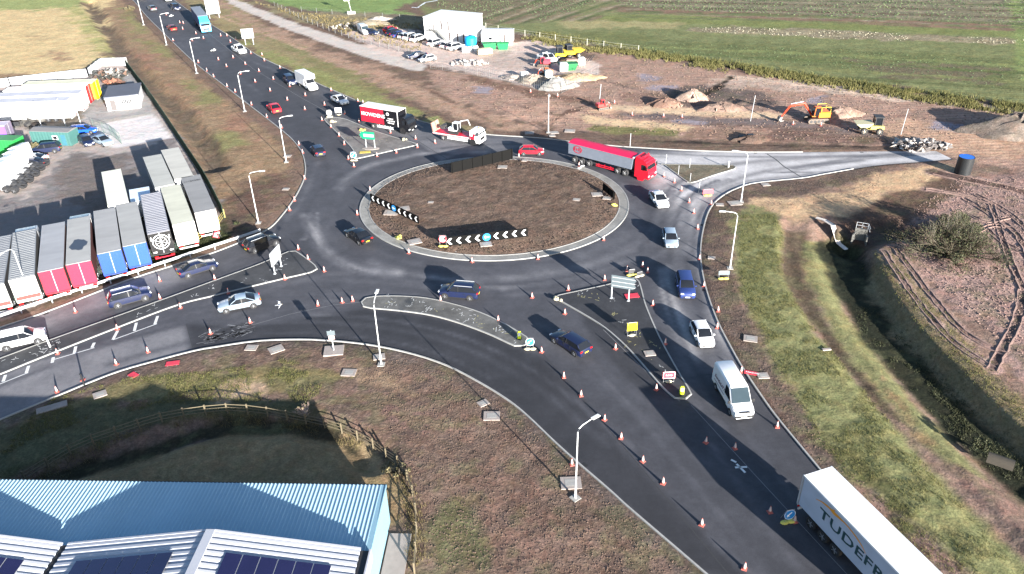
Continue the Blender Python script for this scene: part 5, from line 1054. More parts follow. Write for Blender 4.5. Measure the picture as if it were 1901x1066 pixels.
A=smooth(A,4); wd=np.interp(np.linspace(0,1,len(A)),[0,.25,.5,.8,1],[.03,.16,.1,.13,.02])
b.loft([[(x,-1.266,z-w/2),(x,-1.266,z+w/2),(x,-1.28,z+w/2),(x,-1.28,z-w/2)] for (x,z),w in zip(A,wd)],0); b.prism([(-3.9,3.5),(-3.3,3.85),(-3.35,3.62),(-2.2,3.6),(-3.3,3.4)],-1.285,-1.27); b.obj('swoosh',ORG,T)
TC=Mc('tractor_white',(225,228,232),.8)
# no tractor unit is built for this trailer; nothing stands in front of it
# ---------------------------------------------------------------- parked trailers
grp='lorry trailers parked in the yard'
def roofc(fl,fr,rl,rr,H=4.0): return (G(*rl,H)+G(*rr,H))/2,(G(*fl,H)+G(*fr,H))/2
TR=[('grey roofed trailer with white doors and a red sill, cut off by the left edge',(-19,444),(17,437.5),(-37,535),(1,527),dict(roof=(120,122,126),door=(225,228,224),side=(95,96,98),ribs=26,band_=(200,60,55))),
 ('ribbed grey trailer with white lettered rear doors and a red sill',(24,431.7),(67,426.6),(15,519),(64.6,512.7),dict(roof=(128,130,132),door=(230,230,226),side=(112,112,110),ribs=26,word='Z RINGS',band_=(200,60,55))),
 ('left of two trailers with red doors, its roof plain grey',(78.5,419),(119.6,414.7),(69.7,504.4),(117.8,498.3),dict(roof=(150,150,152),door=(215,38,62),side=(120,95,95))),
 ('right of two trailers with red doors, a dark wet patch on its roof',(126,407.6),(166,402.5),(123.4,491),(167,485),dict(roof=(158,156,152),door=(218,38,66),side=(128,80,80),stain=(5.0,1.6))),
 ('left of two trailers with blue doors',(174,393.4),(213.5,388.3),(181,470.6),(224,465),dict(roof=(152,150,148),door=(34,74,178),side=(120,116,114))),
 ('right of two trailers with blue doors',(215.3,382),(254.6,376.4),(228,456.7),(271,451),dict(roof=(156,154,150),door=(36,78,186),side=(122,118,114))),
 ('ribbed grey trailer with black doors and a white round emblem',(261,364.2),(299,360.4),(274.8,434.7),(314,428.8),dict(roof=(138,138,144),door=(22,22,24),side=(150,148,144),ribs=24,emblem=True)),
 ('greenish roofed trailer with white doors beside the one with the round emblem',(297.6,351.6),(337,347),(320.4,417.4),(359.7,411),dict(roof=(188,186,168),door=(232,232,230),side=(165,162,156))),
 ('dark grey roofed trailer with white doors beside the yard fence',(337,331.3),(372.3,328.3),(362.2,394.6),(399,389),dict(roof=(135,133,131),door=(235,235,234),side=(140,138,134))),
 ('cream roofed trailer in the second row, leftmost of it',(189.5,322.5),(224,317),(200,382),(239,375.6),dict(roof=(212,210,192),door=(225,225,222),side=(190,192,194))),
 ('grey roofed trailer with streaks in the second row, middle of it',(266,293.3),(300,289.5),(289,349),(323,341.5),dict(roof=(168,166,158),door=(240,240,240),side=(175,175,172))),
 ('tan grey roofed trailer in the second row next to the yard fence',(301.4,282),(333,279.4),(326.8,332.6),(356,327.5),dict(roof=(180,176,166),door=(240,240,240),side=(185,184,180)))]
for lb,fl,fr,rl,rr,kw_ in TR:
    r_,f_=roofc(fl,fr,rl,rr); tr=box_trailer(lb,r_,f_,group=grp,**kw_)
    if 'dark grey roofed trailer with' in lb:
        for i,tx in enumerate(('LOGOS','6066')): text(tx,.75,M('roof_writing',(.05,.05,.05),.7,var=0),tr,Matrix.Translation((4.6,.35-.75*i,4.02))@Matrix.Rotation(R_(-90),4,'Z'),depth=.004)
r_,f_=roofc((238,343.5),(273.5,339),(243,375),(277,364)); box_trailer('short pale blue box body standing in the second row between two trailers',f_-(f_-r_).normalized()*4.8,f_,(205,220,238),(215,228,240),(200,214,232),0,3.4,4.6,name='swap_body')
# tractor units
def tractor(label,rear,front,group,P=None,skirt=True):
    a,c=G(*rear),G(*front); d=c-a; u=d.normalized(); t=thing('tractor_unit',label,'lorry',a+u*2.9,math.atan2(d.y,d.x),group); x=2.95; P=P or PA['white']
    cab(t,x,2.45,3.4,2.3,P,deflector=3.75); chassis(t,x-2.2,-x); axles(t,[x-1.4],2.45,.52,.32); axles(t,[-x+1.2,-x+2.5],2.45,.52,.6)
    f=MB(); f.cyl((-x+1.8,0,1.1),.5,.1,'z',16); f.box((-x+1.0,0,1.0),(.8,.8,.1))
    for sg in (1,-1): f.prism([(-x+1.2+.62*math.cos(k*.45),.52+.62*math.sin(k*.45)) for k in range(8)],sg*.9-.3,sg*.9+.3); f.prism([(-x+2.5+.62*math.cos(k*.45),.52+.62*math.sin(k*.45)) for k in range(8)],sg*.9-.3,sg*.9+.3)
    f.obj('fifth_wheel',CHASS,t); MB().box((x-3.0,0,.75),(.6,2.3,.6)).obj('tank',WHITE,t); return t
tg='white tractor units parked side by side'
for i,(a,b_,l) in enumerate([((50,355),(-18,352),'nearest the camera'),((62,344),(-6,340),'second from the camera'),((73,333),(6,328),'third from the camera'),((82,322),(16,315),'fourth from the camera'),((90,313),(28,306),'farthest from the camera')]): tractor(f'white tractor unit, {l} in the row at the left edge',a,b_,tg)
def at_front(i,label):
    r_,f_=roofc(*TR[i][1:5]); u=(f_-r_).normalized(); s=r_+u*10.2; e=s+u*5.8; t=thing('tractor_unit',label,'lorry',s+u*2.95,math.atan2(u.y,u.x)); x=2.95
    cab(t,x,2.45,3.5,2.3,PA['white'],deflector=3.85); chassis(t,x-2.2,-x); axles(t,[x-1.4],2.45,.52,.32); axles(t,[-x+1.5],2.45,.52,.6)
at_front(1,'white tractor unit coupled to the ribbed grey trailer with lettering'); at_front(3,'white tractor unit coupled to the trailer with the wet patch')
# ---------------------------------------------------------------- the lorry yard, far end
def longtrailer(label,rear,front,H,roof,side,door,L=None,**k):
    r_,f_=G(*rear,H),G(*front,H); L=L or (f_-r_).length
    return box_trailer(label,r_,f_,roof,door,side,0,H,L,name='parked_trailer',group='long trailers at the far end of the yard',zf=.7,**k)
longtrailer('yellow edged trailer with bright yellow doors, farthest in the yard',(176,150),(46,155),4,(196,194,170),(226,200,60),(240,205,20))
longtrailer('white trailer with red doors beside the yellow one',(162,157),(10,166),4,(232,232,230),(238,238,238),(190,30,45))
longtrailer('white trailer with a grey roof, third from the far edge of the yard',(150,170),(-10,177),4,(176,176,182),(240,240,240),(222,208,206))
longtrailer('white trailer with a grey roof, nearest of the four long ones',(128,183),(-20,188),4,(178,178,184),(242,242,242),(232,226,222))
longtrailer('purple sided trailer cut off by the left edge',(13,229),(-90,236),4,(178,170,182),(150,95,215),(120,110,130))
def container(label,c,yaw,L,Wd,H,col,roof=None,lift=0,ridge=0):
    p=c if isinstance(c,Vector) else G(*c); t=thing('container',label,'container',p,yaw); m_=Mc('steel_%d_%d_%d'%col,col,.8,rough=.6,var=.15,sc=1.5)
    b=MB(); n=int(L/.28)
    for sg in (-1,1):
        pr=[]
        for k in range(n+1): pr.append((-L/2+L*k/n,sg*(Wd/2-(.03 if k%2 else 0))))
        b.loft([[(x,y,.1) for x,y in pr],[(x,y,H) for x,y in pr]],0,False,False,False)
    b.quad((-L/2,-Wd/2,.1),(-L/2,Wd/2,.1),(-L/2,Wd/2,H),(-L/2,-Wd/2,H)); b.quad((L/2,-Wd/2,.1),(L/2,Wd/2,.1),(L/2,Wd/2,H),(L/2,-Wd/2,H)); b.obj('body',m_,t)
    r=MB(); r.prism([(-Wd/2-.05,H),(Wd/2+.05,H),(Wd/2+.05,H+.06),(0,H+.06+ridge),(-Wd/2-.05,H+.06)],-L/2-.05,L/2+.05,0,'x'); r.obj('roof',Mc('steel_roof_%d'%(roof or col)[0],roof or col,.8,rough=.7,var=.2),t)
    f=MB()
    for sx in (-1,1):
        for sg in (-1,1): f.box((sx*(L/2-.05),sg*(Wd/2-.05),(H+.1)/2),(.14,.14,H-.1))
    f.obj('corner_post',m_,t); return t,L,Wd,H
container('bright green container below the purple trailer at the left edge',(5,283),R_(-8),7.5,2.45,2.6,(36,150,66),(70,140,86))
t,L,Wd,H=container('teal green cabin with a grey roof and one small window',(107,266),R_(-8),7.2,2.6,2.5,(66,108,104),(120,118,118),ridge=.25)
MB().box((.9,-Wd/2-.0,1.5),(1.0,.06,.7)).obj('window_frame',WHITE,t); MB().box((.9,-Wd/2-.04,1.5),(.7,.02,.5)).obj('window_pane',GLASS,t); MB().box((2.4,-Wd/2-.02,1.1),(.85,.05,1.9)).obj('door',Mc('door_teal',(60,110,125),.8),t)
# grey roofed office cabin
p=(G(222,192)+G(200,186))/2; yaw=math.atan2((G(257,200)-G(198,206)).y,(G(257,200)-G(198,206)).x)
a,c=G(201,207),G(262,200.5); d=c-a; w_=d.length; yaw=math.atan2(d.y,d.x); t=thing('site_cabin','white walled cabin with a flat dark grey roof and a barred window in the yard','building',a,yaw)
MB().box((w_/2,4.0,1.3),(w_,8.0,2.6)).obj('wall',WHITE,t); MB().box((w_/2,4.0,2.68),(w_+.3,8.3,.16)).obj('roof',Mc('roof_felt',(92,96,108),.7,rough=.8,var=.2,sc=.6),t)
f=MB().box((w_*.62,-.02,1.55),(2.2,.08,1.0)).obj('window',WHITE,t); MB().box((w_*.62,-.07,1.55),(2.0,.02,.8)).obj('pane',GLASS,f)
b=MB(); 
for k in range(7): b.box((w_*.62-.9+k*.3,-.1,1.55),(.06,.03,.85))
b.obj('bars',WHITE,f); MB().box((w_*.2,-.03,1.1),(1.0,.06,2.0)).obj('door',Mc('door_grey',(90,85,85),.8),t); MB().box((w_*.38,-.5,2.62),(w_*.75,1.0,.06)).obj('canopy',WHITE,t)
# orange lorry, scrap, parked cars
loc,rz=place((44,222),(28,213)); t=thing('skip_lorry','orange lorry cab standing among scrap at the far left of the yard','lorry',loc,rz); cab(t,1.6,2.4,3.0,2.0,paint('orange',(240,120,20))); chassis(t,.5,-2.6); axles(t,[.4],2.4,.5,.3); axles(t,[-1.7],2.4,.5,.45); b=MB(); b.prism([(-2.6,1.1),(-.5,1.1),(-.3,2.1),(-2.9,2.1)],-1.0,1.0); b.obj('skip',Mc('skip_orange',(225,105,25),.8,var=.25),t)
car('hatchback','red','red car half hidden behind the purple trailer at the left edge',(-8,228),(24,222))
def scrap(label,px,r,n,cols,zmax=1.1,name='scrap_heap',cat='scrap',asp=.7):
    p=gp(*px); b=MB(); ms=[Mc('scrap_%d_%d'%(c[0],c[1]),c,.8,rough=.8,var=.3) for c in cols]
    for k in range(n):
        a,q=random.uniform(0,6.28),r*math.sqrt(random.random()); x,y=q*math.cos(a),q*asp*math.sin(a); h=zmax*(1-q/r)*.8+.1; s=random.uniform(.15,.5)*min(1.2,r/2)
        v=[Vector((random.gauss(0,s),random.gauss(0,s),random.gauss(0,s*.6))) for _ in range(6)]
        bm=bmesh.new(); [bm.verts.new(k_) for k_ in v]; 
        try: bmesh.ops.convex_hull(bm,input=bm.verts)
        except Exception: bm.free(); continue
        bm.verts.index_update(); vs=[v_.co+Vector((x,y,h*random.random()+s*.3)) for v_ in bm.verts]; fs=[tuple(v_.index for v_ in f.verts) for f in bm.faces]; b.add(vs,fs,random.randrange(len(ms))); bm.free()
    o=b.obj(name,ms,None,p); return tag(o,label,cat)
scrap('heap of dark scrap metal below the orange lorry',(98,214),3.6,60,[(70,68,66),(40,40,44),(110,100,92)],1.6); scrap('dark scrap and tyres right of the purple trailer',(52,232),3.0,40,[(90,88,84),(50,50,52)],1.0)
scrap('heap of dark scrap in the far corner of the yard behind the cabin',(205,140),4.6,80,[(80,80,78),(55,58,54),(170,165,158),(120,95,80)],1.3); scrap('reddish brown scrap at the cabin end of the far corner',(212,155),2.2,30,[(150,100,80),(110,80,66)],.8)
car('estate','bright_blue','bright blue car beside the teal cabin',(141,249),(171,247)); car('hatchback','navy','dark hatchback facing the camera beside the teal cabin',(150,259),(174,278)); car('saloon','silver','silver saloon between the dark hatchback and the mesh gate',(178,262),(206,273)); car('suv','navy','dark car parked in front of the teal cabin',(111,281),(64,286)); car('saloon','white','white saloon parked beyond the row of tractor units',(84,301),(40,304)); car('saloon','navy','dark saloon between the white saloon and the tractor units',(82,309),(38,312))
def fence(name,label,P,h,kind,mat,step=2.5,cat='fence',n=0):
    g=[gp(*q) for q in P]; arr=resample(smooth(np.array([(q.x,q.y) for q in g]),6) if len(P)>2 else np.array([(q.x,q.y) for q in g]),step); t=thing(name,label,cat,(arr[0][0],arr[0][1],0)); o=Vector((arr[0][0],arr[0][1],0))
    pts=[Vector((q[0],q[1],max(gz(*q),-2)))-o for q in arr]; r=MB()
    for i,q in enumerate(pts[:100]):
        s={'timber':.12,'palisade':.08,'mesh':.05,'stock':.1,'barrier':.1}[kind]; MB().box(q+Vector((0,0,h/2)),(s,s,h+.2)).obj('post',mat,t)
    for a,c in zip(pts[:-1],pts[1:]):
        if kind=='timber':
            for z in (.35,.7,1.05): r.beam(a+Vector((0,0,z)),c+Vector((0,0,z)),.035,.07)
        if kind=='stock':
            for z in (.3,.6,.9,h-.05): r.beam(a+Vector((0,0,z)),c+Vector((0,0,z)),.025)
        if kind=='mesh':
            for z in (.1,h*.5,h-.05): r.beam(a+Vector((0,0,z)),c+Vector((0,0,z)),.04)
            for k in range(1,6): q=a.lerp(c,k/6); r.beam(q+Vector((0,0,.1)),q+Vector((0,0,h-.05)),.02)
        if kind=='palisade':
            for z in (.35,h-.4): r.beam(a+Vector((0,0,z)),c+Vector((0,0,z)),.05)
            m_=int((c-a).length/.22)
            for k in range(m_): q=a.lerp(c,k/m_); r.beam(q+Vector((0,0,.05)),q+Vector((0,0,h)),.09,.02)
        if kind=='barrier': 
            for z in (.5,.62,.74): r.beam(a+Vector((0,0,z)),c+Vector((0,0,z)),.06,.1)
            r.beam(a+Vector((0,0,.62)),c+Vector((0,0,.62)),.03,.3)
    r.obj({'timber':'rails','stock':'wires','mesh':'mesh_panels','palisade':'pales','barrier':'rail'}[kind],mat,t); return t
TIMB=Mc('fence_timber',(128,116,92),.55,rough=.85,var=.25,sc=4); PALE=Mc('palisade_green',(42,60,50),.8,rough=.6,var=.2); MESH=Mc('mesh_steel',(150,152,150),.6,rough=.5,metal=.4)
fence('palisade_fence','dark green palisade fence down the right side of the lorry yard',[(234,122),(262,160),(300,215),(345,283),(385,345),(417,408)],2.0,'palisade',PALE)
fence('timber_fence','yellowish timber rail fence at the corner of the lorry yard',[(418,405),(400,428),(372,448),(344,464)],1.2,'timber',Mc('fence_timber_yellow',(190,175,105),.7,var=.2),2.2)
fence('palisade_fence','low dark fence along the front of the parked trailers',[(338,462),(250,492),(150,525),(60,556),(0,577),(-60,598)],1.1,'palisade',PALE)
fence('crash_barrier','long steel crash barrier along the left side of the west road',[(484,434),(440,451),(400,464),(320,491),(240,517),(150,546),(60,576),(0,597),(-80,624)],.75,'barrier',GALV,3.0,'barrier')
fence('mesh_gate','grey green mesh gate leaning beside the silver saloon',[(176,243),(206,252),(226,268)],2.0,'mesh',Mc('mesh_green',(95,120,110),.7),2.6,'gate'); fence('timber_fence','timber post and rail fence curving behind the blue roofed building',[(43,884),(130,842),(210,814),(306,783.6),(365,772),(420,765),(475,766),(533,772.7),(612,788),(655,806),(695,827),(739,866.7),(760,900),(770,940),(774,985),(770,1066)],1.1,'timber',TIMB,1.9)
a=[G(165,142),G(190,123),G(237,122)]; t=thing('concrete_wall','pale concrete panel wall along the far end of the yard','wall',a[0]); b=MB()
for q in ((-60,172),): a=[G(*q),G(20,160),G(165,143),G(190,123),G(237,122)]
t.location=a[0]
for s,e in zip(a[:-1],a[1:]): b.beam(s-a[0]+Vector((0,0,.9)),e-a[0]+Vector((0,0,.9)),.16,1.8)
b.obj('panels',Mc('wall_concrete',(190,192,196),.75,rough=.85,var=.12,sc=1),t); b=MB()
for s,e in zip(a[:-1],a[1:]):
    n=int((e-s).length/2.6)
    for k in range(n+1): MB().box(s.lerp(e,k/max(n,1))-a[0]+Vector((0,0,.95)),(.26,.26,1.9)).obj('post',CONCR,t)
for i,(q,l) in enumerate((((79,240),'left'),((122,234),'middle'),((150,230),'right'))): post(q,5.0,f'tall thin white pole behind the teal cabin, {l} of three',.06,WHITE,'flood_light_pole')
# ---------------------------------------------------------------- blue and white industrial building, lower left
A0=Vector((-9.77,43.01,0)); yaw=R_(-2.48); t=thing('industrial_building','industrial building with a blue ribbed metal roof and white ridged roofs carrying solar panels','building',A0,yaw)
# local frame: x to the right along the far eave, y towards the road; the building lies at negative x and y
BLR=M('cladding_blue',(.29,.43,.51),.5,metal=.0,var=.12,sc=.35,stretch=(1,.2,1)); BLW=Mc('cladding_pale_blue',(150,190,208),.62,rough=.5,var=.06); WHR=Mc('roof_white',(200,202,210),.62,rough=.45,var=.08,sc=.5); DARKG=Mc('gutter_dark',(52,52,54),.7)
Lb=48.; dep=26.; z0,z1=3.9,4.05
b=MB(); pr=[]; x=-Lb
while x<-.45:
    pr+= [(x,0),(x+.11,0),(x+.15,.045),(x+.21,.045),(x+.25,0)]; x+=.3
b.loft([[(px,0.12,z0+h) for px,h in pr],[(px,-9.5,z1+h) for px,h in pr]],0,False,False,False); b.obj('blue_roof',BLR,t)
b=MB()
for k in range(150): b.box((-.6-.3*k,-4.6,z0+.06),(.1,.05,.02))
b.obj('sheet_lap',DARKG,t)
b=MB(); b.quad((-.5,.12,z0+.03),(.0,.12,z0+.03),(.0,-9.5,z1+.03),(-.5,-9.5,z1+.03)); b.box((-.02,-4.7,z0-.02),(.06,9.6,.22)); b.obj('verge_trim',BLW,t)
b=MB(); b.box((-Lb/2,-dep/2,1.9),(Lb-.1,dep,3.8)); b.obj('wall',BLW,t)
b=MB(); b.box((-Lb/2,.16,3.82),(Lb,.16,.14)); b.obj('gutter',DARKG,t)
bays=[]; R0=-.35; hwb=10.3; y0=-6.55; ze,zp=4.55,6.15
def whiteroof(x0,xr,x1,first):
    o=MB(); 
    def slope(xa,za,xb,zb):
        n=44
        pr=[]; y=y0
        for k in range(n): pr+=[(y-k*.5,0),(y-k*.5-.1,.07),(y-k*.5-.3,.07),(y-k*.5-.4,0)]
        o.loft([[(xa,py,za+h) for py,h in pr],[(xb,py,zb+h) for py,h in pr]],0,False,False,False)
    slope(x0,ze,xr,zp); slope(xr,zp,x1,ze+.0)
    r=o.obj('white_roof',WHR,t)
    g=MB(); g.add([(x0,y0-.02,ze-.7),(x0,y0-.02,ze),(xr,y0-.02,zp),(x1,y0-.02,ze),(x1,y0-.02,ze-.7)],[(0,1,2,3,4)]); g.obj('gable_wall',WHR,t)
    k=MB(); k.beam((x0,y0+.04,ze+.04),(xr,y0+.04,zp+.04),.16,.14); k.beam((xr,y0+.04,zp+.04),(x1,y0+.04,ze+.04),.16,.14); k.box((xr,y0-10.9,zp+.1),(.62,21.9,.07)); k.obj('ridge_and_verge_trim',WHR,t)
    SOL=M('solar_cell',(.012,.012,.045),.18,var=.25,sc=.6,spec=.7)
    for xa,xb,za,zb in ((x0,xr,ze,zp),(xr,x1,zp,ze)):
        ln=math.hypot(xb-xa,zb-za); ang=math.atan2(zb-za,xb-xa)
        for row in range(2):
            for c in range(6):
                s=(1.6+c*1.16 if xa==x0 else ln-1.6-5*1.16-1.1+c*1.16 - .0); s0=s; cx_=xa+math.cos(ang)*(s0+.55); cz_=za+math.sin(ang)*(s0+.55)+.16; yy=y0-2.6-row*1.95
                if cx_>-1.4: continue
                q=MB(); u_=Vector((math.cos(ang),0,math.sin(ang))); o_=Vector((cx_,yy,cz_)); v_=Vector((0,1,0)); q.add([o_-u_*.55-v_*.93,o_+u_*.55-v_*.93,o_+u_*.55+v_*.93,o_-u_*.55+v_*.93],[(0,1,2,3)])
                q.add([o_-u_*.57-v_*.95-Vector((0,0,.03)),o_+u_*.57-v_*.95-Vector((0,0,.03)),o_+u_*.57+v_*.95-Vector((0,0,.03)),o_-u_*.57+v_*.95-Vector((0,0,.03))],[(0,1,2,3)],1); q.obj('solar_panel',[SOL,GALV],t)
whiteroof(-20.9,-10.55,-.55,True); whiteroof(-41.6,-31.2,-21.3,False)
b=MB(); b.box((-21.1,y0-11,4.35),(.38,22,.3)); b.obj('valley_gutter',DARKG,t); MB().box((-.2,y0-11,4.4),(.7,22,.16)).obj('edge_gutter',DARKG,t)
b=MB(); b.box((.12,y0-11,4.1),(.12,22,1.1)); b.obj('parapet',WHR,t)
b=MB(); b.box((0,0,.08),(1.7,26,.16)); tag(b.obj('concrete_path',COVERM,None,A0+Matrix.Rotation(yaw,4,'Z')@Vector((.95,-14.2,0)),yaw),'pale concrete path along the end wall of the industrial building','path')
# ---------------------------------------------------------------- site offices and compound
a,c=G(788.5,73.5),G(880,83); d=c-a; w_=d.length; yaw=math.atan2(d.y,d.x); t=thing('site_office','white two storey modular site office with dark seams and an outside stair','building',a,yaw); WOF=M('office_white',(.6,.6,.6),.5,var=.05)
dp=9.0; h=5.4; MB().box((w_*.42,dp/2,h/2),(w_*.84,dp,h)).obj('wall',WOF,t); MB().box((w_*.42,dp/2,h+.06),(w_*.84+.2,dp+.2,.12)).obj('roof',WOF,t); MB().box((w_*.92,dp*.35,1.6),(w_*.16,dp*.6,3.2)).obj('annex',WOF,t)
SEAM=Mc('seam_dark',(70,55,52),.8)
for k,(fx,z,hh) in enumerate(((.2,3.9,2.1),(.36,3.9,2.1),(.5,3.9,2.1),(.52,1.3,2.0),(.68,1.3,2.0),(.8,1.3,2.0))): MB().box((w_*fx,-.02,z),(.3,.05,hh)).obj('seam',SEAM,t)
for k in range(5):
    f=MB().box((w_*(.1+.155*k),-.03,4.0 if k!=1 else 4.1),(.9,.06,.8)).obj('window',WHITE,t); MB().box((w_*(.1+.155*k),-.07,4.0),(.7,.02,.6)).obj('pane',Mc('pane_pale',(190,195,200),.7,rough=.1),f)
MB().box((w_*.24,-.03,3.7),(.9,.06,2.0)).obj('door',WHITE,t)
st=MB(); st.box((w_*.2,-.6,2.68),(2.2,1.1,.1)); st.beam((w_*.2+1.1,-.6,2.7),(w_*.2+4.2,-.6,.1),.9,.1)
for yy in (-.1,-1.1): st.tube([(w_*.2-1.1,yy,3.7),(w_*.2+1.1,yy,3.7),(w_*.2+4.2,yy,1.1)],.04,6); st.tube([(w_*.2-1.05,yy,0),(w_*.2-1.05,yy,3.7)],.05,6); st.tube([(w_*.2+1.05,yy,0),(w_*.2+1.05,yy,3.7)],.05,6)
st.obj('stair',MESH,t)
a,c=G(894,84),G(950,84.5); d=c-a; w_=d.length; t=thing('site_cabin','low white site cabin with a shallow roof right of the two storey office','building',a,math.atan2(d.y,d.x)); MB().box((w_/2,3.0,1.35),(w_,6.0,2.7)).obj('wall',WOF,t); b=MB(); b.prism([(-.1,2.7),(6.1,2.7),(3,3.1)],-.1,w_+.1,0,'x'); b.obj('roof',WOF,t)
for k in range(2): MB().box((w_*(.62+.14*k),-.02,1.4),(.35,.05,2.3)).obj('seam',SEAM,t)
f=MB().box((w_*.3,-.03,1.6),(1.0,.06,.8)).obj('window',WHITE,t); MB().box((w_*.3,-.07,1.6),(.8,.02,.6)).obj('pane',GLASS,f)
def tank(label,px,r,h,col,dome=True):
    p=G(*px); t=thing('water_tank',label,'tank',p); b=MB(); n=20; b.loft([[(q*math.cos(2*math.pi*k/n),q*math.sin(2*math.pi*k/n),z) for k in range(n)] for q,z in ((r,0),(r,h*.25),(r*.97,h*.27),(r,h*.29),(r,h*.8),(r*.8,h*.93),(r*.25,h))],0); b.obj('body',Mc('tank_%d'%col[2],col,.8,rough=.5,var=.08),t); MB().cyl((0,0,h+.06),r*.22,.14).obj('lid',BLK,t)
tank('round bright blue tank in front of the site offices',(874,87),1.5,2.7,(20,150,210))
def skip(label,px,yaw,L,col):
    p=G(*px); t=thing('skip',label,'skip',p,yaw); b=MB(); m_=Mc('skip_%d_%d'%(col[0],col[1]),col,.8,rough=.6,var=.2); b.loft([[(-L*.35,-.8,0.05),(L*.35,-.8,.05),(L*.35,.8,.05),(-L*.35,.8,.05)],[(-L/2,-1,1.5),(L/2,-1,1.5),(L/2,1,1.5),(-L/2,1,1.5)]],0,True,False); b.obj('body',m_,t)
    r=MB(); [r.beam(q,s,.1) for q,s in (((-L/2,-1,1.5),(L/2,-1,1.5)),((-L/2,1,1.5),(L/2,1,1.5)),((-L/2,-1,1.5),(-L/2,1,1.5)),((L/2,-1,1.5),(L/2,1,1.5)))]; r.obj('rim',m_,t)
    f=MB(); f.box((0,0,1.42),(L*.88,1.75,.1)); f.obj('load',Mc('rubbish',(70,80,60),.8,var=.5,sc=6),t)
skip('green skip nearest the blue tank',(909,91.5),.2,3.4,(15,130,70)); skip('green skip right of the other green skip',(934,91.5),0,2.8,(20,150,80)); skip('dark green skip in the equipment corner of the compound',(1054,130),.15,4.2,(20,110,60))
for i,(px,l) in enumerate((((862,97),'left of three'),((872,96.5),'middle of three'),((883,95),'right of three'))):
    t=thing('water_container',f'white cube container on a pallet below the blue tank, {l}','container',G(*px),.2,'white cube containers'); MB().box((0,0,.7),(1.0,1.1,1.05),0,0,.1).obj('bottle',WHITE,t); b=MB()
    for sx in (-1,1):
        for sy in (-1,1): b.box((sx*.53,sy*.58,.65),(.06,.06,1.25))
    b.box((0,0,.08),(1.1,1.2,.14)); b.obj('cage',GALV,t)
cg='cars parked at the site offices'
for i,(k,c,a,b_,l) in enumerate([('suv','navy',(722,69),(742,63),'dark estate car, first in the upper row of cars by the offices'),('hatchback','red',(716,62),(734,57),'red car at the far end of the upper row by the offices'),('saloon','blue',(728,72),(752,66),'blue car, second in the upper row of cars by the offices'),
  ('hatchback','white',(740,75),(764,68),'white car next to the blue one in the upper row by the offices'),('suv','white',(752,77),(774,70),'white car in the middle of the upper row by the offices'),('suv','white',(765,80),(788,73),'white car nearest the office stair in the upper row'),
  ('suv','white',(797,88),(822,81),'white car, left of three in the lower row by the offices'),('hatchback','white',(818,93),(843,85),'white car, middle of three in the lower row by the offices'),('suv','white',(832,96),(860,89),'white car, right of three in the lower row by the offices'),
  ('saloon','navy',(793,106),(757,110),'dark blue car parked by the compound entrance'),('hatchback','white',(808,112),(779,117),'white car parked by the compound entrance'),('saloon','navy',(675,63),(700,66),'dark car near the rubble heaps left of the car park')]): car(k,c,l,a,b_,'car',cg)
van('white van parked beside the dark car left of the compound',(668,57),(684,68),L=5.2,Wd=1.95,H=2.1)
car('pickup','white','white tipper pickup among the machines in the compound',(999,109),(1034,119),'pickup',cg,bed='load')
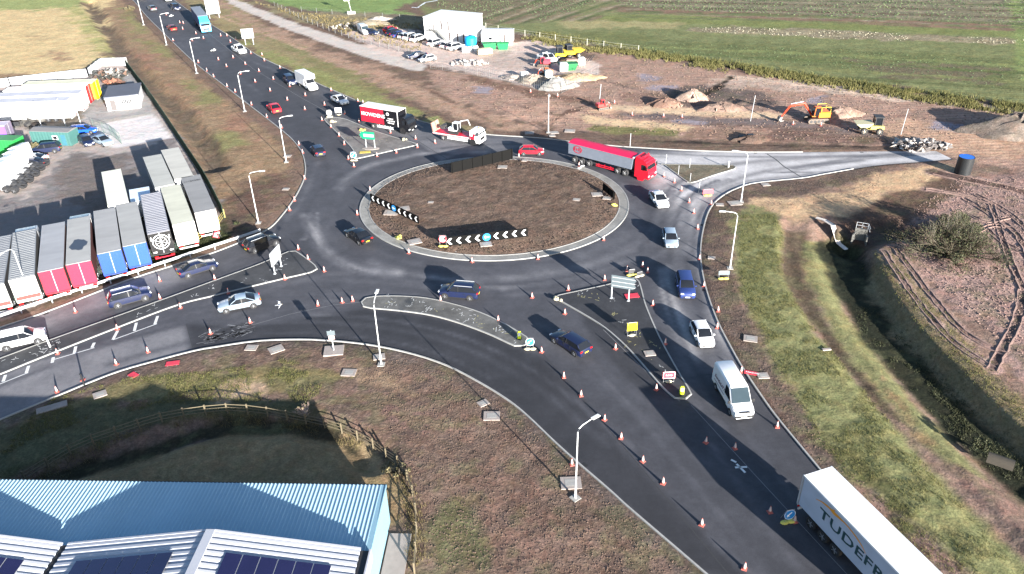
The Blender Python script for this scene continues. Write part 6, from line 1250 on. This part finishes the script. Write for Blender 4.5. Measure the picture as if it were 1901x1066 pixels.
# machines
def digger(label,px,yaw,s,col,boomcol,arm=((.9,1.2),(2.6,3.4),(5.2,3.0),(6.6,.9)),rails=True,house_yaw=0.0,name='excavator'):
    p=gp(*px); p.z=max(p.z,0); t=thing(name,label,'digger',p,yaw); m_,bm_=paint('dig_%d'%col[1],col,.5),paint('boom_%d'%boomcol[1],boomcol,.5)
    for sg in (1,-1):
        b=MB(); b.prism([(-2*s,.45*s),(-1.8*s,.1*s),(-1.5*s,0),(1.5*s,0),(1.8*s,.1*s),(2*s,.45*s),(1.8*s,.8*s),(1.5*s,.9*s),(-1.5*s,.9*s),(-1.8*s,.8*s)],sg*1.1*s-.3*s,sg*1.1*s+.3*s); 
        for k in range(12): b.box((-1.5*s+k*.27*s,sg*1.1*s,.92*s),(.12*s,.62*s,.06*s))
        for k in range(5): b.cyl((-1.4*s+k*.7*s,sg*1.41*s,.42*s),.26*s,.05*s,'y',12,1)
        b.obj('track',[Mc('track_mud',(120,105,92),.6,var=.3),CHASS],t)
    b=MB(); b.cyl((0,0,.98*s),.8*s,.2*s); b.obj('turntable',CHASS,t)
    b=MB(); b.box((-1.0*s,0,1.6*s),(2.2*s,2.4*s,1.05*s),0,0,.15*s); b.box((-.0,-.3*s,1.25*s),(2.2*s,1.9*s,.3*s)); b.obj('house',m_,t)
    c=MB(); c.prism([(-.2*s,1.4*s),(1.15*s,1.4*s),(1.05*s,2.3*s),(.75*s,2.95*s),(-.2*s,2.95*s)],.15*s,1.15*s); c.obj('cab_glass',GLASS,t); c=MB(); c.box((.25*s,.65*s,3.0*s),(1.15*s,1.06*s,.1*s))
    for xx in (-.2,.95): 
        for yy in (.15,1.15): c.beam((xx*s,yy*s,1.4*s),((xx-.1*(xx>0))*s,yy*s,2.98*s),.09*s)
    c.obj('cab_frame',m_,t)
    q=[Vector((x*s,-.35*s,z*s)) for x,z in arm]; b=MB(); b.tube(q[:3],[.2*s,.24*s,.17*s],6); b.obj('boom',bm_,t); b=MB(); b.tube(q[2:4],[.19*s,.12*s],6); b.obj('dipper_arm',bm_,t); b=MB(); b.tube([q[0]+Vector((.3*s,0,-.1*s)),q[1]+Vector((-.2*s,0,-.4*s))],.08*s,6); b.tube([q[1]+Vector((.2*s,0,.35*s)),q[2]+Vector((-.1*s,0,.4*s))],.07*s,6); b.obj('ram',GALV,t)
    e=q[3]; b=MB(); b.prism([(e.x-.2*s,e.z+.2*s),(e.x+.35*s,e.z+.1*s),(e.x+.5*s,e.z-.4*s),(e.x+.1*s,e.z-.75*s),(e.x-.5*s,e.z-.6*s),(e.x-.45*s,e.z-.45*s),(e.x+.05*s,e.z-.5*s)],-.9*s,.2*s); b.obj('bucket',Mc('bucket_steel',(150,145,140),.6),t)
    if rails:
        b=MB()
        for yy in (-1.1,1.1): b.tube([(-2*s,yy*s,2.1*s),(-2*s,yy*s,3.0*s),(-.3*s,yy*s,3.0*s),(-.3*s,yy*s,2.1*s)],.05*s,6)
        b.tube([(-2*s,-1.1*s,3*s),(-2*s,1.1*s,3*s)],.05*s,6); b.tube([(-2*s,-1.1*s,2.6*s),(-2*s,1.1*s,2.6*s)],.05*s,6); b.obj('guard_rails',M('rail_yellow',(.75,.55,.05),.5),t)
    return t
digger('orange excavator with its arm reaching down to the left on the haul road',(1514,226),R_(182),.95,(215,110,30),(205,60,30)); digger('small red machine with a dark cab in the works beside a thin pole',(1118,203),R_(20),.55,(205,60,55),(200,80,70),((.9,1.2),(1.8,2.0),(2.6,1.4),(2.7,.5)),False,name='mini_digger')
digger('orange mini digger in front of the red machine in the compound',(1014,141),R_(200),.6,(215,110,70),(210,90,60),((.9,1.2),(1.8,2.3),(2.8,1.6),(3,.6)),False,name='mini_digger'); digger('red machine beside the white tipper pickup in the compound',(1010,124),R_(170),.7,(195,70,80),(190,60,70),((.9,1.2),(1.6,2.2),(2.6,1.8),(3,.7)),False,name='mini_digger')
def dumper(label,px,yaw,s,col,sk):
    p=gp(*px); t=thing('dumper',label,'dumper',p,yaw); m_=paint('dump_%d'%col[2],col,.5); b=MB(); b.box((-.9*s,0,1.15*s),(2.2*s,1.7*s,.6*s),0,0,.12); b.box((0,0,.85*s),(3.4*s,.7*s,.35*s)); b.obj('body',m_,t)
    b=MB(); b.loft([[(.4*s,-.7*s,1.15*s),(1.7*s,-.7*s,1.0*s),(1.7*s,.7*s,1.0*s),(.4*s,.7*s,1.15*s)],[(-.1*s,-1.15*s,1.95*s),(2.7*s,-1.15*s,1.75*s),(2.7*s,1.15*s,1.75*s),(-.1*s,1.15*s,1.95*s)]],0,True,False); b.obj('skip',Mc('dump_skip_%d'%sk[0],sk,.8,var=.15),t)
    c=MB(); 
    for xx in (-1.5,-.4):
        for yy in (-.75,.75): c.beam((xx*s,yy*s,1.4*s),(xx*s,yy*s,2.9*s),.09*s)
    c.box((-.95*s,0,2.95*s),(1.5*s,1.8*s,.1*s)); c.obj('cab_frame',CHASS,t); MB().box((-.95*s,0,2.2*s),(1.0*s,1.4*s,1.3*s)).obj('cab_glass',GLASS,t); wheels(t,[(x*s,sg*1.0*s) for x in (1.2,-1.3) for sg in (1,-1)],.58*s,.5*s,M('wheel_cream',(.6,.5,.35),.6))
dumper('yellow dumper with a cream skip standing left of the rubble heap',(1614,247),R_(172),1.0,(196,184,96),(210,200,160)); dumper('yellow dumper standing farthest back in the compound',(1046,110),R_(8),1.0,(235,200,40),(235,205,60)); dumper('second yellow dumper right of the first in the compound',(1062,107),R_(20),1.0,(240,195,30),(240,200,50))
# heaps
def mound(label,px,rx,ry,h,c,yaw=0,name='spoil_heap',cat='spoil heap',gr=.0):
    p=gp(*px); n,m_=26,9; b=MB(); R=[]
    for k in range(m_):
        f=k/(m_-1); rr=1-f; z=h*(1-(1-f)**1.6)*1.0-.15*(k==0)
        R.append([((rr*rx*(1+.18*math.sin(3*a+px[0])+.12*math.sin(7*a+px[1])))*math.cos(a)+random.gauss(0,.04*rx*rr),(rr*ry*(1+.15*math.sin(2*a+px[1])))*math.sin(a)+random.gauss(0,.04*ry*rr),z+random.gauss(0,.06*h)*(0<k<m_-1)) for a in [2*math.pi*i/n for i in range(n)]])
    b.loft(R,0,False,True); me=b.mesh(name,GROUND); v=np.array([tuple(q.co) for q in me.vertices])[:,:2]+np.array([p.x,p.y]); cc,tt=flat(c,.25)(v); tt[:]=(gr,.8,0); attrs(me,cc,tt); o=bpy.data.objects.new(name,me); COL.objects.link(o); o.location=p; o.rotation_euler=(0,0,yaw); return tag(o,label,cat)
mound('brown spoil heap with a rounded top left of the pale one',(1237,196),3.2,2.1,1.4,(132,104,90)); mound('pale pinkish spoil heap at the end of the dark trench',(1286,184),3.3,2.7,1.8,(172,146,130)); mound('low wide spoil heap on the haul road between the pale heap and the excavator',(1342,203),4.6,2.4,1.3,(136,114,102))
mound('brown spoil heap behind the orange excavator',(1560,214),4,2.4,1.5,(150,126,112)); mound('grey stone heap at the point of the compound',(1032,163),4.2,2.4,2.1,(150,149,146)); mound('pale tan heap left of the grey stone heap',(992,152),3.6,2.4,1.4,(168,154,138)); mound('sandy heap at the right side of the compound',(1070,146),5.5,3.2,1.0,(198,170,132)); mound('pale heap at the left end of the compound front',(955,146),3,2,.7,(196,180,168)); mound('broad dark spoil heap at the right edge of the works',(1890,245),9,5,3.2,(128,116,106)); mound('long grassy rubble mound left of the car park',(690,45),6,2.4,1.0,(150,140,120)); mound('pale rubble mound beside the grassy one',(705,38),4,2,.9,(190,182,170))
mound('low soil mound beside the black machine mat at the far kerb',(1395,262),3.5,1.4,.9,(104,86,76))
def stones(label,px,r,n,cols,zmax,smin,smax,asp=.6,name='rubble_heap'): 
    p=gp(*px); b=MB(); ms=[Mc('stone_%d'%c[0],c,.75,rough=.9,var=.2) for c in cols]
    for k in range(n):
        a,q=random.uniform(0,6.28),r*math.sqrt(random.random()); s=random.uniform(smin,smax); x,y=q*math.cos(a),q*asp*math.sin(a); bm=bmesh.new()
        [bm.verts.new((random.gauss(0,s),random.gauss(0,s),random.gauss(0,s*.7))) for _ in range(9)]; bmesh.ops.convex_hull(bm,input=bm.verts); bm.verts.index_update(); z=max(.05,zmax*(1-q/r)*random.uniform(.5,1)); b.add([v.co+Vector((x,y,z)) for v in bm.verts],[tuple(v.index for v in f.verts) for f in bm.faces],random.randrange(len(ms))); bm.free()
    return tag(b.obj(name,ms,None,p),label,'rubble')
stones('heap of pale broken concrete right of the yellow dumper',(1706,272),4.6,120,[(200,192,186),(150,142,136),(90,84,82)],1.6,.15,.38); stones('scatter of stones and barriers inside the compound front fence',(868,118),4.0,60,[(205,203,200),(150,148,146)],.9,.12,.3); stones('small pile of pale kerb stones near the stone scatter',(893,120),1.6,18,[(215,210,200)],.5,.15,.3)
stones('stacked timbers and rubble behind the dark car left of the car park',(650,50),5,50,[(190,184,174),(120,112,104),(90,84,80)],.8,.15,.4)
# stacked bits in the compound: bundles, sheds, boats
for i,(px,l,c,sz,yw) in enumerate([((900,102),'cream trailer with a rounded cover beside the green skips',(225,205,165),(3.4,1.6,1.2),.3),((1061,122),'stack of brown timber panels in the equipment corner',(150,118,104),(2.6,1.6,1.3),.1),((1079,122),'white box on the equipment stack',(235,235,232),(1.4,1.2,1.6),.1),((1046,133),'white storage box left of the dark green skip',(232,232,228),(1.7,1.4,1.7),.1),((1018,146),'pale generator box below the orange mini digger',(225,228,215),(1.5,1.2,1.5),.2),((973,145),'small white trailer near the compound front',(235,228,220),(1.7,1.1,1.1),.4)]):
    t=thing('equipment',l,'equipment',gp(*px),yw); MB().box((0,0,sz[2]/2+.2),sz,0,0,.15).obj('body',Mc('equip_%d_%d'%(c[0],c[2]),c,.8,var=.1),t); [MB().box((k*sz[0]*.35,0,.1),(.2,sz[1],.2)).obj('bearer',CHASS,t) for k in (-1,1)]
b=MB()
for k in range(7): b.beam((-1.8+k*.55,-1.6,.15+.1*k),(-.6+k*.55,1.6,.5+.1*k),.12)
t=thing('frame_stack','stack of dark metal frames leaning at the right side of the compound','frames',gp(1082,116)); b.obj('frames',CHASS,t)
for _px,_l in (((1237,196),'brown'),((1286,184),'pale'),((1342,203),'low wide')): stones(f'loose lumps of earth on the {_l} spoil heap',_px,3.2,46,[(140,112,98),(112,92,82),(172,148,132)],1.2,.1,.3,.62,'earth_lumps')['kind']='stuff'
# black pipe with a blue cap
p=G(1786,322); t=thing('pipe_riser','wide black plastic pipe standing upright with a blue cap','pipe',p); b=MB(); n=24; b.loft([[(r*math.cos(2*math.pi*k/n),r*math.sin(2*math.pi*k/n),z) for k in range(n)] for r,z in ((1.15,-.3),(1.15,2.7),(1.08,2.7),(1.08,2.5))],0,False); b.obj('pipe',M('pipe_black',(.02,.022,.024),.35,var=.15),t); MB().cyl((0,0,2.62),1.08,.12,'z',24).obj('cap',M('cap_blue',(.02,.13,.55),.45,var=.1),t)
# headwall with handrail and stepped chute
p=gp(1597,437); p.z=-.45; t=thing('headwall','pale concrete outfall headwall with a steel handrail above the ditch','headwall',p,R_(-25)); b=MB(); b.box((0,0,.6),(1.5,.2,1.6)); b.prism([(-.75,-.1),(-.95,-1.0),(-.8,-1.0),(-.6,-.1)],-.4,.8,0,'z'); b.prism([(.75,-.1),(.95,-1.0),(.8,-1.0),(.6,-.1)],-.4,.8,0,'z'); b.obj('wall',Mc('headwall_concrete',(150,148,142),.4,rough=.9,var=.3,sc=3),t); b=MB()
for x in (-.7,0,.7): b.tube([(x,.05,1.3),(x,.05,2.2)],.03,6)
for z in (1.8,2.2): b.tube([(-.7,.05,z),(.7,.05,z)],.028,6); b.tube([(.7,.05,z),(1.0,-.9,z-.25)],.028,6)
b.obj('handrail',GALV,t)
g=[gp(*q) for q in ((1513,408),(1530,414),(1545,425),(1560,437),(1574,448))]; t=thing('drain_chute','pale stone lined drain chute running down the bank to the ditch','drain',g[0]); b=MB(); R=[]
for i,q in enumerate(g):
    a,c=g[max(i-1,0)],g[min(i+1,4)]; d=(c-a).normalized(); nn=Vector((-d.y,d.x,0))*.28; o=q-g[0]; zz_=max(gz(q.x,q.y),-1.4)+.06; R.append([(o.x-nn.x*1.2,o.y-nn.y*1.2,zz_+.1),(o.x-nn.x*.6,o.y-nn.y*.6,zz_),(o.x+nn.x*.6,o.y+nn.y*.6,zz_),(o.x+nn.x*1.2,o.y+nn.y*1.2,zz_+.1)])
b.loft(R,0,False,False,False); b.obj('lining',Mc('chute_stone',(215,205,195),.8,rough=.9,var=.4,sc=5,bump=.4),t)
p=gp(1534,651); b=MB(); b.box((0,0,.15),(.9,.3,.12)); b.box((-.3,0,.06),(.1,.2,.12)); tag(b.obj('concrete_block',COVERM,None,p,.1),'small white block lying on the brown strip of the east bank','block')
g=gp(1860,850)+Vector((0,0,-.3)); t=thing('concrete_culvert','weathered half buried concrete pipe at the lower right ditch','culvert',g,R_(-35)); b=MB(); b.loft([[(x,r_*math.cos(k*math.pi/10),r_*math.sin(k*math.pi/10)-.25) for k in range(11)] for x,r_ in ((-1,.5),(-1,.6),(1,.6),(1,.5),(-1,.5))],0,False,True,False); b.obj('pipe',Mc('culvert_concrete',(96,88,76),.35,rough=.95,var=.35,sc=3),t)
# black mats and small works bits beyond the far kerb
for (px,l) in (((1386,258),'low black machine mat beside the far kerb'),): 
    b=MB(); b.box((0,0,.3),(2.6,1.2,.5),0,.1,.1); b.box((.6,0,.62),(1.0,.8,.3),0,.1); tag(b.obj('machine_mat',CHASS,None,gp(*px)),l,'mat')
# fences of the works
fence('mesh_fence','temporary mesh fence along the front of the compound',[(800,128),(870,139),(940,152),(1000,168),(1040,175)],2.0,'mesh',MESH,3.0); fence('mesh_fence','temporary mesh fence up the right side of the compound',[(1040,175),(1075,158),(1110,138)],2.0,'mesh',MESH,3.0); fence('stock_fence','white posted field fence behind the compound',[(880,50),(960,66),(1040,78),(1110,88),(1185,98)],1.5,'stock',Mc('post_pale',(190,188,175),.8,var=.1),4.2); fence('stock_fence','thin posted fence between the footpath and the playing field',[(510,12),(580,46),(650,72),(720,92),(780,104)],1.3,'stock',MESH,3.4); fence('stock_fence','thin posted fence along the near edge of the playing field',[(560,22),(650,30),(740,36),(800,44)],1.3,'stock',MESH,5)
# trench and pole
# goal and nets on the playing field
p=G(653,26); t=thing('field_sign','white sign on a leaning post at the edge of the playing field','sign',p); MB().tube([(0,0,0),(-.6,0,4.2)],.07,8).obj('post',WHITE,t); MB().box((-1.0,0,4.0),(1.6,.06,.9)).obj('panel',WHITE,t); MB().box((0,-.4,.4),(2.2,.6,.8),0,0,.1).obj('base',WHITE,t)
line([[(752,13),(775,15),(790,5),(820,0),(850,-6)]],.6,WHITE,'pitch_line','white line at the corner of the playing field',.07)
# the bird
def bird():
    P=G(518,566,3.2); P.z=3.2; t=thing('bird','white gull gliding low over the west road','bird',P,R_(20)); b=MB(); n=8
    R=[]
    for x,r in ((-.26,.01),(-.18,.05),(-.02,.085),(.12,.075),(.2,.05),(.26,.045),(.31,.012)): R.append([(x,r*math.cos(2*math.pi*k/n),r*.9*math.sin(2*math.pi*k/n)) for k in range(n)])
    b.loft(R,0); 
    for sg in (1,-1):
        W_=[(0.02,.06,.03,.2),(.08,.35,.16,.17),(.0,.62,.12,.1),(-.14,.85,.05,.015)]; up,lo=[],[]
        for x,y,z,c in W_: up.append([(x+c*.5,sg*y,z),(x,sg*y,z+.02),(x-c*.6,sg*y,z),(x,sg*y,z-.012)])
        b.loft(up,0)
    b.add([(-.2,-.03,0),(-.2,.03,0),(-.42,.1,0),(-.42,-.1,0),(-.3,0,.02),(-.3,0,-.015)],[(0,1,4),(1,2,4),(2,3,4),(3,0,4),(1,0,5),(2,1,5),(3,2,5),(0,3,5)]); b.loft([[(.3,.01,0),(.3,-.01,0),(.3,0,.01)],[(.37,.002,-.005),(.37,-.002,-.005),(.37,0,0)]],1)
    b.obj('body',[WHITE,M('beak_yellow',(.7,.45,.05),.5,var=0)],t)
bird()
# ---------------------------------------------------------------- bushes and grass
def leafmat(name,c1,c2):
    m,n,b=nodes_mat(name); g=N(n,'ShaderNodeNewGeometry'); L=n.links.new; mx=mixc(n,g.outputs['Random Per Island'],tuple(lin(c1)),tuple(lin(c2))); L(mx,b.inputs['Base Color']); b.inputs['Roughness'].default_value=.7; return m
SCRUB=leafmat('scrub_leaf',(44,52,38),(82,82,60)); TWIG=Mc('bare_twig',(108,98,80),.5,var=.2); REED=leafmat('dry_grass_blade',(112,104,66),(150,138,96)); GREENB=leafmat('green_grass_blade',(68,76,44),(110,104,66)); HEDGE=leafmat('hedge_leaf',(96,92,66),(130,120,92))
def bush(label,px,r,h,n,leaf,twig,name='bush',lobes=9,tw=120,ls=.09):
    p=gp(*px); t=thing(name,label,'bush',p); rg=np.random.default_rng(int(px[0])); C=np.c_[rg.normal(0,r*.5,lobes),rg.normal(0,r*.42,lobes),rg.uniform(.15,.8,lobes)*h]; C[:,2]*=np.exp(-(C[:,0]**2+C[:,1]**2)/(1.6*r*r)); cr=rg.uniform(.14,.42,lobes)*r
    b=MB()
    for k in range(lobes): q=C[k]; b.tube([(0,0,-.2),tuple(q*.4+np.array([0,0,.1])),tuple(q)],[.09*h/2,.06*h/2,.02],6)
    b.obj('trunk',twig,t)
    g=MB()
    for k in range(tw):
        i=rg.integers(lobes); d=rg.normal(0,1,3); d/=np.linalg.norm(d); d[2]=abs(d[2])*.8; a=C[i]*.8 if lobes>6 else np.array([0,0,-.05]); e=C[i]+d*cr[i]*rg.uniform(.8,1.35); e[2]=max(e[2],.1); g.tube([tuple(a),tuple((a+e)/2+rg.normal(0,.08,3)),tuple(e)],[.022,.016,.006],3,0,False)
    g.obj('twigs',twig,t)
    i=rg.integers(0,lobes,n); d=rg.normal(0,1,(n,3)); d/=np.linalg.norm(d,axis=1)[:,None]; rad=cr[i]*rg.uniform(.35,1.1,n)**.6; c=C[i]+d*rad[:,None]*np.array([1,1,.8]); c=c[c[:,2]>.05]; n=len(c)
    u=rg.normal(0,1,(n,3)); u/=np.linalg.norm(u,axis=1)[:,None]; v=np.cross(u,rg.normal(0,1,(n,3))); v/=np.linalg.norm(v,axis=1)[:,None]; s=(ls*rg.uniform(.6,1.5,n))[:,None]
    V=np.stack([c-u*s,c+v*s*.6,c+u*s,c-v*s*.6],1).reshape(-1,3); me=bpy.data.meshes.new('foliage'); me.from_pydata([tuple(x) for x in V],[],[(4*k,4*k+1,4*k+2,4*k+3) for k in range(n)]); me.materials.append(leaf); o=bpy.data.objects.new('foliage',me); COL.objects.link(o); o.parent=t; return t
bush('large dark scrubby bush with bare twigs on the muddy east bank',(1756,474),5.2,4.4,8500,SCRUB,TWIG,lobes=34,tw=1300,ls=.085)
bush('darker bush rising behind the large scrubby one',(1772,438),2.8,4.0,4200,SCRUB,TWIG,lobes=14,tw=380,ls=.09)
bush('brownish bush between the green container and the tractor units',(47,292),2.0,1.5,2600,HEDGE,TWIG,tw=120); bush('brownish bush right of the green container',(66,280),1.7,1.3,2000,HEDGE,TWIG,tw=100)
bush('small bare shrub beside the timber fence',(566,771),.9,1.2,40,HEDGE,Mc('pale_twig',(190,165,150),.7),tw=70,lobes=6); bush('dry brambles at the bend of the timber fence',(742,880),1.0,.6,260,HEDGE,TWIG,tw=90,lobes=6)
bush('low weedy bush beside the lower right ditch',(1822,832),1.1,.45,700,SCRUB,TWIG,tw=60,lobes=8); bush('bare brown scrub at the far left of the yard fence',(243,18),1.6,1.5,500,HEDGE,TWIG,tw=160)
def blades(name,label,area,n,hmin,hmax,mat,wd=.03,path=None,hw=1.0,clump=5,lean=.35):
    if path is not None:
        P=resample(path,.5); k=RNG.integers(0,len(P)-1,n); c=P[k]+RNG.normal(0,hw*.5,(n,2))
    else:
        A=GA(area); mn,mx=A.min(0),A.max(0); c=np.zeros((0,2))
        while len(c)<n: q=RNG.uniform(mn,mx,(n*2,2)); c=np.vstack([c,q[inside(q,A)]])
        c=c[:n]
    keep=fbm(c,.35,40)>.42; c=c[keep]; c=np.repeat(c,clump,0)+RNG.normal(0,.12,(len(c)*clump,2)); m_=len(c); z=GZ(c); h=RNG.uniform(hmin,hmax,m_); a=RNG.uniform(0,6.28,m_); dx=np.c_[np.cos(a),np.sin(a)]*wd; ln=RNG.normal(0,lean,(m_,2))*h[:,None]
    V=np.stack([np.c_[c-dx,z-.03],np.c_[c+dx,z-.03],np.c_[c+ln+dx*.2,z+h],],1).reshape(-1,3)
    me=bpy.data.meshes.new(name); me.vertices.add(len(V)); me.vertices.foreach_set('co',V.astype('f').ravel()); me.loops.add(3*m_); me.loops.foreach_set('vertex_index',np.arange(3*m_,dtype='i')); me.polygons.add(m_); me.polygons.foreach_set('loop_start',np.arange(0,3*m_,3,dtype='i')); me.update(calc_edges=True); me.materials.append(mat)
    o=bpy.data.objects.new(name,me); COL.objects.link(o); struct(o,'stuff',label,'grass')
blades('tall_grass','tall dry grass along the edge of the crop field',None,3600,.35,.8,leafmat('field_margin_blade',(86,88,54),(122,114,74)),.06,W([(985,72),(1090,92),(1190,104),(1290,120),(1420,139),(1520,155),(1640,173),(1760,192),(1900,212),(2000,225)],4),2.6)
blades('field_edge_grass','green grass behind the dry strip at the field edge',None,4200,.4,.9,GREENB,.06,W([(1000,64),(1190,98),(1420,132),(1640,166),(1900,202),(2000,216)],4),2.4)
blades('verge_scrub','dry scrub between the footpath and the playing field',[(470,4),(560,24),(700,36),(790,44),(780,98),(650,68),(560,36)],1300,.2,.55,leafmat('scrub_margin_blade',(98,90,62),(132,118,84)),.06)
blades('bank_grass','short grass on the east bank',[(1372,400),(1440,398),(1455,440),(1452,500),(1480,560),(1540,640),(1640,760),(1740,880),(1900,1060),(1720,1066),(1620,958),(1500,780),(1420,640),(1372,540)],11000,.05,.16,GREENB,.022,lean=.6)
blades('ditch_weeds','dark weeds growing in the drainage ditch',None,2600,.06,.2,SCRUB,.03,W([(1625,570),(1670,630),(1735,700),(1810,775),(1890,850)],4),2.2)
blades('south_verge_grass','rough grass on the south verge',[(60,772),(100,740),(240,703),(400,690),(520,668),(660,700),(600,730),(570,745),(300,750),(100,800),(0,850)],5200,.05,.2,GREENB,.022,lean=.6); blades('lawn_edge_grass','unmown grass along the timber fence',None,1600,.08,.28,leafmat('dead_grass_blade',(84,78,52),(118,106,74)),.022,W([(0,905),(130,850),(306,790),(420,772),(533,780),(640,805),(720,860),(766,950),(770,1066)],4),.9)
blades('yard_front_hedge','low dark growth between the parked trailers and the barrier',[(-20,590),(150,537),(340,470),(440,415),(450,428),(400,456),(240,508),(0,588)],3600,.2,.5,leafmat('dark_growth',(40,48,34),(74,76,52)),.05)
def clods(name,label,area,n,smin,smax,mat,ring=None):
    A=ring if ring is not None else GA(area); mn,mx=A.min(0),A.max(0); c=np.zeros((0,2))
    while len(c)<n: q=RNG.uniform(mn,mx,(n*2,2)); c=np.vstack([c,q[inside(q,A)]])
    c=c[:n]; z=GZ(c) if ring is None else np.full(n,.33); s=RNG.uniform(smin,smax,n)**1.0; base=np.array([(1,0,0),(-1,0,0),(0,1,0),(0,-1,0),(0,0,.8),(0,0,-.5)],float); f=[(0,2,4),(2,1,4),(1,3,4),(3,0,4),(2,0,5),(1,2,5),(3,1,5),(0,3,5)]
    V=(base[None]*s[:,None,None]*RNG.uniform(.6,1.4,(n,6,1))); a=RNG.uniform(0,6.28,n); ca,sa=np.cos(a)[:,None],np.sin(a)[:,None]; V=np.stack([V[...,0]*ca-V[...,1]*sa,V[...,0]*sa+V[...,1]*ca,V[...,2]],-1)+np.c_[c,z][:,None]
    me=bpy.data.meshes.new(name); F=(np.array(f)[None]+6*np.arange(n)[:,None,None]).reshape(-1,3); me.from_pydata(V.reshape(-1,3).tolist(),[],F.tolist()); me.materials.append(mat); o=bpy.data.objects.new(name,me); COL.objects.link(o); struct(o,'stuff',label,'clods')
CLOD=Mc('soil_clod',(118,97,83),.5,rough=.95,var=.25,sc=.8); clods('soil_clods','small clods of soil on the central island',None,5200,.03,.1,CLOD,ring_i)
clods('soil_clods','small clods on the south verge',[(660,690),(740,665),(863,705),(952,765),(1060,870),(1163,955),(1290,1066),(800,1066),(780,900)],7000,.02,.08,CLOD); clods('soil_clods','small clods on the east verge',[(1330,400),(1400,350),(1530,330),(1640,312),(1620,370),(1400,395),(1365,440),(1375,560),(1500,780),(1680,980),(1600,960),(1450,780),(1335,600),(1305,480)],4200,.02,.08,CLOD); clods('mud_lumps','lumps of mud on the churned east ground',[(1640,430),(1780,330),(1930,330),(1930,690),(1830,615),(1740,540),(1690,470)],3600,.04,.16,Mc('mud_lump',(150,124,114),.5,rough=.95,var=.2)); clods('works_lumps','lumps of earth in the works',[(800,140),(1035,176),(1110,140),(1190,110),(1420,145),(1880,215),(1735,275),(1420,258),(1050,240),(900,200)],3200,.05,.2,Mc('works_lump',(150,124,108),.5,rough=.95,var=.25))

CROP=leafmat('crop_leaf',(52,68,46),(92,104,74)); PALEC=leafmat('crop_stubble',(128,124,106),(170,164,144))
def crops(name,label,area,p0,p1,gap,step,s0,s1,mat,drop=.25):
    A=GA(area); d=np.array(G(*p1)-G(*p0))[:2]; d/=np.hypot(*d); nn=np.array([-d[1],d[0]]); o=A.mean(0); ext=np.abs((A-o)@np.c_[d,nn]).max(0)
    a,b=np.meshgrid(np.arange(-ext[0],ext[0],step),np.arange(-ext[1],ext[1],gap)); q=np.c_[a.ravel(),b.ravel()]+RNG.normal(0,1,(a.size,2))*np.array([step*.4,gap*.07]); c=o+q[:,:1]*d+q[:,1:]*nn; c=c[inside(c,A)]; c=c[RNG.random(len(c))>drop]; c=c[fbm(c,.08,33)>.36]
    n=len(c); z=GZ(c); s=RNG.uniform(s0,s1,n); base=np.array([(1,0,0),(0,1,0),(-1,0,0),(0,-1,0),(0,0,.9)],float); V=base[None]*s[:,None,None]*RNG.uniform(.6,1.4,(n,5,1))+np.c_[c,z][:,None]
    F=(np.array([(0,1,4),(1,2,4),(2,3,4),(3,0,4)])[None]+5*np.arange(n)[:,None,None]).reshape(-1,3); me=bpy.data.meshes.new(name); me.from_pydata(V.reshape(-1,3).tolist(),[],F.tolist()); me.materials.append(mat); ob=bpy.data.objects.new(name,me); COL.objects.link(ob); struct(ob,'stuff',label,'crops'); return n
crops('crop_rows','rows of leafy crops in the block behind the site offices',[(800,8),(1000,-25),(1140,-25),(1120,0),(1010,38),(905,44),(880,34)],(900,44),(1130,-10),1.5,.6,.12,.28,CROP,.3)
crops('crop_rows','rows of leafy crops across the top right field',[(1130,2),(1300,-40),(2000,-40),(2000,55),(1500,30),(1200,18)],(1200,10),(1900,30),2.0,.7,.14,.34,CROP,.35)
crops('crop_rows','rows of pale stubble in the stripe across the field',[(1275,52),(1340,50),(1600,59),(1915,75),(1915,84),(1600,74),(1400,65),(1282,59)],(1280,55),(1900,78),1.0,.6,.08,.2,PALEC,.5)
crops('crop_rows','low green crop in the lower part of the field',[(1185,80),(1400,86),(1901,114),(1901,170),(1500,124),(1200,97)],(1200,90),(1900,140),1.3,.7,.08,.2,CROP,.5)
blades('east_bank_grass','dry grass along the east side of the ditch',None,1500,.06,.18,GREENB,.025,W([(1640,480),(1680,530),(1740,610),(1830,710),(1930,800)],4),2.2)

# ridges of mud squeezed up beside the wheel ruts
rb=MB()
for P_,w_ in RUTS:
    P=resample(W(P_,5),.7)
    for off in (-1,1):
        pts=[];rs=[]
        for i in range(len(P)):
            a,c=P[max(i-1,0)],P[min(i+1,len(P)-1)]; t_=(c-a)/np.hypot(*(c-a)); q=P[i]+np.array([-t_[1],t_[0]])*off*(w_*.8+.12)+RNG.normal(0,.05,2); pts.append((q[0],q[1],float(GZ(q)[0])-.02+RNG.uniform(-.03,.03))); rs.append(RNG.uniform(.06,.17))
        rb.tube(pts,rs,5,0,True)
struct(rb.obj('mud_ridges',Mc('mud_ridge',(158,130,120),.55,rough=.95,var=.25,sc=2)),'stuff','ridges of mud beside the wheel ruts')
